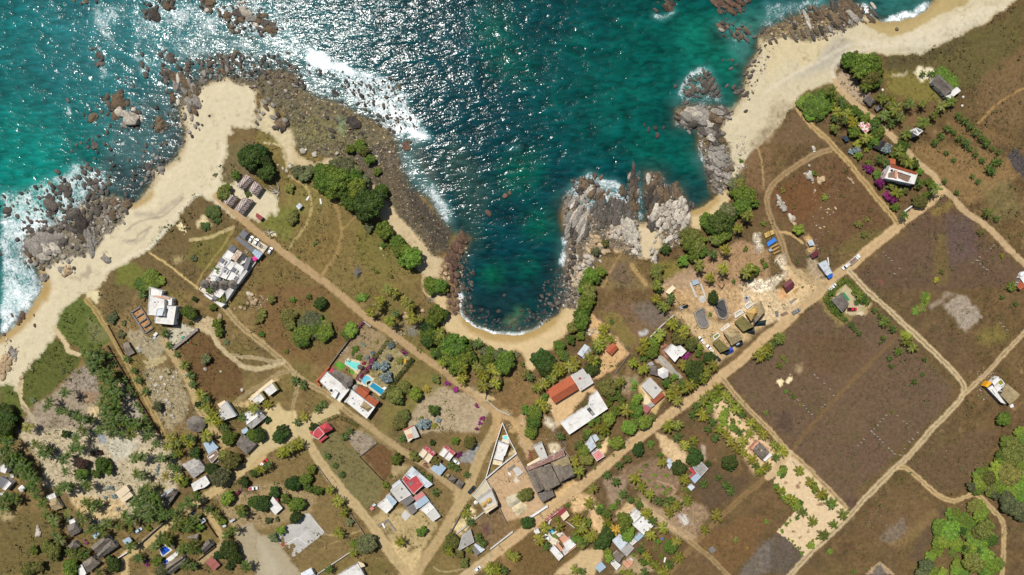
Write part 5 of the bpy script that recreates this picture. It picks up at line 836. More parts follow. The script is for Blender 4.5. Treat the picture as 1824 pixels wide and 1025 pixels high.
e = B('palapa_house', 'M', "800,850", "half finished palapa with stripped straw roof and blue tarpaulin", 'palapa', mark='the half built palapa'); e.gable("705,790 835,912 725,950 632,840", 3.4, 6.2, 'thatch_green', t=.25, hip=.1, walls=False); e.gable("760,720 862,668 985,790 855,872", 4., 6.4, 'thatch_tan', hip=.3, walls=False)
for i in range(26):
    a = e.pts("875,760", 0)[0]; an = random.uniform(0, 6.28); r0 = random.uniform(.2, 5.5); x, y = a[0]+r0*math.cos(an)-1.5, a[1]+r0*math.sin(an); d = random.uniform(.5, 1.4); an2 = random.uniform(0, 6.28); ux, uy = math.cos(an2), math.sin(an2); z = 5.6-r0*.35
    e.add('rafter', [(x-ux*d-uy*.09, y-uy*d+ux*.09, z), (x+ux*d-uy*.09, y+uy*d+ux*.09, z+.5), (x+ux*d+uy*.09, y+uy*d-ux*.09, z+.5), (x-ux*d+uy*.09, y-uy*d-ux*.09, z), (x-ux*d, y-uy*d, z+.15), (x+ux*d, y+uy*d, z+.65)], [(0, 1, 5, 4), (4, 5, 2, 3), (3, 2, 1, 0)], 'wood' if i % 3 else 'dark_wood')
e.gable("720,950 840,905 880,920 800,985", .6, 2.2, 'tarp_dark', hip=.2, walls=False, name='tarpaulin'); e.gable("812,900 860,885 878,935 820,970", 1.2, 2.6, 'tarp_royal', hip=.35, walls=False, name='tarpaulin'); e.flat("635,765 700,720 725,760 658,812", .2, 'white_render', 'pool_green', par=.7, win=False, edge=.45, name='green_water'); e.flat("720,690 815,612 835,650 745,712", .1, 'white_render', 'cream', par=.5, win=False, edge=.4, name='terrace_floor')
e = B('tarp_mound', 'M', "930,850", "oval dark tarpaulin mound beside the half built palapa", 'tarpaulin'); e.cone("930,850,56", .3, 1.6, 'tarp_dark', .2, 'cover', False, sq=.7); e.cone("925,850,28", 1.0, 2.0, 'metal_white', .3, 'sheet', False, sq=.6)
def tub(q0, q1, lab, mm):
    e = B('pool_shell', 'M', q0, lab, 'pool shell'); pts = spline(e.pts(q1, 0)+[e.pts(q1, 0)[0]], 4)[:-1]; pts = ccw(pts); I = inset(pts, 1.0); n = len(pts)
    V = [(x, y, -.4) for x, y in pts]+[(x, y, .9) for x, y in pts]+[(x, y, .9) for x, y in I]+[(x, y, .1) for x, y in I]
    e.add('shell_wall', V, [(k*n+i, k*n+(i+1) % n, (k+1)*n+(i+1) % n, (k+1)*n+i) for k in range(3) for i in range(n)], 'stone_wall'); e.add('shell_floor', [(x, y, .12) for x, y in I], [tuple(range(n))], mm)
tub("500,560", "415,495 470,455 535,440 565,540 595,620 560,670 500,670 455,620", "bathtub shaped stone pool shell with grey floor", 'dark_concrete'); tub("740,470", "615,395 650,380 760,330 800,430 815,520 770,570 700,550 660,460", "bathtub shaped pool shell draped with dark sheet beside round tree", 'void_floor')
e = B('roof_skeleton', 'M', "270,330", "bare timber roof frame with a pale canvas end", 'timber frame', mark='the bare timber frame'); e.shed("100,260 180,180 215,215 140,285", 2.4, 3.4, 'cream', walls=False, ribs=False, name='canvas')
for i in range(9):
    k = i/8; a = f"{175+k*110},{265+k*160}"; b_ = f"{255+k*105},{225+k*160}"; p, q_ = e.pts(a, 2.5)[0], e.pts(b_, 3)[0]; dx, dy = q_[0]-p[0], q_[1]-p[1]; l = math.hypot(dx, dy); nx, ny = -dy/l*.2, dx/l*.2
    e.add('rafter', [(p[0]-nx, p[1]-ny, 2.4), (q_[0]-nx, q_[1]-ny, 3.2), (q_[0]+nx, q_[1]+ny, 3.2), (p[0]+nx, p[1]+ny, 2.4), (p[0], p[1], 2.1), (q_[0], q_[1], 2.9)], [(0, 1, 2, 3), (3, 2, 5, 4), (4, 5, 1, 0)], 'wood'); e.post(p, -.3, 2.4)
e.cone("320,420,40", .2, 1.3, 'tarp_dark', .2, 'tarpaulin', False, sq=.7); e.shed("265,425 290,410 300,450 275,460", .8, .5, 'metal_blue', walls=False, ribs=False, name='sheet')
e = B('foundation_frame', 'M', "470,260", "long rectangular concrete footing with a blue-grey sheet at its end", 'foundation');
for q in ("365,155 385,148 460,320 440,328", "490,168 506,163 560,320 545,328"): e.slab(q, .7, 'pale_concrete', 'footing')
e.shed("400,130 460,110 485,160 415,185", 1.4, 1.0, 'metal_blue', walls=False); e.cone("520,340,46", 0, .6, 'pale_concrete', .4, 'rubble', False)
e = B('tarp_square', 'M', "735,195", "dark square timber frame lying on the bare soil", 'frame'); e.slab("690,175 700,170 745,225 735,232", .3, 'dark_wood', 'beam'); e.slab("735,225 770,165 780,170 745,232", .3, 'dark_wood', 'beam')
e = B('steel_mat', 'M', "1030,330", "blue-grey steel mesh mats lying on the sand", 'steel mats'); 
for q in ("1000,300 1015,285 1035,330 1020,345", "985,325 1060,310 1070,325 995,345", "995,370 1040,330 1055,345 1010,385"): e.slab(q, .25, 'metal_grey', 'mat')
# depot by the main road
for q, m_, nm, lab in (("210,185 255,165 270,205 225,228", 'thatch_new', 'timber_stack', "golden timber stack at the top of the row"), ("260,165 292,150 306,188 275,203", 'thatch_new', 'timber_stack', "second golden timber stack beside the track"), ("235,270 305,222 326,252 245,307", 'tarp_blue', 'tarp_stack', "stack under a bright blue tarpaulin"), ("262,312 335,272 345,285 270,325", 'wood', 'timber_stack', "thin timber stack just below the blue tarpaulin"), ("280,335 345,300 352,315 290,352", 'wood', 'timber_stack', "middle timber stack below the blue tarpaulin"), ("290,365 352,335 358,350 300,378", 'wood', 'timber_stack', "lowest timber stack below the blue tarpaulin"), ("250,330 275,320 285,345 262,352", 'metal_blue', 'sheet_stack', "pale bundle beside the timber stacks")):
    e = B(nm, 'N', q.split()[0], lab, 'stack', 'stacks beside the track'); e.shed(q, 1.5, 1.3, m_, ribs='tarp' not in m_, wallm='wood' if 'tarp' not in m_ else m_, name='cover' if 'tarp' in m_ else 'boards', th=.3)
MARKS.append((1373, 430, 'the blue tarpaulin stack'))
e = B('red_shed', 'N', "435,660", "dark red roofed shed on the orange soil by the pale rubble", 'shed', mark='the dark red shed'); e.gable("380,652 452,595 492,660 420,718", 3., 3.7, mat('metal_maroon', '6d3438', .6, .15, .8, '55282c', (.5, .65)), t=.5, wallm='wood'); e.slab("470,715 500,690 530,680 490,740", .5, 'wood', 'planks')
e = B('red_shed', 'N', "672,378", "brownish red roofed shed beside the white canopy roof", 'shed', mark='the brown-red shed'); e.shed("630,373 690,338 716,375 660,415", 2.8, 2.4, 'metal_maroon')
e = B('shop_shed', 'N', "770,500", "white metal canopy shed with a blue tarpaulin awning by the road", 'shed', mark='the blue awning shed'); e.shed("703,462 775,428 836,545 785,572", 3.2, 2.8, 'metal_white'); e.shed("783,575 832,545 842,578 805,602", 2.6, 2.0, 'tarp_blue' if False else mat('tarp_mid', '2f6fd0', .4, .12), walls=False, name='awning', ribs=False); e.slab("785,405 795,403 805,475 797,478", .3, 'white_render', 'pipe_rack')
e = B('trailer', 'N', "640,270", "small white and blue caravan trailer near yellow soil", 'trailer'); e.shed("605,260 650,240 672,290 628,300", 2.3, 2.1, 'metal_white', wallm='metal_white', zb=.3); e.slab("618,262 640,252 650,275 630,285", 2.45, 'metal_blue', 'roof_hatch', 2.2, False)
e = B('plank_pile', 'N', "480,795", "grey plank pile beside the main road", 'planks'); e.slab("440,810 490,775 500,785 455,825", .6, 'grey_wood', 'boards')
e = B('block_stack', 'N', "322,915", "dark block stack on the sandy site", 'blocks'); e.slab("310,895 332,890 338,935 315,940", 1., 'dark_concrete', 'blocks')
e = B('wood_pile', 'N', "390,915", "brown wood pile beside the grey pickup", 'wood pile'); e.slab("355,925 410,895 428,915 370,938", .7, 'brown_board', 'boards')
e = B('thatched_plot_house', 'N', "910,815", "grey thatched house inside a hedged sandy plot", 'house', mark='the hedged thatch house'); e.gable("925,722 987,832 922,908 825,795", 3.2, 5.8, 'thatch_grey', t=.45, hip=.12)
e = B('pool_cover', 'N', "958,765", "long green covered lap pool beside the hedged thatched house", 'lap pool'); e.slab("922,730 940,722 992,790 972,802", .25, mat('cover_green', '2f8a5c', .5, .1), 'cover')
# lower right village
e = B('pool_villa', 'O', "560,560", "villa with salmon tiles and kidney shaped pool", 'villa', mark='the kidney pool villa'); e.flat("540,582 622,525 692,592 600,668", 4.2); e.shed("497,512 562,472 612,522 540,578", 3.9, 3.5, 'salmon', name='tiled_roof'); e.flat("385,650 440,600 546,722 490,778", 3.2, par=.2); e.shed("455,590 482,560 545,648 515,672", 3.4, 3.0, 'salmon', name='tiled_roof'); e.slab("600,668 692,592 700,610 560,720 545,700", 2.6, 'salmon', 'tile_edge', 0, False); e.flat("530,660 580,640 600,680 555,715", 3.2, roofm='pale_concrete', tank="572,680,2.2", win=False)
e.pool("385,330 410,300 440,330 465,370 455,430 410,455 375,440 385,390", 'pool_sky', w_=.8, smoothn=3); e.slab("455,465 520,440 570,480 490,500", .2, 'deck_pale', 'terrace'); e.slab("560,310 580,320 680,390 670,400", .15, 'pale_concrete', 'path_slab'); e.slab("320,480 360,455 470,545 430,590", .12, 'deck_pale', 'driveway'); e.slab("395,480 440,460 480,510 455,540", .1, mat('lawn', '5c7a34', .9, .25, 1.5), 'lawn')
e = B('gate_house', 'O', "540,235", "small house with red and cream roof halves at roadside", 'house', mark='the red and cream gatehouse'); e.shed("545,155 582,190 512,258 470,225", 3.4, 3.0, 'metal_red'); e.shed("582,192 616,250 548,315 512,260", 3.2, 2.8, 'cream', ribs=False, name='sheet_roof')
wall_thing('roadside_wall', 'O', "205,430 310,330 540,150", 1.8, .5, mat('wall_pink', 'b5606a', .85, .2, .9, 'e0d4cc', (.5, .6)), "pink and white wall with magenta flowers by the kidney pool villa"); e = B('white_store', 'O', "240,445", "small white store at the wall corner of the kidney pool villa", 'store'); e.flat("200,430 250,405 275,450 235,480", 2.6)
e = B('white_block_house', 'O', "1430,310", "large white roof house in two halves behind the bright green tree", 'house', mark='the two part white house'); e.flat("1280,280 1392,185 1468,230 1350,352", 3.8, par=.2, tank="1405,205,2"); e.flat("1350,362 1470,260 1602,362 1475,478", 3.6, par=.3); e.slab("1400,340 1460,300 1500,350 1430,400", 3.75, 'white_render', 'roof_patch', 3.6, False); e.shed("1430,448 1477,486 1408,556 1365,512", 3.0, 2.6, 'metal_blue'); e.flat("1310,570 1365,520 1400,555 1345,600", 2.6, roofm='pale_concrete', win=False)
e = B('metal_house', 'O', "1240,600", "house with pale metal and grey cement roof beside dark trees", 'house', mark='the pale metal house'); e.shed("1195,458 1292,560 1208,662 1110,545", 3.6, 3.0, 'metal_white'); e.shed("1292,562 1368,628 1280,732 1210,662", 3.4, 2.9, 'concrete', name='cement_roof'); e.shed("1270,535 1292,560 1210,660 1190,640", 3.75, 3.2, 'metal_white', walls=False, zb=1)
e = B('thatched_cabin', 'O', "1185,730", "brown thatch cabin joined below the pale metal house", 'cabin'); e.gable("1172,662 1260,712 1190,802 1112,712", 2.6, 4.2, 'thatch_brown', hip=.15)
e = B('white_annex', 'O', "1150,830", "white annex with black water tank beside thatch cabin", 'annex'); e.flat("1095,812 1150,780 1212,830 1160,887", 3.0, tank="1135,795,2.4", par=.15)
e = B('twin_tanks', 'O', "1290,805", "tan double slab roofed store beside the white annex", 'store'); e.shed("1225,800 1262,772 1330,838 1290,868", 2.2, 2.0, 'salmon', ribs=False, name='slab_roof'); e.shed("1268,768 1295,748 1358,800 1332,832", 2.2, 2.0, 'salmon', ribs=False, name='slab_roof'); e.slab("1300,740 1330,728 1355,760 1330,780", 1.4, 'pale_concrete', 'box', 0)
e = B('sandy_yard_shed', 'O', "975,850", "blue-grey metal shed standing alone in the sandy yard", 'shed', mark='the sandy yard shed'); e.shed("910,850 985,785 1042,852 965,917", 2.8, 2.4, 'metal_blue')
e = B('white_marker', 'O', "1722,765", "white upright slab lying beside small trees", 'slab'); e.slab("1715,735 1735,735 1720,795 1705,790", .4, 'white_render', 'board')
e = B('tarp_heap', 'O', "1690,520", "blue tarpaulin scrap among household clutter", 'tarpaulin'); e.shed("1672,520 1700,508 1706,525 1680,538", .6, .4, 'tarp_blue', walls=False, ribs=False, name='sheet')
e = B('field_slab', '43', "1405,845", "small dark brown roofed shelter in the dry field", 'shelter', mark='the dark field shelter'); e.shed("1375,840 1405,820 1435,850 1405,875", 2., 1.8, 'dark_concrete', walls=False)
e = B('l_house', 'R', "410,640", "house with grey roof, red L strip and bluish metal end", 'house', mark='the red strip house'); e.flat("340,585 450,538 522,610 440,702 385,655", 3.2, roofm='concrete', par=.15); e.shed("322,600 384,658 362,678 302,622", 3., 2.7, 'red_paint', name='red_roof'); e.shed("362,662 384,662 318,722 302,712", 2.8, 2.5, 'red_paint', name='red_roof'); e.shed("388,662 442,702 370,782 320,722", 3., 2.6, 'metal_blue'); e.shed("330,780 372,820 328,865 285,820", 2.8, 2.5, 'metal_white')
e = B('tin_shack', 'R', "75,550", "small white crumpled tin shack under trees", 'shack'); e.shed("30,530 85,485 125,545 80,622", 2.6, 2.2, 'metal_white')
e = B('grove_house', 'R', "1125,410", "grey thatched house with reddish patio amid the palm plantation", 'house', mark='the grove thatch house'); e.gable("1112,310 1222,420 1142,512 1032,398", 3.2, 5.4, 'thatch_grey', t=.5, hip=.2); e.slab("985,370 1070,270 1110,305 1030,400", .2, 'paving_red', 'patio'); e.slab("1008,378 1080,302 1096,314 1028,392", 2.4, 'salmon', 'pergola', 2.2, False); e.flat("1190,470 1228,430 1252,460 1172,528 1150,512", 2.6); e.cone("1130,405,16", 5.3, 5.9, 'thatch_tan', .4, 'ridge_patch', False)
# upper right
e = B('garden_mansion', 'P', "590,620", "large house with white and brown roof terrace and red tiled edges", 'house', mark='the roof terrace house'); e.flat("495,530 722,602 692,692 448,642", 6.0, 'white_render', 'white_roof', par=.5, edge=.5); e.slab("552,580 668,618 640,675 560,640", 6.2, 'brown_board', 'roof_deck', 6.0, False); e.slab("480,600 540,570 545,640 475,635", 6.2, 'brown_board', 'roof_deck', 6.0, False); e.slab("535,575 552,572 548,640 530,635", 7.0, 'salmon', 'chimney_wall', 6., False); e.slab("540,570 670,612 666,624 536,582", 6.9, 'white_roof', 'parapet_wall', 6.0, False); e.shed("488,525 722,596 716,612 492,545", 7.2, 6.4, 'tile_orange', walls=False, zb=1, name='tiled_roof'); e.shed("470,560 497,545 460,645 436,638", 5.6, 5.0, 'tile_orange', name='tiled_roof'); e.shed("480,475 542,485 532,530 490,520", 4.0, 4.6, 'tile_orange', name='tiled_roof'); e.tank((W2(zz('P', "490,580")[0], 7)[0]-e.l[0], W2(zz('P', "490,580")[0], 7)[1]-e.l[1], 6.0), .5)
e = B('flaked_hut', 'P', "285,210", "hut with flaking red and white roof by the diagonal road", 'hut', mark='the flaking red hut'); e.shed("272,150 346,215 290,272 225,200", 3., 2.5, 'red_flaked')
e = B('garden_awning', 'P', "400,370", "dark stretched awning in the flower garden", 'awning'); e.gable("345,385 410,325 455,335 410,415", 2.2, 3.2, mat('awning_black', '3a3738', .9, .2), hip=.2, walls=False, name='cloth')
e = B('garden_pergola', 'P', "130,310", "small blue-edged dark pergola at the garden edge", 'pergola'); e.shed("90,295 120,290 160,325 125,340", 2.2, 2.0, mat('navy_cloth', '2c3c4c', .8, .2), walls=False, ribs=False)
wall_thing('garden_wall', 'P', "600,920 685,858", 1.6, .5, 'white_render', "short white wall below the flower garden")
e = B('gable_house', 'S', "850,310", "grey thatched house with white slab porch in the upper field", 'house', mark='the upper thatch house'); e.gable("818,222 932,325 868,392 762,282", 3.6, 6.2, 'thatch_grey', t=.5); e.flat("870,392 962,320 990,350 908,412", 3.4, par=.1); e.slab("865,388 880,382 905,408 890,412", 2.6, mat('teal_paint', '1d7a74', .7, .1), 'side_wall', 0, False)
e = B('thatched_hut', 'S', "292,420", "rounded grey thatched hut beside the diagonal road", 'hut', mark='the rounded grey hut'); e.gable("285,370 342,430 300,472 245,412", 2.4, 4.6, 'thatch_grey', hip=.25)
e = B('lean_hut', 'S', "362,480", "low brown thatched lean-to under palms beside the grey hut", 'hut'); e.gable("365,448 396,480 350,508 330,480", 1.8, 2.8, 'dark_concrete', hip=.2, walls=False)
e = B('water_tower', 'S', "655,670", "tall white concrete tank tower on the grass", 'tower', mark='the white tank tower'); e.flat("607,660 650,630 703,655 660,692", 6.0, par=.6, tank=None, edge=.35); e.slab("645,650 655,645 668,672 658,678", 6.7, 'white_render', 'divider', 6.0, False); e.slab("655,645 680,640 695,655 670,668", 6.2, 'dark_concrete', 'hatch', 6.0, False); e.slab("630,660 650,650 658,668 640,680", 6.2, 'dark_concrete', 'hatch', 6.0, False)
for q, lab in (("395,342", "round white dish lying near the big round trees"), ("1008,397", "white object lying right of the white porch"), ("1000,463", "white object lying on grass below the white porch")):
    e = B('water_dish', 'S', q, lab, 'dish'); e.cone(q+",9", .1, .5, 'white_render', .1, 'dish', False, n=12)
e = B('modern_house', 'Q', "200,800", "modern house with yellow wall, green pool and tan thatch", 'house', mark='the yellow wall house'); e.slab("118,780 142,750 162,758 132,786", 3.6, 'yellow_paint', 'yellow_volume', 0, False); e.flat("160,755 200,720 210,740 175,775", 3.2, par=.3); e.flat("162,800 200,765 222,790 180,825", 3.4, par=.4); e.flat("130,790 165,770 250,890 215,880", 3.0, 'dark_concrete', 'white_roof', par=.4, win=False); e.gable("250,762 332,830 268,892 212,832", 3.6, 6.0, 'thatch_tan', t=.45, hip=.12); e.flat("188,755 215,733 240,762 212,780", .2, 'white_render', 'pool_green', par=.4, win=False, edge=.4, name='pool_water'); e.slab("205,825 225,810 240,830 222,845", 2.6, 'void_floor', 'patio', 0, False); e.slab("265,895 285,885 290,905 270,910", .5, 'white_render', 'block')
e = B('edge_house', 'Q', "335,150", "house with orange tiles and white tanks at right edge", 'house', mark='the right edge house'); e.shed("308,170 330,138 365,170 335,195", 3.2, 2.8, 'tile_orange', name='tiled_roof'); e.flat("330,120 360,95 375,140 358,160", 3., par=.2); e.tank((W2(zz('Q', "330,105")[0], 1)[0]-e.l[0], W2(zz('Q', "330,105")[0], 1)[1]-e.l[1], 0), 2.2, 'white_plastic', 2.4); e.tank((W2(zz('Q', "318,128")[0], 1)[0]-e.l[0], W2(zz('Q', "318,128")[0], 1)[1]-e.l[1], 0), 1.6, 'white_plastic', 2.)
# shaded corner houses
e = B('cement_roof_house', 'U', "410,530", "house with large cracked grey cement roof and trees around", 'house', mark='the cracked cement house'); e.flat("350,455 480,370 532,540 285,682", 3.4, 'pale_concrete', 'concrete', par=.05)
e = B('white_lean_house', 'U', "600,630", "low house half white metal half dark grey beside palms", 'house'); e.shed("525,580 550,560 692,650 625,700", 2.8, 2.5, 'metal_white'); e.shed("500,640 532,590 622,700 560,752", 2.6, 2.2, 'dark_concrete', name='weathered_roof')
wall_thing('roadside_wall', 'U', "775,625 930,505 1090,380", 1.8, .35, 'white_render', "white roadside wall with gap below the walled yard"); wall_thing('yard_wall', 'U', "190,385 270,240 380,30", 1.6, .35, 'dark_concrete', "dark fence wall beside the curved road below the pointed building"); wall_thing('yard_wall', 'U', "280,400 520,215 680,90", 1.5, .5, 'pale_concrete', "pale wall dividing pale yard from brown yard")
wall_thing('track_fence', 'p', "193,617 216,655 241,700 269,746 284,770", 1.4, .7, 'dark_wood', "dark fence along the narrow track beside the palm grove", 'fence'); wall_thing('track_fence', 'p', "194,580 222,632", 1.2, .4, 'dark_wood', "short dark fence right of the narrow track", 'fence')
wall_thing('field_fence', '42', "435,255 560,430 780,760", 1.3, .3, 'grey_wood', "grey fence along the left side of the curved road", 'fence'); wall_thing('field_fence', '42', "730,190 890,355", 1.3, .3, 'dark_wood', "dark fence between the mown plot and the brown plot", 'fence'); wall_thing('field_fence', '42', "730,190 850,95", 1.2, .2, 'dark_concrete', "dark low wall below the grey bare plot", 'wall'); wall_thing('grove_fence', '32', "1610,790 1640,670", 1.2, .3, 'dark_concrete', "dark short wall by palms above the fork", 'wall'); wall_thing('lot_wall', '32', "1610,795 1700,870 1780,905", .5, .4, 'pale_concrete', "pale kerb wall around the dry lot at the fork", 'wall')
wall_thing('field_fence', 'K', "640,20 900,310 780,470", 1.2, .25, 'grey_wood', "grey fence bending round the sandy lot near the cove", 'fence'); wall_thing('field_fence', '43', "300,0 380,110", 1.4, .35, 'dark_concrete', "dark wall beside the sandy lot of the long white building", 'wall')
def limbs_thing(name, key, c, segs, label, cat):
    e = B(name, key, c, label, cat)
    for s_ in segs.split(';'):
        q = e.pts(s_, .4); V = []; F = []; n = len(q)
        for i, (x, y) in enumerate(q):
            r = .34*(1-.7*i/(n-1)); a, b_ = q[max(i-1, 0)], q[min(i+1, n-1)]; dx, dy = b_[0]-a[0], b_[1]-a[1]; l = math.hypot(dx, dy); V += [(x-dy/l*r*math.cos(1.0472*k), y+dx/l*r*math.cos(1.0472*k), .4+.25*i+r*math.sin(1.0472*k)) for k in range(6)]
        for i in range(n-1): F += [(6*i+k, 6*i+(k+1) % 6, 6*i+6+(k+1) % 6, 6*i+6+k) for k in range(6)]
        e.add('branch', V, F, 'driftwood')
mat('driftwood', 'b3aca4', .9, .2, 1.)
limbs_thing('fallen_tree', 'A', "1700,560", "1760,600 1680,530 1580,460;1760,600 1660,570 1600,545;1760,600 1790,520 1720,350;1770,600 1800,620 1760,690;1750,600 1700,620 1640,615;1770,610 1760,680 1740,740", "pale fallen tree with bare branches right of the chequered bungalows", 'fallen tree')
limbs_thing('fallen_tree', 'B', "870,160", "900,170 860,150 830,140;890,165 880,130 900,110;900,170 950,150 980,160", "pale dead branches above the white hotel parking strip", 'dead branches')
e = B('thatch_heap', '22', "712,905", "collapsed grey thatch heap alone in the dry meadow", 'thatch heap'); e.gable("715,855 745,905 712,950 682,912", .4, 2.0, 'thatch_grey', hip=.3, walls=False)
# ------------------------------------------------------------------ vehicles, boat, poles
CARP = {}
def carpaint(n, h):
    if n not in CARP: CARP[n] = mat('paint_'+n, h, .3, .04, .5, None, spec=.6, bump=0)
    return CARP[n]
mat('tyre', '1b1b1b', .9, .1); mat('head_lamp', 'f2f0e6', .2, .03); mat('tail_lamp', 'a01818', .3, .05)
def loft(secs):
    """secs: list of (x, halfwidth, z0, z1) -> rounded box sections along x"""
    V = []; F = []
    for x, hw, z0, z1 in secs: V += [(x, -hw, z0), (x, hw, z0), (x, hw, z0+(z1-z0)*.75), (x, hw*.88, z1), (x, -hw*.88, z1), (x, -hw, z0+(z1-z0)*.75)]
    for i in range(len(secs)-1):
        for k in range(6): a = 6*i+k; b_ = 6*i+(k+1) % 6; F.append((a, b_, b_+6, a+6))
    F += [tuple(range(5, -1, -1)), tuple(range(6*len(secs)-6, 6*len(secs)))]; return V, F
def car(key, q, ang, kind, paint_, label, group='vehicles parked in the village', cargo=None):
    p = zz(key, q)[0]; nm = {'car': 'parked_car', 'pickup': 'parked_pickup', 'truck': 'parked_truck', 'van': 'parked_van'}[kind]
    o = empty(nm, at(p), label, kind if kind != 'car' else 'car', group); o.rotation_euler = (0, 0, R(ang)); pm = paint_
    L, W_, = {'car': (4.2, .9), 'van': (4.8, .95), 'pickup': (5.4, .95), 'truck': (7.6, 1.15)}[kind]; h = L/2
    def add(n, VF, m, par=o): return mesh(n, VF[0], VF[1], m if not isinstance(m, str) else M(m), par)
    if kind in ('car', 'van'):
        add('body', loft([(-h, W_*.85, .35, .85), (-h+.3, W_, .28, 1.0), (-.6, W_, .28, 1.02), (.7, W_, .28, 1.0), (h-.35, W_*.97, .28, .82), (h, W_*.8, .35, .68)]), pm)
        top = 1.48 if kind == 'car' else 1.85
        add('windows', loft([(-h+.35, W_*.8, .95, 1.02), (-h+.85, W_*.78, .95, top-.08), (.35, W_*.78, .95, top-.06), (1.05, W_*.8, .95, 1.02)]), 'glass'); add('roof', loft([(-h+.75, W_*.66, top-.12, top-.02), (-.5, W_*.74, top-.12, top+.02), (.35, W_*.68, top-.12, top-.02)]), pm)
    else:
        f = h-1.6 if kind == 'pickup' else h-2.0; zb = .35 if kind == 'pickup' else .6; top = 1.75 if kind == 'pickup' else 2.3; bl = -.35 if kind == 'pickup' else .7
        add('body', loft([(bl-.05, W_, zb, 1.05+zb*.3), (f+.1, W_, zb, 1.08+zb*.3), (h-.3, W_*.97, zb, .98+zb*.3), (h, W_*.85, zb+.1, .85)]), pm)
        add('windows', loft([(bl+.05, W_*.82, 1.0, top-.12), (f-.35, W_*.82, 1.0, top-.1), (f+.45, W_*.84, 1.0, 1.15)]), 'glass'); add('roof', loft([(bl+.0, W_*.8, top-.16, top-.02), (f-.4, W_*.78, top-.16, top)]), pm)
        x0, x1 = -h, bl-.08; zf = .75 if kind == 'pickup' else 1.0; zt = 1.15 if kind == 'pickup' else 1.75; V = []; F = []
        for x, y, z in [(a, b_, c) for c in (zb, zt) for a, b_ in ((x0, -W_), (x1, -W_), (x1, W_), (x0, W_))]: V.append((x, y, z))
        for x, y, z in [(a, b_, c) for c in (zt, zf) for a, b_ in ((x0+.08, -W_+.08), (x1-.08, -W_+.08), (x1-.08, W_-.08), (x0+.08, W_-.08))]: V.append((x, y, z))
        for k in range(4):
            j = (k+1) % 4
            for l in range(3): F.append((4*l+k, 4*l+j, 4*l+4+j, 4*l+4+k))
        F.append((12, 13, 14, 15)); add('cargo_bed', (V, F), pm)
        if cargo: mesh('load_cover', [(x0+.12, -W_+.12, zt-.2), (x1-.12, -W_+.12, zt-.2), (x1-.12, W_-.12, zt-.2), (x0+.12, W_-.12, zt-.2)], [(0, 1, 2, 3)], M(cargo), o)
    wr = .33 if kind != 'truck' else .48
    for x in (h*.62, -h*.6):
        for s_ in (1, -1):
            V = []; n = 14
            for y in (W_*s_*1.02, W_*s_*.78): V += [(x+wr*math.cos(6.283*i/n), y, wr+wr*math.sin(6.283*i/n)) for i in range(n)]
            wv = mesh('wheel', V, [(i, (i+1) % n, n+(i+1) % n, n+i) for i in range(n)]+[tuple(range(n)), tuple(range(2*n-1, n-1, -1))], M('tyre'), o)
    for s_ in (1, -1):
        for x, m_, nm_ in ((h-.12, 'head_lamp', 'headlight'), (-h-.03, 'tail_lamp', 'tail_light')):
            y = s_*W_*.66; mesh(nm_, [(x+a, y+b_, c) for c in (.62, .78) for a, b_ in ((0, -.16), (.1, -.16), (.1, .16), (0, .16))], [(4, 5, 6, 7), (3, 2, 1, 0)]+[(k, (k+1) % 4, 4+(k+1) % 4, 4+k) for k in range(4)], M(m_), o)
    return o
WH = carpaint('white', 'f2f2f0'); GRY = carpaint('grey', '8f9296'); RED = carpaint('red', 'd02438'); DK = carpaint('dark', '2b3138'); LB = carpaint('light_blue', 'b8ccd6'); MAR = carpaint('maroon', '6b2430')
car('B', "690,235", 62, 'car', WH, "white car, left one in the hotel parking strip"); car('B', "750,266", 62, 'car', WH, "white car, right one in the hotel parking strip"); car('B', "910,364", 62, 'car', WH, "white car parked alone outside the hotel parking strip")
car('N', "1030,422", 40, 'truck', WH, "white truck with open brown cargo bed on the main road", cargo='brown_board'); car('N', "952,484", 218, 'pickup', WH, "white pickup parked in front of the open truck", cargo='deck_pale'); car('N', "830,674", 40, 'pickup', WH, "white pickup by the hedge of the thatched plot house", cargo='deck_pale'); car('N', "500,895", 30, 'pickup', GRY, "grey pickup parked at the sandy building site edge", cargo='dark_concrete'); car('N', "1008,877", 0, 'pickup', RED, "red pickup beside the hedged thatched house", cargo='plastic_black')
car('L', "682,226", 133, 'pickup', WH, "white pickup near the round tyre on the building site", cargo='cream'); car('L', "752,298", 133, 'pickup', WH, "white pickup beside the half built palapa", cargo='cream'); car('L', "820,382", 133, 'car', DK, "dark car at the corner below the half built palapa"); car('I', "977,645", 50, 'pickup', DK, "dark blue-grey pickup beside the pointed building", cargo='tarp_dark'); car('U', "580,925", 38, 'car', WH, "white car on the main road at the bottom"); car('G', "268,577", 35, 'car', LB, "pale blue car parked under palms"); car('O', "358,500", 128, 'car', WH, "white car on the driveway of the kidney pool villa"); car('E', "520,905", 5, 'pickup', WH, "white pickup with red load under mango tree", cargo='red_paint'); car('G', "1255,200", 50, 'car', MAR, "maroon car half hidden by bushes"); car('G', "790,412", 40, 'car', DK, "dark car on the lower left lane"); car('E', "595,722", 40, 'pickup', RED, "red and white pickup beside the palms", cargo='white_render'); car('I', "842,400", 320, 'van', WH, "white van beside the burnt patch")
e = B('fishing_boat', 'W', "1060,645", "turquoise open fishing boat pulled up on the cove beach", 'boat', mark='the turquoise boat'); e.o.rotation_euler = (0, 0, R(78)); bm_ = mat('boat_turquoise', '56c0cc', .5, .08)
V = []; F = []; prof = [(-2.4, .62), (-1.5, .75), (0, .8), (1.2, .7), (2.0, .42), (2.6, .06)]
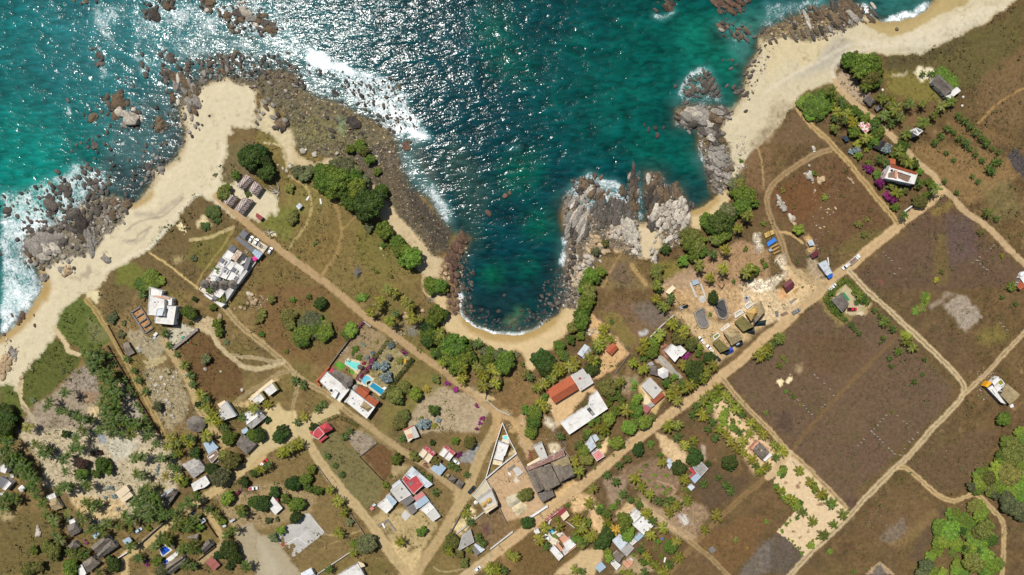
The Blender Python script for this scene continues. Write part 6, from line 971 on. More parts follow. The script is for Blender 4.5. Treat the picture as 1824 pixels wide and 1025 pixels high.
for x, hw in prof: V += [(x, -hw*.55, .05), (x, -hw, .62+.05*max(x, 0)), (x, -hw*.86, .62+.05*max(x, 0)), (x, -hw*.5, .2), (x, hw*.5, .2), (x, hw*.86, .62+.05*max(x, 0)), (x, hw, .62+.05*max(x, 0)), (x, hw*.55, .05)]
for i in range(5):
    for k in range(8): a = 8*i+k; b_ = 8*i+(k+1) % 8; F.append((a, a+8, b_+8, b_))
F += [tuple(range(8)), tuple(range(47, 39, -1))]; mesh('hull', V, F, bm_, e.o)
for x, hw in ((-1.4, .62), (-.1, .68), (1.1, .6)): mesh('thwart', [(x+a, b_, c) for c in (.5, .55) for a, b_ in ((-.15, -hw), (.15, -hw), (.15, hw), (-.15, hw))], [(4, 5, 6, 7), (3, 2, 1, 0)]+[(k, (k+1) % 4, 4+(k+1) % 4, 4+k) for k in range(4)], M('white_render'), e.o)
mesh('motor', [(-2.75+a, b_, c) for c in (.5, 1.0) for a, b_ in ((0, -.15), (.35, -.15), (.35, .15), (0, .15))], [(4, 5, 6, 7), (3, 2, 1, 0)]+[(k, (k+1) % 4, 4+(k+1) % 4, 4+k) for k in range(4)], M('plastic_black'), e.o)
for i, (key, q, lab) in enumerate((('U', "892,580", "utility pole beside the white roadside wall"), ('H', "725,560", "utility pole at the curved road by the mown plot"), ('J', "760,940", "utility pole beside the white yard front wall"), ('E', "140,360", "utility pole beside the tan track and round palapa"), ('33', "1165,845", "utility pole along the main road by garden houses"), ('43', "800,60", "utility pole on the main road near the round tree"), ('X', "985,660", "leaning dark pole at the sandy palm plot corner"))):
    o = empty('utility_pole', at(zz(key, q)[0]), lab, 'pole', 'utility poles'); V = [(r*math.cos(.785*k), r*math.sin(.785*k), z) for z, r in ((-.3, .16), (7.5, .1)) for k in range(8)]
    mesh('mast', V, [(k, (k+1) % 8, 8+(k+1) % 8, 8+k) for k in range(8)]+[tuple(range(8, 16))], M('pale_concrete'), o); mesh('crossarm', [(a, b_, c) for c in (7.0, 7.15) for a, b_ in ((-.9, -.06), (.9, -.06), (.9, .06), (-.9, .06))], [(4, 5, 6, 7), (3, 2, 1, 0)]+[(k, (k+1) % 4, 4+(k+1) % 4, 4+k) for k in range(4)], M('grey_wood'), o)
# repeats share mesh data; REP collects (object, px, py, what, category)
REP = []
# white concrete fence posts in the fields
pv = [(a*.11, b_*.11, c) for c in (-.3, 1.4) for a, b_ in ((-1, -1), (1, -1), (1, 1), (-1, 1))]
pm_ = bpy.data.meshes.new('fence_post'); pm_.from_pydata(pv, [], [(4, 5, 6, 7)]+[(k, (k+1) % 4, 4+(k+1) % 4, 4+k) for k in range(4)]); pm_.materials.append(M('white_roof'))
bs = bpy.data.meshes.new('base_stone'); bs.from_pydata([(a*.24, b_*.2, c) for c in (-.1, .22) for a, b_ in ((-1, -1), (1, -.8), (.9, 1), (-1, .8))], [], [(4, 5, 6, 7)]+[(k, (k+1) % 4, 4+(k+1) % 4, 4+k) for k in range(4)]); bs.materials.append(M('pale_concrete'))
for key, q in (('34', "315,600 475,745"), ('34', "475,765 395,850"), ('34', "225,800 340,920"), ('34', "860,885 740,1020"), ('34', "920,905 1030,1010"), ('44', "730,20 600,160"), ('44', "740,10 920,190"), ('44', "1060,20 940,180"), ('24', "820,770 880,830"), ('24', "930,880 900,920"), ('34', "1640,260 1710,330"), ('24', "1450,840 1600,720"), ('24', "1480,830 1590,930")):
    a, b_ = zz(key, q); n = int(math.hypot(a[0]-b_[0], a[1]-b_[1])/7)
    for i in range(n+1):
        if random.random() < .25: continue
        p = (a[0]+(b_[0]-a[0])*i/n+random.uniform(-.7, .7), a[1]+(b_[1]-a[1])*i/n+random.uniform(-.7, .7)); o = bpy.data.objects.new('fence_post', None); o.location = at(p); link(o); c = bpy.data.objects.new('shaft', pm_); link(c, o); c2 = bpy.data.objects.new('base_stone', bs); link(c2, o); c2.rotation_euler = (0, 0, random.uniform(0, 3)); o.rotation_euler = (random.uniform(-.2, .2), random.uniform(-.2, .2), random.uniform(0, 3)); REP.append((o, p[0], p[1], 'white fence post', 'post', 'white fence posts in the dry fields'))
# ------------------------------------------------------------------ rocks
rockm = objcolmat('rock_surface', .9, .55, 1.1, .4)
def ico(sub):
    import bmesh
    bm = bmesh.new(); bmesh.ops.create_icosphere(bm, subdivisions=sub, radius=1); V = np.array([v.co[:] for v in bm.verts]); bm.verts.index_update(); F = np.array([[v.index for v in f.verts] for f in bm.faces]); bm.free(); return V, F
def rockshape(seed, sub):
    r = np.random.default_rng(seed); V, F = ico(sub); V = V.copy()
    for k in range(11):   # facet cuts
        n = r.normal(size=3); n /= np.linalg.norm(n); d = r.uniform(.62, .9); h = V@n; V = V-np.outer(np.clip(h-d, 0, None)*.92, n)
    for f, a in ((1.7, .13), (4.1, .06), (8.5, .03)):
        ph = r.uniform(0, 6, 6); V = V*(1+a*(np.sin(V[:, :1]*f+ph[0]+V[:, 1:2]*f*.7)+np.sin(V[:, 1:2]*f*1.1+ph[1]+V[:, 2:]*f))*.6)
    cr = r.uniform(-.4, .4); n = r.normal(size=3); n[2] *= .2; n /= np.linalg.norm(n); V = V*(1-.16*np.exp(-((V@n-cr)/.06)**2))[:, None]
    return V, F
ROCKS = [npmesh('boulder', *rockshape(100+i, 4), rockm, False) for i in range(9)]
SMALL = [rockshape(300+i, 2) for i in range(6)]
RC = {'g': '8c857b', 'd': '5c554d', 'b': '6a5a46', 'p': 'bab0a0', 't': 'b39a78', 'k': '453e38', 'r': '6a5242'}
BIG = []; LIT = []
def rk(x, y, r, el=1., ang=0., c='g', flat=.55): BIG.append((r, x, y, el, ang, c, flat))
def rocks(key, s, c, el=1.3, ang=60, flat=.55):
    for q in zz(key, s): rk(q[0], q[1], q[2], el*random.uniform(.85, 1.2), ang+random.uniform(-18, 18), c, flat)
rocks('11', "1085,105,46 1175,45,36 1210,20,24 1480,35,40 1475,95,20 1550,90,16 1600,110,36 1660,90,30 1720,80,42 1760,130,40 1700,150,30 1620,160,24 1800,180,30 600,45,16 635,32,20 705,35,16 550,25,14", 'b', 1.15, 50)
rocks('12', "20,140,34 60,160,36 100,200,38 130,215,26 60,110,26 80,230,20 200,222,12 235,165,10 150,175,14 230,385,13", 'b', 1.2, 30)
rocks('11', "695,385,28 710,440,26 715,475,18 745,430,20 1200,405,36 1150,400,20 1025,400,18 1020,470,22 1060,500,18 1050,545,24 1160,470,18 855,565,12 905,595,12 960,620,14 910,560,10 950,580,9 510,720,16 640,635,8 1320,490,26 1560,410,20 1480,460,24 1600,430,24 1640,410,20", 'd', 1.25, 70)
rocks('11', "840,715,56 850,780,44 820,820,34 880,660,24 920,740,20 870,770,26", 'b', 1.3, 80); rocks('11', "930,840,62 880,880,26", 'g', 1.25, 20, .7); rocks('11', "655,830,34 670,860,20 710,830,14 745,800,13 700,850,12", 'b', 1.2, 100); rocks('11', "1135,895,42 1120,840,26 1150,930,20", 'g', 1.3, 110); rocks('11', "945,800,28 980,830,36", 'p', 1.2, 40)
rocks('11', "1175,530,30 1215,540,36 1290,560,36 1245,610,36 1360,620,30 1380,645,26 1220,690,26 1420,570,26 1330,720,34 1380,715,38 1330,760,24 1360,770,26 1290,640,22 1180,580,20 1440,520,22 1480,540,18 1560,500,26 1600,490,22 1545,550,16 1210,730,18 1250,720,20 1300,820,18 1350,830,16 1270,880,16 1260,560,24 1300,600,26 1330,580,20", 'g', 1.6, 75)
rocks('11', "1370,890,18 1330,930,16 1390,870,14 1350,960,14 1420,880,10 1400,910,9 1470,815,10", 'g', 1.2, 50)
rocks('21', "435,210,24 435,320,38 480,350,36 500,300,20 505,400,24 300,390,18 355,430,50 370,490,28 60,480,38 100,465,16 140,520,18 230,555,18 265,470,14 490,285,13 525,265,12 455,250,14 180,560,13 400,405,10 440,470,12 340,515,12 325,555,16 130,680,18 20,780,16 15,430,12 10,575,10 600,180,14 575,245,24 610,215,24 655,190,22 690,205,28 640,160,14 535,70,12 565,25,14 665,15,30 690,45,16 600,10,12", 'd', 1.2, 40)
rocks('21', "640,280,26 600,300,18 680,315,24 740,310,22 640,350,22 620,385,24 665,380,26 720,350,22 690,270,20 755,350,20 620,440,22 650,470,22 590,480,24 680,480,28 640,520,22", 'd', 1.3, 80)
rocks('21', "510,490,46 480,590,30 440,590,24 400,610,20 510,610,24 215,610,28 245,650,26 190,690,22 325,600,18 455,560,20 545,740,22 575,770,14 415,720,26 440,690,30", 'd', 1.2, 10); rocks('21', "590,580,60 620,640,44 600,670,36 650,690,30 640,720,40 565,640,30", 'g', 1.7, 70); rocks('21', "250,730,62 330,660,54 390,680,46 300,790,44 240,770,40 370,640,36 330,750,46 420,650,28 300,700,50 210,740,36", 'g', 1.4, 20, .4); rocks('21', "395,740,40 320,740,34 390,770,24", 'p', 1.3, 60)
rocks('21', "790,500,34 760,525,22 800,545,20 750,560,16 830,520,16 800,420,30 740,440,20 885,430,34 885,485,18 870,565,12 740,490,14 720,520,13 700,590,16 690,630,14 650,600,12 800,470,20 770,480,18", 'g', 1.3, 60)
rocks('21', "745,815,28 310,945,28 430,890,24 455,910,22 490,890,18 520,880,14 300,880,20 250,850,22 215,830,18 300,830,22 180,840,14 205,870,14 480,830,20 450,800,20 590,795,14 525,790,13 400,830,16 520,905,12 350,870,14 280,880,14", 'g', 1.2, 50); rocks('21', "470,900,34 455,925,20", 't', 1.2, 10)
rocks('21', "1130,185,30 1040,165,28 1075,215,15 1045,210,20 1070,140,18 1020,100,14 1110,110,16 1080,235,10 1030,260,18 1000,290,14 1090,90,14", 'g', 1.15, 100)
rocks('22', "330,60,24 410,85,20 570,75,16 240,165,20 190,180,14 215,200,14 235,235,9 350,50,12 420,70,12 155,155,8 850,95,12 940,65,11", 'p', 1.2, 50); rocks('12', "60,720,24 70,760,20 120,740,22 155,810,22 120,830,20 180,870,44 205,850,24 130,900,18 90,700,16 210,640,14 140,660,16 220,630,12 95,585,16 330,825,13 270,600,16 290,850,10 20,780,14 50,800,16 25,830,16 10,870,14", 'g', 1.4, 40)
rocks('12', "690,860,44 700,880,30 650,840,20 500,830,16 530,920,22 540,960,16 870,880,15 940,910,15 970,930,15 740,940,14 850,850,13 640,580,14 690,665,16 910,590,11 950,570,16 980,578,9 460,530,16 570,660,26 600,720,14 770,745,13 830,740,14 710,740,11 800,790,12 460,510,14 325,580,15 345,610,15 300,560,12 730,600,11 750,590,10 690,970,12", 'k', 1.3, 45)
rocks('22', "1060,25,34 1040,10,16", 'r', 1.1, 20)
# right side reefs
rocks('13', "1100,40,32 1080,60,28 1120,20,30 1060,10,14 1020,10,12 1000,95,18 1015,40,9 1150,5,22", 'b', 1.6, 50); rocks('13', "1430,20,30 1480,40,32 1540,30,36 1600,20,32 1460,80,24 1540,80,30 1600,70,24 1420,60,18 1500,75,20 1640,20,20", 'r', 1.6, 50); rocks('13', "1470,200,26 1490,180,24 1455,230,20 1500,210,16 1600,240,26 1650,220,26 1620,270,24 1590,270,18 1640,290,18", 'b', 1.7, 55)
rocks('13', "1350,540,22 1320,570,18 1390,590,34 1420,620,28 1330,590,22 1260,645,36 1230,660,22 1300,640,22 1370,640,28 1430,655,22 1450,680,16 1240,570,18 1140,615,16 1230,600,12 1360,600,26 1220,720,18 1300,560,14", 'd', 1.4, 140)
rocks('13', "1290,790,50 1230,820,46 1350,800,50 1260,860,44 1330,850,44 1400,820,44 1450,790,34 1440,840,36 1380,870,34 1200,800,36 1220,870,30 1170,830,24 1500,790,24 1520,830,18 1470,760,22 1290,830,40", 'g', 1.4, 20, .6); rocks('13', "1350,930,36 1400,930,32 1400,970,34 1450,960,30 1330,940,24 1470,990,24 1240,930,18 1430,900,24 1360,890,24 1480,940,20", 'g', 1.4, 40); rocks('13', "1000,910,20 950,920,18 1010,960,22 1060,900,14 920,890,12", 'k', 1.3, 90); rocks('13', "1590,650,28 1550,620,20 1640,660,20 1500,610,14 1530,490,16 1670,540,20 1640,520,18 1660,460,15 1700,430,15 1540,430,12 1570,460,10 1520,430,10 1720,330,11 1740,370,12 1780,320,11 1640,780,14 1470,435,10 1700,260,20 1760,220,20 1690,500,16", 'd', 1.4, 140)
rocks('14', "560,50,46 590,30,36 640,80,40 620,120,34 540,110,36 580,150,26 500,150,34 490,180,26 480,50,36 420,80,30 370,90,34 340,120,26 400,120,24 280,110,26 240,150,24 740,130,26 765,105,20 730,70,24 750,50,20 700,160,10 300,180,20 350,230,22 390,220,22 330,260,22 420,270,16 210,285,15 260,240,20 170,130,20 130,140,14 100,190,20 70,290,15 30,300,16 540,210,16 530,240,11 660,130,22 450,210,20 440,120,22 200,190,20 180,240,18 130,260,18 300,60,18 520,20,22", 'b', 1.8, 52, .45); rocks('14', "918,210,15", 'b', 1., 0)
rocks('23', "1450,40,36 1460,80,40 1500,100,34 1430,130,36 1480,150,30 1410,80,28 1400,40,26 1390,180,28 1430,180,32 1390,210,30 1400,240,22 1500,190,22 1520,240,34 1510,280,28 1440,260,22 1430,310,20 1460,330,18 1420,350,16 1470,350,16 1490,320,12 1520,365,14 1440,10,26 1540,180,22 1480,230,20 1380,140,18 1400,100,24 1440,220,20", 'g', 1.3, 40); rocks('23', "1610,130,8 1600,80,13 1620,160,13 1580,20,9 1590,170,12", 'p', 1.2, 40)
rocks('23', "520,300,44 500,320,30 580,310,26 560,360,36 600,350,30 580,240,18 620,250,18 670,350,16 620,370,34 500,380,26 530,400,20 480,270,20 540,340,34 640,390,22 690,390,18 480,350,20", 'b', 1.5, 110)
rocks('23', "850,170,22 850,230,34 840,280,30 870,290,28 850,330,22 780,340,30 790,360,20 880,345,20 830,350,18 850,400,40 855,440,38 860,480,28 840,380,26 870,370,20 820,240,20", 'b', 1.7, 95)
rocks('23', "430,420,36 400,400,28 460,470,26 420,500,40 460,520,40 400,530,34 430,560,34 480,560,42 500,600,42 520,630,24 400,580,30 430,620,28 450,640,30 400,650,26 470,680,24 440,460,28", 'g', 1.9, 120, .45); rocks('23', "430,430,26 490,560,40 505,600,34 440,500,30 420,440,22", 'p', 2.3, 122, .5)
rocks('23', "620,440,36 660,470,32 720,460,34 700,500,32 580,440,24 640,420,24 770,450,34 750,500,34 800,480,36 610,500,26 580,500,24 730,540,36 690,540,30 650,540,28 830,510,34 720,400,26 680,430,26 640,580,22 610,590,20 560,470,22 590,540,22 740,420,26 780,420,26", 'd', 1.4, 100, .45); rocks('23', "820,560,36 850,600,36 870,640,36 830,640,30 790,600,28 800,660,28 840,700,30 880,720,28 860,760,24 750,620,26 730,660,22 780,560,24 830,600,26 700,590,20 870,690,22 820,690,20", 'p', 1.3, 60, .4)
rocks('23', "960,260,30 1000,290,36 960,320,36 980,380,44 1010,400,36 1040,360,36 960,400,36 1000,340,34 980,450,36 960,450,26 1050,300,26 1020,250,26 970,230,22 1085,370,44 1100,400,24 1040,410,24 980,490,30 1145,315,28 1160,360,36 1110,330,24", 'b', 1.8, 100, .55); rocks('23', "1010,470,40 1005,520,44 1000,500,36 1140,430,26 1180,410,36 1190,440,34 1100,420,26 1130,480,26 1160,490,24 1120,440,24 1060,470,28 1030,560,30 1180,530,40 1200,500,30 1160,520,30 1090,500,26 1080,590,32 1040,620,20 1130,560,22 1140,590,22 1060,540,20 1100,680,28 1070,690,22 1120,620,18 1150,660,22 1205,600,24 1200,570,20 1240,520,22 1220,470,26 1150,450,18 1010,655,15 1000,690,14 1000,815,26 985,760,20 1010,770,18 970,740,14 1230,560,18 1095,545,26 1210,540,22", 'p', 1.35, 115, .6); rocks('23', "985,560,44 990,590,26 1250,430,20 1270,440,18 1240,460,16", 'd', 1.9, 100)
rocks('23', "560,720,28 580,690,26 600,740,24 640,770,22 660,760,20 540,760,24 620,690,22 680,760,14 600,660,20 560,660,20 620,720,20", 't', 1.2, 30); rocks('23', "520,800,22 540,840,22 500,860,20 520,900,18 510,930,16 470,880,20 480,980,16 540,800,18 560,820,16 490,960,14 450,800,18 620,830,14 540,870,16", 'p', 1.3, 30); rocks('23', "430,750,20 440,800,20 430,850,20 420,900,18 400,950,18 430,700,22 390,900,16 380,960,18 410,800,20 400,870,16", 'k', 1.2, 60)
rocks('22', "1460,665,34 1440,690,32 1420,720,34 1400,750,36 1390,790,36 1380,830,34 1370,870,28 1400,870,28 1360,780,26 1430,760,26 1340,820,24 1410,930,24 1380,950,26 1470,690,22 1370,910,24 1450,875,18 1400,980,24 1420,800,22", 'r', 1.4, 60, .7); rocks('22', "1300,890,20 1330,920,18 1290,910,16 1360,950,20 1330,870,18 1380,790,22 1320,950,14 1350,840,18", 't', 1.3, 40); rocks('32', "1390,125,18 1420,110,16 1410,160,16 1380,170,12 1350,60,20 1400,60,20 1330,40,16 1420,30,20 1380,20,20 1360,120,14 1400,190,14", 'r', 1.2, 60); rocks('32', "1170,175,17 1050,190,14 1060,210,12 1040,220,14", 't', 1.1, 30); rocks('32', "1705,180,18 1745,65,14", 'k', 1.1, 0); rocks('22', "1630,500,24 1750,380,22 1780,360,16 905,355,10", 'r', 1.2, 30)
rocks('33', "320,120,22 265,125,20 210,75,14 300,90,16 230,130,12 290,140,14 360,110,14 340,60,16 420,110,14 440,60,16 400,30,18 370,70,14 260,60,12", 'd', 1.2, 30)
# inland outcrops
rocks('24', "335,40,18 340,60,12 305,160,11 300,230,28 320,250,20 310,215,18 345,335,10 90,390,20 100,420,24 120,450,26 130,470,22 85,375,14 170,520,22 190,530,20 160,510,14", 'p', 1.2, 60); rocks('24', "390,260,26 370,280,18 400,250,16 330,280,12 595,260,18 610,280,13 580,250,11 200,570,18 180,550,20 490,460,11 440,465,9 430,490,8 400,530,8 380,600,11 410,590,9 420,470,7", 't', 1.2, 40)
rocks('31', "160,210,24 145,240,18 165,190,16 130,265,14 30,340,13 245,275,14 95,205,12 75,385,9 240,205,8", 'r', 1.4, 60); rocks('31', "90,460,26 100,480,22 80,440,16 110,500,14", 'g', 1.2, 80); rocks('31', "40,560,30 20,600,28 60,580,24 30,520,26 10,560,26 70,540,20 20,640,22 45,500,20 5,620,20 80,510,16", 't', 1.2, 80); rocks('31', "155,640,16 145,650,12", 't', 1.1, 0)
rocks('31', "1545,220,24", 't', 1.1, 90); rocks('31', "1570,320,14 1135,640,20 1130,655,13 970,440,16 1440,585,15 1700,730,16 1745,55,20 1550,600,9", 'p', 1.1, 30); rocks('31', "1160,690,15 1100,690,13 1180,760,14 1190,820,24 1170,800,18 1200,840,16 1100,780,12 1160,900,16 1210,910,20 1220,925,14 1120,700,12 1080,660,12 1150,740,13 1060,650,10 1180,660,12 1130,720,14 1090,700,13 1060,700,11 1110,745,12 1220,640,14 1240,610,10", 'p', 1.2, 30)
rocks('31', "1760,90,20 1780,120,22 1740,120,16 1770,60,16 1800,100,16 1690,150,14 1650,160,12 1720,160,12", 't', 1.3, 40); rocks('41', "265,690,16 275,730,22 270,710,18 255,740,13", 'p', 1.4, 100)
rocks('J', "560,270,8 450,100,8 480,120,9 470,90,7", 'p'); rocks('D', "690,420,9 720,400,9 730,350,8 700,380,9 840,245,9 850,265,8 825,240,7 740,330,8 340,370,7 355,350,7 375,330,7 400,310,7 420,295,7 900,350,7 955,395,7", 'p', 1.2, 40); rocks('33', "540,310,13 560,320,14 545,340,12 520,320,13 580,300,11 600,330,10", 'p', 1.2, 20)
BIG = [(r*(.72 if 240 < x < 335 and 660 < y < 760 else 1), x, y, el, a, (random.choice('ddbbgpk') if c in 'gb' and random.random() < .55 else c), f*random.uniform(.8, 1.3)) for r, x, y, el, a, c, f in BIG]; BIG.sort(reverse=True)
for r, x, y, el, a, c, f in BIG[:290]:
    for k in range(7 if r > 4 else 3): t_ = random.uniform(0, 6.28); LIT.append((r*random.uniform(.14, .42), x+r*1.05*math.cos(t_), y+r*1.05*math.sin(t_), 1.3, random.uniform(0, 180), random.choice(c+c+'dk'), .7))
# scattered rubble fields -> stuff
def field(pts, n, r0, r1, cs, clear=.0, el=1.3):
    P_ = zz('p', pts); a = [p[0] for p in P_]; b_ = [p[1] for p in P_]; k = 0
    xx = rng.uniform(min(a), max(a), n*4); yy = rng.uniform(min(b_), max(b_), n*4); ok = inside(P_, xx, yy); xx, yy = xx[ok][:n], yy[ok][:n]
    for x, y in zip(xx, yy):
        r = r0*(r1/r0)**(random.random()**2.2); LIT.append((r, x, y, el, random.uniform(0, 180), random.choice(cs), .6))
field("40,440 48,415 76,400 140,365 165,350 203,345 232,362 225,395 190,420 165,450 120,470 75,480", 700, .5, 4, 'gdgp'); field("285,140 300,112 400,98 490,102 535,130 545,165 500,180 456,165 400,145 370,150 345,190 335,225 315,235", 800, .5, 4, 'gdb')
field("325,180 350,190 330,262 300,300 262,330 230,360 205,345 240,300 290,240", 420, .5, 3, 'dgk'); field("470,170 520,150 570,180 650,205 705,245 715,300 690,300 640,285 570,272 535,262 520,220", 1300, .4, 2.6, 'gdbtd'); field("620,270 702,250 712,301 740,345 781,387 806,420 800,440 765,450 740,420 700,370 665,320", 2600, .35, 1.5, 'bdkdt', 1.2)
field("700,250 730,320 790,385 812,405 830,440 800,455 765,430 730,380 705,330", 700, .4, 1.6, 'kd'); field("535,110 600,125 700,150 740,200 745,235 700,240 640,205 570,172", 500, .5, 2.6, 'kdk'); field("1000,350 1031,320 1070,320 1130,380 1143,430 1143,465 1120,458 1085,440 1060,480 1035,520 1028,552 1000,548 1004,470 1010,430", 1700, .4, 3, 'gdpp'); field("1150,311 1183,325 1229,367 1232,400 1210,440 1185,440 1160,400", 700, .5, 3, 'gpp'); field("1244,240 1300,260 1306,300 1300,330 1280,345 1262,340", 600, .5, 3.2, 'gdp'); field("1300,240 1340,240 1340,290 1310,320 1295,300", 260, .3, 1.8, 'pg')
field("1345,60 1400,40 1478,13 1530,8 1560,25 1500,60 1440,78 1400,66 1362,78", 800, .5, 3, 'bdgt'); field("1206,195 1280,185 1310,200 1290,225 1285,255 1244,250 1236,228 1208,218", 420, .5, 3, 'gdb'); field("985,500 1015,480 1020,520 1030,552 1005,548 975,575 955,580 990,540", 600, .4, 2.2, 'kdg'); field("800,445 836,420 834,440 820,560 800,565 795,520 785,500", 600, .5, 2.4, 'rtb'); field("826,560 850,545 900,570 950,540 985,470 1004,480 1002,550 960,582 900,592 850,582", 520, .6, 3.2, 'kkd')
field("1320,140 1360,70 1390,60 1360,130 1335,180 1315,190", 260, .4, 2.4, 'dgb'); field("1395,390 1420,385 1425,440 1400,450", 0, .4, 1, 'p'); field("1340,415 1356,417 1357,450 1342,448", 260, .5, 1.4, 'ppg'); field("1335,510 1400,480 1407,495 1360,515 1322,520", 420, .4, 1.3, 'ppt'); field("1378,462 1400,450 1403,475 1380,473", 160, .4, 1.3, 'ppt'); field("1430,420 1455,425 1460,460 1440,470", 160, .3, 1.2, 'ptg'); field("1440,340 1500,330 1480,420 1455,430", 60, .4, 1.6, 'pt')
field("250,650 330,650 350,740 330,765 280,760", 500, .35, 1.8, 'pptg'); field("255,590 320,560 350,600 300,640", 200, .3, 1.2, 'pg'); field("10,600 35,620 25,660 0,680", 200, .5, 2.2, 'tp'); field("440,520 480,530 470,560 445,550", 150, .4, 1.5, 'pt'); field("690,590 740,560 760,575 720,600", 200, .4, 1.6, 'pt'); field("700,590 740,620 720,660 690,640", 120, .3, 1.2, 'pt'); field("40,745 200,800 260,900 120,1010 60,850", 260, .25, .9, 'tpg'); field("1390,860 1500,900 1440,980 1385,950", 160, .25, .7, 'tp'); field("1555,860 1630,930 1600,950 1570,975 1540,960", 120, .25, .8, 'gp'); field("1700,600 1770,570 1760,640", 0, .3, .6, 'g')
field("1740,650 1775,660 1790,690 1740,720", 200, .3, 1.2, 'pt'); field("850,800 880,770 905,800 880,830", 60, .3, 1, 'pg'); field("950,780 1000,770 1010,800 970,820", 150, .3, 1.2, 'pg'); field("1200,840 1240,800 1260,840", 60, .3, 1, 'pg')
for s_, n_ in (("395,15 440,18 490,40 500,65 455,75 420,65 395,40", 260), ("290,140 300,110 400,95 500,100 540,125 540,160 500,140 440,145 400,135 350,150", 520), ("150,180 300,150 320,200 310,260 260,330 200,340 150,310 180,260", 170), ("50,330 210,300 240,355 200,400 120,410 60,460", 200), ("826,470 845,470 840,560 822,560", 90), ("285,0 320,0 315,22 295,25", 60), ("360,0 390,0 380,28 365,25", 60), ("262,10 290,25 288,42 262,38", 50), ("150,315 195,300 200,360 165,380 150,350", 90), ("1262,0 1330,0 1325,25 1280,30", 120), ("1270,45 1330,40 1335,80 1275,70", 70), ("1215,140 1260,128 1285,168 1270,178 1215,175", 130), ("1010,320 1060,312 1070,345 1040,360", 110), ("1115,305 1140,305 1140,385 1118,380", 90), ("10,340 110,330 140,380 60,450 40,430", 90), ("600,150 720,150 745,235 690,230 640,190", 150)):
    P_ = zz('p', s_); xx = rng.uniform(min(q[0] for q in P_), max(q[0] for q in P_), n_*3); yy = rng.uniform(min(q[1] for q in P_), max(q[1] for q in P_), n_*3); ok = inside(P_, xx, yy)
    for x, y in zip(xx[ok][:n_], yy[ok][:n_]): LIT.append((random.uniform(.8, 1.9)*random.choice((1, 1, 1, 2.3)), x, y, 1.5, random.uniform(20, 80), random.choice('bdkd'), .9))
for x, y in zip(rng.uniform(0, 1824, 1500), rng.uniform(0, 1025, 1500)):
    i = np.searchsorted(xs, x); j = np.searchsorted(ys, y)
    if DS[j, i] > 8 and fz[min(j, NY-2), min(i, NX-2)] == 0: LIT.append((random.uniform(.25, .7), x, y, 1.2, random.uniform(0, 180), random.choice('ptg'), .6))
LIT = BIG[290:]+LIT; BIG = BIG[:290]
for r, x, y, el, ang, c, fl in BIG:
    o = bpy.data.objects.new('boulder', random.choice(ROCKS)); w_ = r*S; z = max(gz(x, y), -.5); a = W2((x, y), z+.3); o.location = (a[0], a[1], z+w_*fl*.12); o.scale = (w_*el, w_/max(el, 1)**.5, w_*fl); o.rotation_euler = (random.uniform(-.15, .15), random.uniform(-.15, .15), R(-ang))
    k = random.uniform(.75, 1.2); h_ = hexl(RC[c]); o.color = (h_[0]*k, h_[1]*k, h_[2]*k, 1); link(o); REP.append((o, x, y, {'g': 'grey boulder', 'd': 'dark grey boulder', 'b': 'brown boulder', 'p': 'pale boulder', 't': 'tan boulder', 'k': 'blackish boulder', 'r': 'reddish brown boulder'}[c], 'boulder', 'boulders along the shore and fields'))
def bulk(name, items, shapes, colfun, m, z_off):
    Vs = []; Fs = []; Cs = []; n = 0
    for it in items:
        r, x, y, el, ang, c, fl = it; V, F = random.choice(shapes); w_ = r*S; ca, sa = math.cos(R(-ang)), math.sin(R(-ang)); z = gz(x, y); a = W2((x, y), z)
        P_ = V*np.array([w_*el, w_/el**.5, w_*fl]); P_ = np.stack([P_[:, 0]*ca-P_[:, 1]*sa+a[0], P_[:, 0]*sa+P_[:, 1]*ca+a[1], P_[:, 2]+max(z, -.12)+w_*z_off], -1)
        k = random.uniform(.7, 1.25); Vs.append(P_); Fs.append(F+n); Cs.append(np.tile(np.array([*colfun(c), 1])*k, (len(V), 1))); n += len(V)
    me = npmesh(name, np.concatenate(Vs), np.concatenate(Fs), m); at_ = me.attributes.new('tone', 'FLOAT_COLOR', 'POINT'); at_.data.foreach_set('color', np.concatenate(Cs).astype(np.float32).ravel()); return link(bpy.data.objects.new(name, me))
rm2 = bpy.data.materials.new('rubble_stone'); t, b, o_ = nodes(rm2); g = gpos(t); t.links.new(nscale(t, nramp(t, nnoise(t, g, 2.2, 4), .3, .7, .6, 1.35), attr(t, 'tone').outputs['Color']), b.inputs['Base Color']); b.inputs['Roughness'].default_value = .9
tag(bulk('rock_rubble', LIT, SMALL, lambda c: hexl(RC[c]), rm2, .15), 'loose small stones strewn along the rocky shore and the dry plots', 'rubble', kind='stuff')
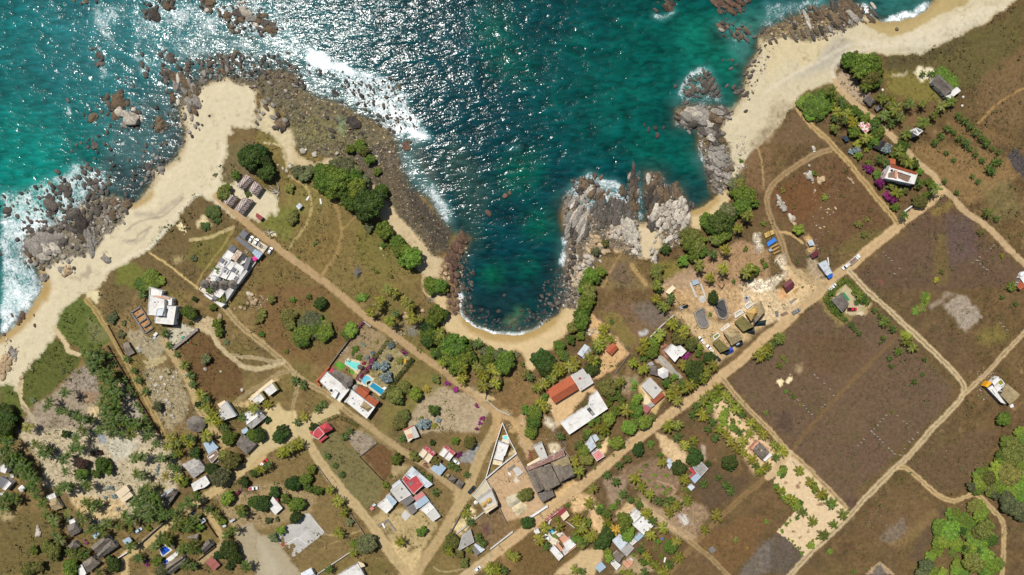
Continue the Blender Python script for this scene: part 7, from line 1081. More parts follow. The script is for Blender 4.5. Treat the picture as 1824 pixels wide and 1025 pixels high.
# ------------------------------------------------------------------ palms
fm = leafmat('palm_leaf', .2, .45, (.45, 1.7)); tm = objcolmat('bark', .9, .3, 3., .1); lm = leafmat('broad_leaf', .25, .6)
def palm_crown(seed, nf, L, seg=11):
    r = random.Random(seed); V = []; F = []
    for i in range(nf):
        az = i*2.39996+r.uniform(-.25, .25); el = r.uniform(.15, 1.15) if i > 4 else r.uniform(1.0, 1.4); l = L*r.uniform(.8, 1.1); x = y = 0; z = 0; e = el; pts = []; ca, sa = math.cos(az), math.sin(az); st = l/seg; drop = r.uniform(.14, .2)
        d = 0
        for k in range(seg+1): pts.append((d, z)); d += st*math.cos(e); z += st*math.sin(e); e -= drop
        def W(dd, s_, zz_): return (dd*ca-s_*sa, dd*sa+s_*ca, zz_)
        for k in range(seg):   # rachis
            o = len(V); V += [W(pts[k][0], -.05, pts[k][1]), W(pts[k][0], .05, pts[k][1]), W(pts[k+1][0], .04, pts[k+1][1]), W(pts[k+1][0], -.04, pts[k+1][1])]; F.append((o, o+1, o+2, o+3))
        for k in range(1, seg*2):
            kk = k/2; i0 = min(int(kk), seg-1); f_ = kk-i0; pd = pts[i0][0]+(pts[i0+1][0]-pts[i0][0])*f_; pz = pts[i0][1]+(pts[i0+1][1]-pts[i0][1])*f_; ll = l*.185*math.sin(math.pi*min(1, .12+kk/seg*.86))**.7
            for s_ in (1, -1):
                fw = .3*ll+.12*kk/seg; o = len(V); w_ = .06*L/4; dz = -.35*ll+r.uniform(-.1, .1)*ll
                V += [W(pd-w_, .03*s_, pz), W(pd+w_, .03*s_, pz), W(pd+fw+w_*1.2, ll*s_*.62, pz+dz*.35), W(pd+fw*1.7, ll*s_, pz+dz), W(pd+fw-w_*1.2, ll*s_*.62, pz+dz*.35)]; F += [(o, o+1, o+2, o+4), (o+4, o+2, o+3)]
    return V, F
def mk(name, V, F, m): me = bpy.data.meshes.new(name); me.from_pydata(V, [], F); me.update(); me.materials.append(m); return me
CROWN = [palm_crown(40+i, 12+i, 4.9) for i in range(5)]; CROWNM = [mk('crown', *c, fm) for c in CROWN]
def trunkgeo(h, lean, seed, r0=.24, r1=.13):
    V = []; F = []; n = 7; ph = random.Random(seed).uniform(0, 6.28); J = 8
    for j in range(J+1):
        k = j/J; bx, by = lean*math.cos(ph)*(k*k-1), lean*math.sin(ph)*(k*k-1); r = (r0+(r1-r0)*k)*(1.35 if j == 0 else 1)
        V += [(bx+r*math.cos(6.283*i/n), by+r*math.sin(6.283*i/n), -h*(1-k)) for i in range(n)]
    for j in range(J): F += [(j*n+i, j*n+(i+1) % n, (j+1)*n+(i+1) % n, (j+1)*n+i) for i in range(n)]
    return V, F
TRUNK = {}
for h in (3, 6, 9): TRUNK[h] = [trunkgeo(h, h*.08*(i+.5), i) for i in range(2)]
TRUNKM = {h: [mk('trunk', *t_, tm) for t_ in v] for h, v in TRUNK.items()}
PALMS = []
def palms(key, s, sz=1., h=6, c='m'):
    for q in zz(key, s): PALMS.append((.9*sz*random.uniform(.76, 1.16), q[0], q[1], h, c))
palms('14', "640,510 700,610 455,640 810,695 875,710 910,760 1005,730 1100,730 1230,745 1300,715 830,810 940,825 1180,810 1100,860 985,940", 1.05, 6, 'm'); palms('14', "1100,520 1155,520 1195,510 1275,905 1230,955 1320,930 1360,970 1405,1000 1190,995 1350,815 1395,850 1435,885 1475,930 1515,965 1550,1000 880,870", .72, 3, 'm'); palms('14', "540,740 500,790 570,800 600,850 550,850 480,830 530,700 620,870 700,970 760,890", .9, 6, 'y')
palms('24', "930,60 800,110 840,140 1000,140 960,110 1190,320 1080,280", .95, 6, 'm'); palms('24', "920,350 970,505", .95, 6, 'y'); palms('24', "1400,15 1435,40 1470,80 1270,70 1320,120 1540,10 1590,40 1635,65 1520,120 1600,140 1640,130 1255,270 1000,15 1185,5", .6, 3, 'm'); palms('24', "1570,180 1590,200", .95, 3, 'm'); palms('24', "1450,235 1490,270 1340,350", .45, 3, 'y'); palms('24', "1555,490 1620,530 1720,1005", .8, 3, 'm')
palms('23', "1650,510 1590,600 1500,750 1410,780 1315,860 1485,880 1390,945 1670,880 1640,910 1020,1000", 1.05, 9, 'y'); palms('23', "1555,970", .5, 3)
palms('33', "1030,15 1010,90 1060,140 1115,85 1120,265 1150,280 1215,300 1200,330 1040,340 930,400 910,450 850,535 925,580 640,300 600,400 630,370 690,370 620,420 590,440 570,520 540,500 380,500 430,520 400,560 340,600 320,580 280,650 220,690 170,710 130,640 230,850 200,820 440,560 1200,550 1410,550 1370,600 1340,640 1270,680 1190,680 1150,740 1210,720 1240,700 1110,760 1160,800 1130,720 760,670 800,870 650,990 600,1000 1760,465 1790,430 1730,490 1160,975 1095,985 300,610 250,640", 1.0, 6, 'y')
palms('X', "310,105 420,115 365,65 245,155 190,205 155,275 235,270 475,170 520,225 565,270 320,330 285,395 375,395 345,465 430,430 465,490 520,545 575,590 575,490 625,430 545,415 640,340 700,385 745,440 835,525 895,580 845,630 650,640 680,695 770,700 720,735 1040,740 1130,830 1230,930 890,905 965,980 1305,1010 435,855 470,900 245,845 30,360 30,460 90,530 170,490 150,560 85,815 105,985", .95, 3, 'y'); palms('X', "370,795", .8, 3, 'o')
palms('44', "465,520 540,595 325,645 475,665 405,735 255,580 175,490", .95, 3, 'm'); palms('44', "220,620", .45, 3); palms('44', "1410,840 1450,965", .9, 6, 'y')
palms('43', "750,250 665,320 725,370 860,345 910,400 570,410 775,450 830,490 895,530 540,515 610,570 1055,230 1030,500 965,455 1110,500 1155,530 1100,580 665,650 450,630 490,680 540,760 460,720 230,690 330,685 195,770 240,820 985,640 940,590 970,740 1055,690 900,845 945,890 1000,950 1155,785 1165,900 1100,950 1060,1000 1350,700 1435,605 440,985 490,1000 20,890 340,50 440,220 470,290 925,1000 1210,350 560,740 510,780 820,1020", .95, 6, 'y'); palms('43', "730,700", 1., 6, 'o'); palms('43', "610,115", .6, 3, 'y')
palms('32', "930,20 975,45 850,140 870,95 800,185 940,240 980,190 1040,100 1070,130 1140,230 1090,220", 1., 9, 'y'); palms('32', "1250,380 1290,330 1310,530 1270,350 1450,570 1550,570 1620,580 1600,640 1690,600 1680,680 1590,700 1440,650 1580,610 1650,570", 1.0, 6, 'y'); palms('32', "80,830 470,830 430,860 340,915 290,955 330,690 275,660", .85, 3, 'y'); palms('32', "1560,400", .8, 9, 'd')
palms('42', "520,425 575,505 620,580 580,725 690,860 510,980 300,100 240,130 180,170 80,250 1470,590 1500,650 1360,860 1560,760 1590,800 1790,880 1690,980 1640,990 1740,990 1660,960 1010,785 270,115 210,150 30,280", .9, 6, 'y'); palms('42', "500,185 555,255 600,315 620,50 660,10 1260,440 1370,250 1410,275 1480,320 1030,60", .7, 3, 'y')
palms('31', "600,470 650,480 700,470 640,530 690,560 660,600 720,610 760,600 740,660 790,680 720,720 770,740 810,720 740,780 800,790 720,830 780,850 820,840 760,900 810,910 740,950 790,960 850,960 900,970 960,960 760,1000 1000,980 1040,980 640,940 580,930 540,910 470,880 420,870 350,810 330,850 460,745 570,1000 650,560 710,640 700,510 780,620 830,750 750,860 720,900 880,940 940,990", .98, 9, 'd')
palms('31', "800,545 770,490 830,610 870,660 910,715 940,765 960,830 990,870 1020,930", .7, 3, 'm'); palms('31', "890,510 940,590 970,660 1020,740 1190,415 1240,480 1295,555 1340,625 1355,690 1000,60 1470,20 1560,85 1160,330", .75, 3, 'm'); palms('31', "1410,760 1450,790 1440,850 1480,880 1530,940 1480,940 1550,970 1780,860 1700,920 200,990 1500,900 1580,1000", .95, 6, 'y')
palms('41', "60,90 20,150 80,200 130,230 170,260 120,300 200,290 230,330 170,330 60,140 100,180 20,200 110,260 150,200 190,320 250,370 210,400 250,430 60,230", 1., 9, 'd'); palms('41', "250,100 300,130 350,150 330,180 290,170 540,60 520,130 480,180 450,210 560,130 600,20 700,10 800,20 860,30 920,30 460,290 430,390 470,400 420,430 510,400 600,380 620,400 560,340 950,200 1000,190 960,310 1000,330 1130,200 1100,100 1050,40", .95, 9, 'd')
palms('41', "1200,60 1230,100 1260,160 1340,60 1330,100 1450,50 1200,260 1240,280 1170,330 1250,340 1220,180 1180,120 1290,60 1180,210", 1., 6, 'y'); palms('41', "1000,440 1050,450 1090,470 970,480 1020,510 940,520 1060,540 960,580 1000,600 1110,510 1150,600 1220,580 1280,540 1330,510 1390,480 880,600 920,640 1050,620 1110,630 1040,490 990,540 1080,580 1040,400 1010,420 1180,590 1120,560", 1., 9, 'd'); palms('41', "640,530 660,560 700,520 610,510 560,600 590,640 700,690 750,660 720,730 640,700 840,680 300,520 260,470 330,600 390,680 390,740 420,780 380,640 20,500 60,470 110,490 30,550 490,860 540,880 590,870 920,820 700,1000 1250,640 1300,650 1350,640 1380,620 1230,690 1320,700 1280,690 1130,760 1090,820 1180,770 1300,820 1360,820 1270,850 1390,850 980,910 960,900 1640,700 1590,740 1470,560 1520,600 1730,960 1700,590 1360,960 1310,950 1330,670 1260,660 1340,850", .95, 6, 'd')
palms('34', "985,380", 1.05, 3, 'm'); palms('34', "1030,430 930,455 895,300 835,245 100,370 60,390 30,430 10,480 15,460 90,360 680,80 650,60", .9, 3, 'm'); palms('34', "765,170 800,210 600,270 625,300 655,330 870,505 880,560 1045,670 1100,620 1115,515 825,365 640,110 440,110 500,170 560,230 530,200 455,50 480,30 1660,80 1755,125 1720,20 680,110 710,120 460,130", .5, 3, 'y'); palms('34', "930,610 1015,695 815,395 800,400 860,325", .25, 3, 'o'); palms('24', "370,1010", .01, 3) if False else None
palms('B', "285,585 410,685 215,810 355,905", .85, 3, 'm')
PC = {'d': (.078, .108, .016), 'm': (.115, .145, .020), 'y': (.185, .190, .018), 'o': (.44, .32, .025)}
PALMS.sort(key=lambda p: -(p[0]-(.3 if p[4] == 'd' and p[3] == 9 and random.random() < .75 else 0)))
PN = {'d': 'dark green coconut palm', 'm': 'green coconut palm', 'y': 'yellowish green coconut palm', 'o': 'golden yellow coconut palm'}
BK = []
for i, (sz, x, y, h, c) in enumerate(PALMS):
    hh = h*sz*random.uniform(.8, 1.15); z0 = gz(x, y); a = W2((x, y), z0+hh); ci = random.randrange(5); ti = random.randrange(2); rz = random.uniform(0, 6.28); k = random.uniform(.75, 1.25); col = [v*k for v in PC[c]]
    if i < 296:
        o = bpy.data.objects.new('coconut_palm', None); o.location = (a[0], a[1], z0); link(o)
        cr = bpy.data.objects.new('crown', CROWNM[ci]); cr.location = (0, 0, hh); cr.scale = (sz, sz, sz); cr.rotation_euler = (random.uniform(-.22, .22), random.uniform(-.22, .22), rz); cr.color = (*col, 1); link(cr, o)
        tk = bpy.data.objects.new('trunk', TRUNKM[h][ti]); tk.location = (0, 0, hh); tk.scale = (sz, sz, hh/h*1.03); tk.rotation_euler = (0, 0, rz); tk.color = (.16, .13, .1, 1); link(tk, o)
        REP.append((o, x, y, ('small ' if sz < .62 else '')+PN[c], 'palm', 'coconut palms of the village'))
    else: BK.append((sz, a[0], a[1], z0+hh, hh/h, rz, CROWN[ci], TRUNK[h][ti]))
def bulk2(name, parts, m, col):
    Vs = []; Fs4 = []; n = 0
    me = bpy.data.meshes.new(name); V = []; F = []
    for s_, sz_, x, y, z, rz, (v, f) in parts:
        A = np.array(v)*np.array([s_, s_, sz_]); ca, sa = math.cos(rz), math.sin(rz); A = np.stack([A[:, 0]*ca-A[:, 1]*sa+x, A[:, 0]*sa+A[:, 1]*ca+y, A[:, 2]+z], -1); V.append(A); F += [tuple(q+n for q in ff) for ff in f]; n += len(v)
    me.from_pydata(np.concatenate(V).tolist(), [], F); me.materials.append(m); o = bpy.data.objects.new(name, me); o.color = (*col, 1); return o
if BK:
    ro = tag(link(bulk2('palm_grove', [(s_, s_, x, y, z, rz, c) for s_, x, y, z, k, rz, c, t_ in BK], fm, PC['d'])), 'massed dark green palm crowns in the lower left groves and the smallest scattered palms', 'palms', kind='stuff'); tk = link(bulk2('trunks', [(s_, k*1.03, x, y, z, rz, t_) for s_, x, y, z, k, rz, c, t_ in BK], tm, (.16, .13, .1)), ro); tk['kind'] = 'stuff'
# ------------------------------------------------------------------ broadleaf trees and shrubs
def crown_geo(seed, Rr, nleaf, ls, flat=.75, lobes=9, spiky=0.):
    r = np.random.default_rng(seed); L = []
    for i in range(lobes):
        a = i*2.4+r.uniform(-.4, .4); d = Rr*math.sqrt((i+.3)/lobes)*.76; L.append((d*math.cos(a), d*math.sin(a), Rr*flat*(.75-.55*(d/Rr)**2)+r.uniform(-.1, .15)*Rr, Rr*r.uniform(.2, .36)))
    L = np.array(L); w_ = L[:, 3]**2; pick = r.choice(lobes, nleaf, p=w_/w_.sum()); n = r.normal(size=(nleaf, 3)); n[:, 2] = np.abs(n[:, 2])*1.1-.35; n /= np.linalg.norm(n, axis=1)[:, None]
    rad = L[pick, 3]*(1-np.abs(r.normal(0, .16, nleaf)))*(1+.12*np.sin(n[:, 0]*5+pick)+.1*np.sin(n[:, 1]*7+pick*2)); c = L[pick, :3]+n*rad[:, None]
    nn = n+r.normal(0, .55+spiky, (nleaf, 3)); nn[:, 2] += .25; nn /= np.linalg.norm(nn, axis=1)[:, None]; t_ = np.cross(nn, r.normal(size=(nleaf, 3))); t_ /= np.linalg.norm(t_, axis=1)[:, None]+1e-6; bt = np.cross(nn, t_)
    s_ = ls*r.uniform(.6, 1.3, nleaf)[:, None]; V = np.stack([c+t_*s_, c+bt*s_*.5+nn*s_*.12, c-t_*s_, c-bt*s_*.5-nn*s_*.05], 1).reshape(-1, 3); F = np.arange(nleaf*4).reshape(-1, 4); return V, F, L
def limbs(L, Rr, seed):
    V = []; F = []
    def tube(p, q, r0, r1):
        p, q = Vector(p), Vector(q); d = (q-p).normalized(); u = d.orthogonal().normalized(); v = d.cross(u); o = len(V)
        for c, r in ((p, r0), (q, r1)): V.extend([tuple(c+u*r*math.cos(1.0472*i)+v*r*math.sin(1.0472*i)) for i in range(6)])
        F.extend([(o+i, o+(i+1) % 6, o+6+(i+1) % 6, o+6+i) for i in range(6)])
    k = Rr*.055; tube((0, 0, -Rr*.75), (0, 0, -Rr*.05), k*1.5, k)
    for x, y, z, r in L[:7]: tube((0, 0, -Rr*.1), (x*.5, y*.5, z*.35), k*.7, k*.45); tube((x*.5, y*.5, z*.35), (x, y, z), k*.45, k*.2)
    return V, F
TREES = {}
for key, Rr, nl, ls, fl, lb in (('L', 5., 8000, .36, .7, 24), ('M', 3., 2800, .3, .75, 13), ('S', 1.4, 750, .22, .8, 6), ('A', 2.2, 900, .5, .5, 9)):
    TREES[key] = []
    for i in range(4):
        V, F, L = crown_geo(500+i+ord(key)*7, Rr, nl, ls, fl, lb, .3 if key == 'A' else 0); TREES[key].append((npmesh('crown', V, F, lm), mk('trunk', *limbs(L, Rr, i), tm), Rr))
TC = {'g': (.100, .150, .020), 'd': (.046, .080, .014), 'b': (.135, .205, .026), 'o': (.15, .155, .034), 'y': (.29, .27, .035), 'e': (.13, .145, .06), 'a': (.24, .30, .30), 'm': (.25, .03, .15), 'r': (.24, .04, .06), 'k': (.09, .06, .035)}
TN = {'g': 'green', 'd': 'dark green', 'b': 'bright green', 'o': 'olive', 'y': 'yellow', 'e': 'greyish', 'a': 'silvery blue', 'm': 'magenta', 'r': 'deep red', 'k': 'brown'}
def trees(key, s, c='g', hs=1.):
    c0 = c
    Q = zz(key, s)
    if c0 == 'b' and key == '44' and .4 < hs < .6: Q = [(a+random.uniform(-.6, .6)*r_, b_+random.uniform(-.6, .6)*r_, r_*random.uniform(.5, .75)) for a, b_, r_ in Q for _ in range(2)]+[(a, b_, r_*.8) for a, b_, r_ in Q]
    for q in Q:
        c = random.choice('ggob') if c0 in 'gb' and random.random() < .4 else c0; r = (.86 if c0 == 'g' else .8 if c0 == 'm' else 1.1 if c0 == 'b' and hs < 1 else .92)*q[2]*S*random.uniform(.92, 1.08); tk = 'A' if c == 'a' else 'L' if r > 3.4 else 'M' if r > 1.7 else 'S'; cm, tmh, Rr = random.choice(TREES[tk]); k = r/Rr*1.12; big = r > 3.7 and c not in 'amr'
        nm = 'agave' if c == 'a' else 'bougainvillea' if c in 'mr' else 'broadleaf_tree' if big else 'bush' if r > 2.4 else 'shrub'
        th = r*(.55 if r > 2.6 else .2)*hs; z0 = gz(q[0], q[1]); a = W2(q, z0+th+r*.3); o = bpy.data.objects.new(nm, None); o.location = (a[0], a[1], z0); o.rotation_euler = (0, 0, random.uniform(0, 6.28)); link(o)
        kk = random.uniform(.75, 1.5); sq = random.uniform(.88, 1.12); f_ = bpy.data.objects.new('crown', cm); f_.location = (0, 0, th); f_.scale = (k*sq, k/sq, k*.9*hs); col = TC[c]; f_.color = (col[0]*kk, col[1]*kk, col[2]*kk, 1); link(f_, o)
        if nm != 'agave': g_ = bpy.data.objects.new('trunk', tmh); g_.location = (0, 0, th); g_.scale = (k*sq, k/sq, k*.9*hs*max(1, 1)); g_.color = (.13, .1, .075, 1); link(g_, o)
        sz = 'large ' if r > 5.5 else 'small ' if r < 1.6 else ''
        REP.append((o, q[0], q[1], f"{sz}{TN[c0]} "+{'broadleaf_tree': 'leafy tree', 'shrub': 'rounded shrub', 'bush': 'leafy bush', 'agave': 'agave clump', 'bougainvillea': 'bougainvillea bush'}[nm], {'broadleaf_tree': 'tree', 'shrub': 'shrub', 'bush': 'bush', 'agave': 'agave', 'bougainvillea': 'bougainvillea'}[nm], {'broadleaf_tree': 'leafy trees around the village', 'shrub': 'shrubs scattered on the land', 'bush': 'leafy bushes around the village', 'agave': 'agave clumps in gardens', 'bougainvillea': 'bougainvilleas in gardens'}[nm]))
trees('14', "590,430,62 680,470,90 740,440,75 720,540,85 760,580,55 560,430,44 620,400,50 780,500,50"); trees('14', "300,720,62 380,740,90 330,780,55 450,700,50 1250,530,50 1310,580,45 390,680,50", 'b', .35); trees('14', "370,830,30 610,780,45 650,800,36 620,930,46 760,860,46 790,930,52 760,990,45 480,900,42 560,760,40 700,830,40"); trees('14', "650,1010,32", 'y', .7)
trees('24', "645,10,32 710,45,24 1200,960,22 1655,790,20", 'y', .7); trees('24', "730,10,36 650,90,32 875,300,33 975,340,33 1130,370,36 1140,270,36 1050,260,36 1030,140,46 950,30,46 910,450,38 1060,300,36 1160,290,33 780,220,36 1000,200,30 960,100,40 900,90,36 1080,200,30"); trees('24', "1080,410,46 720,135,22 340,215,18 230,605,36 415,385,20", 'b', .8); trees('24', "850,40,40 640,50,32 600,60,22", 'a'); trees('24', "730,185,34 795,280,44 890,395,40 850,365,36 690,170,20", 'm'); trees('24', "120,335,20 655,570,30 710,535,22 690,640,26 1510,630,28 1230,905,20 220,830,20", 'o', .7); trees('24', "5,860,18 260,1010,10")
trees('22', "30,60,56 60,130,56 80,210,64 110,210,46 0,110,50", 'd'); trees('22', "450,200,64 520,220,74 580,270,90 680,250,82 620,340,74 700,310,82 560,300,74 470,280,74 660,410,66 720,420,66 540,340,60 620,280,70"); trees('22', "800,430,105 770,490,66 760,400,70", 'd'); trees('22', "620,180,84 740,280,60 300,200,50 340,230,50 560,160,60 690,200,60 790,590,42 380,180,40", 'e', .7); trees('22', "880,340,55 830,380,52 905,610,70 880,600,46 990,700,60 1010,750,56 660,40,40 730,20,52 760,60,46 800,120,42 850,200,36"); trees('22', "1090,810,80 1060,770,60 1230,990,56 1290,1000,56", 'b'); trees('22', "240,320,36 250,530,46 270,500,30", 'o', .6); trees('22', "895,715,28 295,800,14 820,885,16 955,940,18 850,905,16 410,710,18 20,150,30", 'g', .7)
trees('21', "1760,110,80 1750,80,64", 'd'); trees('21', "1570,350,56 1590,320,40 1660,230,36 1820,160,40"); trees('21', "1490,480,58 1520,540,32 1440,585,38 1740,360,30", 'd', .35); trees('21', "1050,960,60 1000,990,52 1100,970,40", 'b', .4); trees('21', "1360,810,26 1510,225,18", 'e', .5)
trees('23', "1600,300,56 1640,370,76 1620,440,76 1700,420,40 1570,360,50 1400,590,56 1480,640,60 1520,520,50 1250,700,66 1280,780,56 1340,760,46 1210,690,46 1690,890,46 1360,540,50 1330,680,50"); trees('23', "1450,560,84 1560,480,50 1080,745,42 1500,590,56", 'd'); trees('23', "1560,290,46 1510,480,60 590,760,34 1600,250,36", 'e'); trees('23', "1430,680,46 1260,650,64 1300,720,56 1010,900,46 1660,920,46 1020,950,40 655,700,34 1200,640,36", 'o'); trees('23', "1200,830,40 550,930,54 620,900,46 520,990,46 590,960,40 500,1020,40 1640,740,22 1765,565,20 1755,830,20 1775,860,22 1610,125,16", 'b')
trees('32', "110,90,40 260,95,26 375,75,24 215,455,20 40,335,27 320,380,56 330,330,74 480,330,70 420,290,64 450,260,50 300,360,50", 'g', .8); trees('32', "450,120,48", 'd'); trees('32', "225,210,58 240,260,46 480,290,60 40,190,40 20,230,36", 'o', .6); trees('32', "380,250,84 400,300,70", 'e', .5); trees('32', "665,310,44 630,330,36 740,80,28 770,70,22 720,90,20", 'b', .6)
trees('32', "1240,20,46 1320,20,42 1270,190,68 1310,200,50 1230,250,56 1210,330,64 1260,470,42 1400,420,94 1370,470,84 1450,480,84 1420,550,84 1360,380,56 1320,410,56 1510,500,56 1620,520,56 1650,560,46 1750,530,74 1710,570,56 1640,450,42 1330,440,60 1480,420,50"); trees('32', "1200,300,50 1210,370,60 1300,480,50 1700,690,38", 'd'); trees('32', "1720,480,56 1540,410,36 1600,450,40", 'e'); trees('32', "980,770,58 1250,870,46 1120,760,50 1000,800,40"); trees('32', "1040,710,54 950,740,44 1040,910,50 1000,960,54 1260,650,34 900,560,20", 'o', .7); trees('32', "1200,720,32 1250,980,24 850,390,18 820,440,14 1030,520,18", 'y', .5); trees('32', "1180,970,40 1150,980,30 1210,960,24 905,560,34 920,640,38 890,640,26 840,560,28 945,415,26 860,560,24 820,470,18 780,500,16 1280,940,20", 'a'); trees('32', "1010,525,30 720,500,26 700,440,28 680,470,20 770,500,14 1160,930,20 1330,810,10", 'g', .5); trees('32', "760,540,15 800,520,12 745,265,9 735,285,10 720,300,9 800,560,12 780,590,14 740,630,16 1040,465,16 1340,680,20 1400,725,26 1550,840,22 1590,930,24 1570,960,20 1550,1000,18 1360,690,14", 'm', .8); trees('32', "755,540,16", 'r'); trees('32', "80,940,28 185,1000,44 20,1010,28 400,985,32", 'd')
trees('33', "540,40,64 520,110,60 500,180,60 490,240,64 430,290,46 410,370,46 480,350,38 330,420,50 350,480,46 560,90,40 460,200,40"); trees('33', "210,510,70 240,560,70 160,510,40 270,520,40", 'd'); trees('33', "100,620,46 75,550,22 600,540,32 230,780,30 160,890,54 150,960,54 100,870,42 180,840,40"); trees('33', "560,575,50 150,920,40", 'd'); trees('33', "1410,80,42", 'd'); trees('33', "1170,360,56 1320,425,28 1310,470,28 985,460,46 1000,390,46 925,505,32 820,990,56 880,790,44 1140,640,28 1080,680,36 930,950,54 870,950,40", 'b'); trees('33', "1255,410,46 1280,380,36 680,710,60 660,730,50 640,700,40", 'o'); trees('33', "1385,500,46 1280,600,70 1250,560,54 1300,560,46 1260,630,40", 'd'); trees('33', "740,770,36 770,800,36 700,780,36 740,740,32 680,930,50 720,880,46 870,880,54 680,820,30 860,700,26 510,825,28 780,850,40 840,840,40 550,950,40 600,940,30 990,920,30"); trees('33', "1390,200,18 860,490,18 700,250,22 815,430,18 1775,890,20 700,560,12 760,600,12 680,630,12 750,660,14", 'g', .6); trees('33', "1225,490,26 1200,500,20 1250,475,18", 'm'); trees('33', "30,480,26 20,520,20", 'e', .6)
trees('43', "735,95,50 770,110,34 700,90,30 940,280,0 1115,490,25 1230,430,22 1195,420,18 1045,890,22 1025,790,26 1010,840,22 1090,520,36 910,800,10", 'b'); trees('43', "885,140,46 1170,270,52 1285,190,60 1270,220,44 110,655,48 640,780,60 600,810,36 680,720,50 650,750,40", 'd'); trees('43', "970,105,32 1040,180,26 500,150,46 520,210,46 390,530,22 320,635,22 820,720,50 670,700,46 680,900,40 670,860,38 490,800,50 450,760,44 480,660,46 520,650,42 1110,820,52 930,920,42 855,880,18 775,1000,22 130,20,50 740,370,26 880,500,30 620,60,30 520,50,34 530,20,34 660,20,34 700,720,30"); trees('43', "790,640,58 780,690,50 810,740,44 620,550,32 660,590,36 710,540,32 740,510,22", 'b'); trees('43', "805,210,36 470,110,40 100,455,50 70,470,36", 'o'); trees('43', "1525,225,54 1530,260,40 1375,240,22", 'd'); trees('43', "940,255,16 895,290,16 1000,320,14 1085,325,16 960,360,12 1010,400,12 1060,405,12 1110,420,15 1075,445,18 1575,775,22 1785,650,16 535,445,14 710,180,12 580,270,14", 'b', .7); trees('43', "1650,830,10", 'y'); trees('O', "460,170,9 430,200,10 400,230,11 370,250,10 340,290,9", 'm'); trees('O', "205,440,1", 'm') if False else None
trees('X', "350,140,36 300,190,30 300,235,30 360,205,14 410,210,12 430,270,36 400,310,36 440,240,26 410,350,28 455,375,20 500,380,36 490,330,24 545,340,14 850,865,18 905,715,24 880,760,24 920,960,18 1030,1000,30 1170,880,28 1250,960,26 430,330,26 520,250,18 700,740,24", 'b', .6); trees('X', "350,795,0.1", 'g') if False else None
trees('42', "25,40,46 165,50,54 200,30,36 260,380,54 130,440,44 50,520,54 280,620,46 1240,95,22", 'd'); trees('42', "390,280,42 350,350,46 300,370,40 370,410,40 440,430,40 300,520,58 260,540,44 210,490,40 690,800,38 910,390,30 945,330,16 990,200,48 1220,340,26 1175,305,15 1400,80,35 1380,780,56 1350,830,46 1430,870,36 1500,840,32 1460,940,38 1490,540,22 930,420,18"); trees('42', "180,710,38 1160,715,40", 'b'); trees('42', "780,800,70 750,830,46 120,760,36 660,650,36 90,640,26 150,630,18", 'e'); trees('42', "1500,90,42 1105,180,36 1130,200,28 980,220,36 1260,220,36", 'o'); trees('42', "1430,170,22 1415,190,16 1080,140,10 1190,240,10", 'm')
trees('41', "720,250,58 760,280,44 740,230,40", 'g'); trees('41', "680,310,38 580,310,44 1610,60,54 1780,40,56 200,980,50 240,960,40 20,60,52 30,10,52 60,30,46"); trees('41', "575,240,44 700,165,22 650,170,22", 'k'); trees('41', "460,30,34 1370,165,46 1490,280,46 1710,370,40 1790,300,42 1610,840,68 1640,890,54 1540,880,38 1610,960,34 800,950,54 780,920,40", 'd'); trees('41', "1620,220,74 1580,190,50 330,820,46 380,860,54 280,960,46", 'o'); trees('41', "1550,340,66 1580,300,50 480,630,24 1140,990,44", 'e'); trees('41', "500,960,64 490,1000,54 1100,920,46 920,700,30 1190,790,42 240,850,34 1600,480,54 1690,560,46 1560,640,36 1800,510,54 1400,690,36 1380,450,32 1040,690,28 1290,370,44", 'g'); trees('41', "1035,920,18 1035,950,16 610,800,14 600,780,12", 'm'); trees('41', "1110,270,11 1105,290,11 1100,315,11 1115,250,10 640,655,11 665,652,11 690,650,11 720,645,11 760,410,16 790,415,14 740,480,14 800,470,16 830,560,13", 'a')
trees('31', "1335,185,54 1300,175,36 1495,150,34 1530,260,42 1540,320,36", 'g'); trees('31', "1370,90,24 1395,830,28 1340,260,18", 'd'); trees('31', "1105,845,38 1445,510,40", 'e'); trees('31', "40,880,64 60,930,64 40,980,64 10,900,56 80,960,40", 'd'); trees('31', "850,340,34 780,230,40 870,260,22 800,200,24", 'e', .6); trees('31', "1590,390,26 230,800,26 440,600,20 550,600,16 490,655,14", 'e', .5)
trees('44', "1320,610,46 1230,690,64 1290,720,74 1250,780,64 1330,790,64 1400,640,54 1470,540,54 1510,600,64 1450,700,64 1490,790,74 1580,780,54 1430,860,54 1530,900,84 1600,950,74 1350,960,54 1200,850,46 1160,900,46 1170,1000,54 1320,880,36 1240,1000,36 1540,1000,54 1400,1000,46 1560,700,50", 'b', .5); trees('44', "1380,710,38 1490,850,40", 'd'); trees('44', "1530,700,74 1450,930,64 1480,730,50", 'o'); trees('44', "1120,960,54 1100,1000,44", 'e'); trees('44', "1700,90,56 1740,150,84 1690,200,74 1780,230,74 1640,260,64 1720,320,84 1600,330,64 1520,360,74 1580,410,64 1490,410,54 1650,390,64 1720,440,64 1770,400,54 1800,80,56 1810,300,56 1790,470,56 1790,20,46 1840,180,50 1840,400,50", 'b', .55); trees('44', "1700,520,64 1760,560,56 1790,600,46 1440,400,36 1610,460,36 1690,480,50", 'e'); trees('44', "1560,340,50 1720,230,50", 'o'); trees('44', "125,280,28 120,320,22 75,400,22 130,480,20 215,540,36 240,520,24 340,410,32 410,475,26 147,663,18 175,640,12 115,715,15 315,815,26 330,785,14 360,765,12 235,835,14 255,870,14 205,815,9 160,770,10 190,785,10 455,855,18 440,860,16 615,1000,18", 'b', .6); trees('44', "5,650,12 910,200,9")
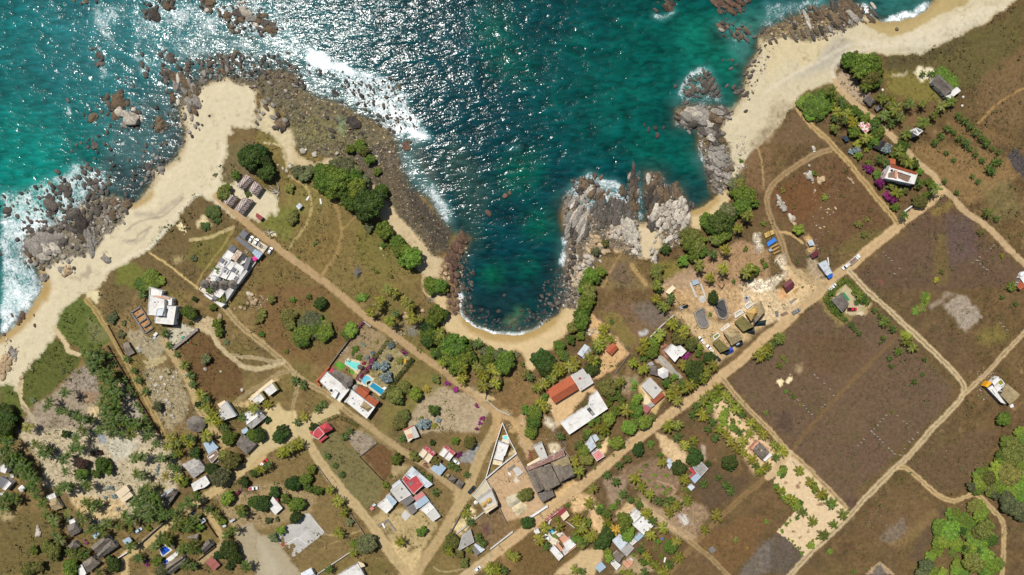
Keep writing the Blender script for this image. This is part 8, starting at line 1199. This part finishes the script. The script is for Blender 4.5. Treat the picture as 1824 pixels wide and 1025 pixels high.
trees('34', "1665,935,46 1680,910,34", 'b'); trees('34', "145,740,15 195,780,17 95,560,22 120,500,18 145,525,13 5,890,13", 'b', .7); trees('34', "240,835,12 210,520,10 440,800,10 375,870,8 890,880,14", 'o', .6); trees('34', "510,145,32 470,170,24 660,90,32 560,230,20 480,60,20 450,90,24 620,40,24 640,20,20 500,190,24", 'g', .7); trees('34', "1090,150,34 1120,60,22 1060,175,26 1110,100,24", 'b', .3)
# clipped hedges
def hedge(key, q, w_, h, c, label, cat='hedge'):
    pts = spline(zz(key, q), 6); o = empty('hedge', at(pts[len(pts)//2]), label, cat); r = np.random.default_rng(len(pts)); L0 = o.location; W_ = [np.array(at(p)) for p in pts]; seg = [(a, b_) for a, b_ in zip(W_[:-1], W_[1:])]; tot = sum(np.linalg.norm(b_-a) for a, b_ in seg); n = int(tot*w_*h*14)
    u = r.uniform(0, len(seg), n); i = u.astype(int); f_ = (u-i)[:, None]; A = np.array([s_[0] for s_ in seg])[i]; Bb = np.array([s_[1] for s_ in seg])[i]; c_ = A+(Bb-A)*f_; d = Bb-A; d /= np.linalg.norm(d, axis=1)[:, None]; nr = np.stack([-d[:, 1], d[:, 0], np.zeros(n)], 1); th = r.uniform(0, math.pi, n)
    c_ = c_+nr*(np.cos(th)*w_/2*r.uniform(.8, 1.1, n))[:, None]; c_[:, 2] += np.where(np.abs(np.cos(th)) > .7, r.uniform(0, h, n), h*r.uniform(.85, 1.08, n)); nn = r.normal(size=(n, 3)); nn /= np.linalg.norm(nn, axis=1)[:, None]; t_ = np.cross(nn, r.normal(size=(n, 3))); t_ /= np.linalg.norm(t_, axis=1)[:, None]; bt = np.cross(nn, t_); s_ = .26*r.uniform(.6, 1.3, n)[:, None]
    V = np.stack([c_+t_*s_, c_+bt*s_*.6, c_-t_*s_, c_-bt*s_*.6], 1).reshape(-1, 3)-np.array(L0); f = bpy.data.objects.new('foliage', npmesh('foliage', V, np.arange(n*4).reshape(-1, 4), lm)); f.color = (*TC[c], 1); link(f, o)
    V = []; F = []
    for k, p in enumerate(W_[::3]): b0 = p-np.array(L0); o_i = len(V); V += [(b0[0]+a, b0[1]+b_, b0[2]+z) for z in (-.2, h*.7) for a, b_ in ((-.05, -.05), (.05, -.05), (.05, .05), (-.05, .05))]; F += [(o_i+e, o_i+(e+1) % 4, o_i+4+(e+1) % 4, o_i+4+e) for e in range(4)]
    m_ = mesh('stem', V, F, tm, o); m_.color = (.13, .1, .07, 1)
hedge('D', "1005,402 870,570 715,765", 2.4, 2.2, 'd', "long clipped green hedge right of the keyhole pool garden"); hedge('D', "775,238 700,340 640,420", 2.0, 1.6, 'g', "green hedge between the two villa gardens, upper half"); hedge('D', "655,390 625,440 595,490", 2.2, 2., 'm', "magenta flowering hedge between the villa gardens, upper half"); hedge('D', "590,500 540,540 500,600", 3.2, 2., 'r', "deep pink flowering hedge between the villa gardens, lower half"); hedge('D', "555,65 490,150 430,230", 1.8, 1.8, 'r', "deep red flowering hedge along the upper villa wall"); hedge('D', "895,325 940,362", 2., 1.6, 'm', "short magenta hedge at the road corner of the villa garden"); hedge('N', "950,605 880,660 770,770 840,890 950,980", 3., 1.5, 'b', "green hedge around the left side of the hedged thatch house"); hedge('N', "960,610 1060,720 1160,815", 3., 1.5, 'b', "green hedge around the right side of the hedged thatch house"); hedge('I', "560,420 600,450", 1.5, 1.2, 'r', "small dark red hedge beside the blue-grey shed"); hedge('H', "560,100 680,40 780,0", 2., 1.4, 'o', "olive hedge above the red pyramid house"); hedge('H', "800,20 900,60 960,95", 2.5, 1.2, 'o', "olive hedge around the small garden plot beside the track"); hedge('I', "470,445 600,540", 1.5, 1.2, 'd', "dark green hedge behind the red terrace house by the track")
# dry grass tufts: uncountable
gx = rng.uniform(0, 1824, 75000); gy = rng.uniform(0, 1025, 75000); gi = np.searchsorted(xs, gx); gj = np.searchsorted(ys, gy)
ok = (fz[np.clip(gj, 0, NY-2), np.clip(gi, 0, NX-2)] == 0) & (DS[gj, gi] > 14) & (LR[gj, gi] > .33) & (fbm(gx, gy, 40, 201) > -.05); gx, gy, gi, gj = gx[ok], gy[ok], gi[ok], gj[ok]; n = len(gx); K = 5
zg = HT[gj, gi]; kk = S*(H-zg)/H; base = np.stack([(gx-912)*kk, (512.5-gy)*kk, zg], -1); C_ = np.repeat(base, K, 0); N = len(C_); rad0 = rng.uniform(.25, .9, n)*np.where(rng.random(n) < .045, 2.1, 1); rad = np.repeat(rad0, K)
ang = rng.uniform(0, 6.283, N); d = np.stack([np.cos(ang), np.sin(ang), np.zeros(N)], -1); C_ = C_+d*(rad*rng.uniform(0, .8, N))[:, None]; up = np.stack([np.cos(ang)*.6, np.sin(ang)*.6, np.ones(N)], -1)*(rad*.55)[:, None]; sd_ = np.stack([-np.sin(ang), np.cos(ang), np.zeros(N)], -1)*(rad*.3)[:, None]
V = np.stack([C_-sd_-[0, 0, .05], C_+sd_-[0, 0, .05], C_+sd_*.5+up, C_-sd_*.5+up], 1).reshape(-1, 3); me = npmesh('grass_tufts', V, np.arange(N*4).reshape(-1, 4), None)
ta = me.attributes.new('tone', 'FLOAT_COLOR', 'POINT'); gcol = LC[gj, gi]*rng.uniform(.75, 1.3, n)[:, None]; gcol = gcol+((rng.random(n) < .2) | (rad0 > 1))[:, None]*(np.array([.085, .105, .02])-gcol)*.75; c4 = np.ones((N*4, 4), np.float32); c4[:, :3] = np.repeat(np.repeat(gcol, K, 0), 4, 0); ta.data.foreach_set('color', c4.ravel())
gm2 = bpy.data.materials.new('tuft_blades'); t, b, o_ = nodes(gm2); t.links.new(attr(t, 'tone').outputs['Color'], b.inputs['Base Color']); b.inputs['Roughness'].default_value = .9; me.materials.append(gm2); tag(link(bpy.data.objects.new('grass_tufts', me)), 'dry grass tufts and low weeds all over the brown fields', 'grass', kind='stuff')
# ------------------------------------------------------------------ labels that single out each repeat by its nearest landmark
MARKS += [(60, 430, 'the left headland rocks'), (220, 200, 'the offshore left boulders'), (330, 150, 'the sandy point'), (430, 30, 'the top left reef'), (520, 200, 'the tidal flat'), (650, 180, 'the long white breaker'), (740, 380, 'the pebble beach'), (820, 440, 'the brown rock jetty'), (910, 610, 'the cove beach'), (1050, 380, 'the central rock shelf'), (1130, 340, 'the narrow sea inlet'), (1190, 390, 'the pale boulder slope'), (1270, 290, 'the right shore rocks'), (1245, 205, 'the big flat reef'), (1250, 145, 'the ring shaped reef'), (1190, 10, 'the top sea rock'), (1310, 20, 'the upper right reef'), (1470, 40, 'the slanted beach rocks'), (1600, 60, 'the upper right beach'), (1460, 340, 'the looped road field'), (1550, 650, 'the big brown field'), (1420, 890, 'the sandy palm plot'), (1700, 940, 'the lower forest'), (1790, 850, 'the upper forest edge'), (60, 660, 'the green dune patches'), (190, 700, 'the dense palm strip'), (140, 800, 'the sandy palm grove'), (20, 780, 'the left edge thicket'), (620, 330, 'the thicket above the meadow'), (690, 540, 'the roadside palms'), (830, 640, 'the cove thicket'), (1300, 740, 'the plantation top'), (1720, 230, 'the young palm rows'), (1620, 440, 'the right dry field'), (350, 700, 'the long brown field'), (560, 600, 'the green scrub patch'), (60, 960, 'the lower left meadow'), (1100, 880, 'the sandy orchard'), (1150, 850, 'the low shrub plot'), (1040, 560, 'the right cove trees')]
from collections import defaultdict
buck = defaultdict(list); ma = np.array([(m_[0], m_[1]) for m_ in MARKS]); DIRS = ['right of', 'above-right of', 'above', 'above-left of', 'left of', 'below-left of', 'below', 'below-right of']
for o, x, y, what, cat, grp in REP:
    d = np.hypot(ma[:, 0]-x, ma[:, 1]-y); i = int(d.argmin()); s_ = int(round(math.atan2(ma[i, 1]-y, x-ma[i, 0])/(math.pi/4))) % 8; buck[(cat, i, s_)].append((d[i], o, what)); o['category'] = cat; o['group'] = grp
ORD = ['nearest', 'second nearest', 'third nearest', 'fourth nearest', 'fifth nearest', 'sixth nearest', 'seventh nearest', 'eighth nearest', 'ninth nearest', 'tenth nearest', 'eleventh nearest', 'twelfth nearest', 'thirteenth nearest', 'fourteenth nearest', 'fifteenth nearest', 'sixteenth nearest', 'seventeenth nearest', 'eighteenth nearest', 'nineteenth nearest', 'twentieth nearest']
for (cat, i, s_), L in buck.items():
    L.sort(key=lambda e_: e_[0])
    for k, (d, o, what) in enumerate(L): o['label'] = f"{what}, " + (f"{ORD[min(k, 19)]} {cat} " if len(L) > 1 else ('the one ' if True else ''))+f"{DIRS[s_]} {MARKS[i][2]}"
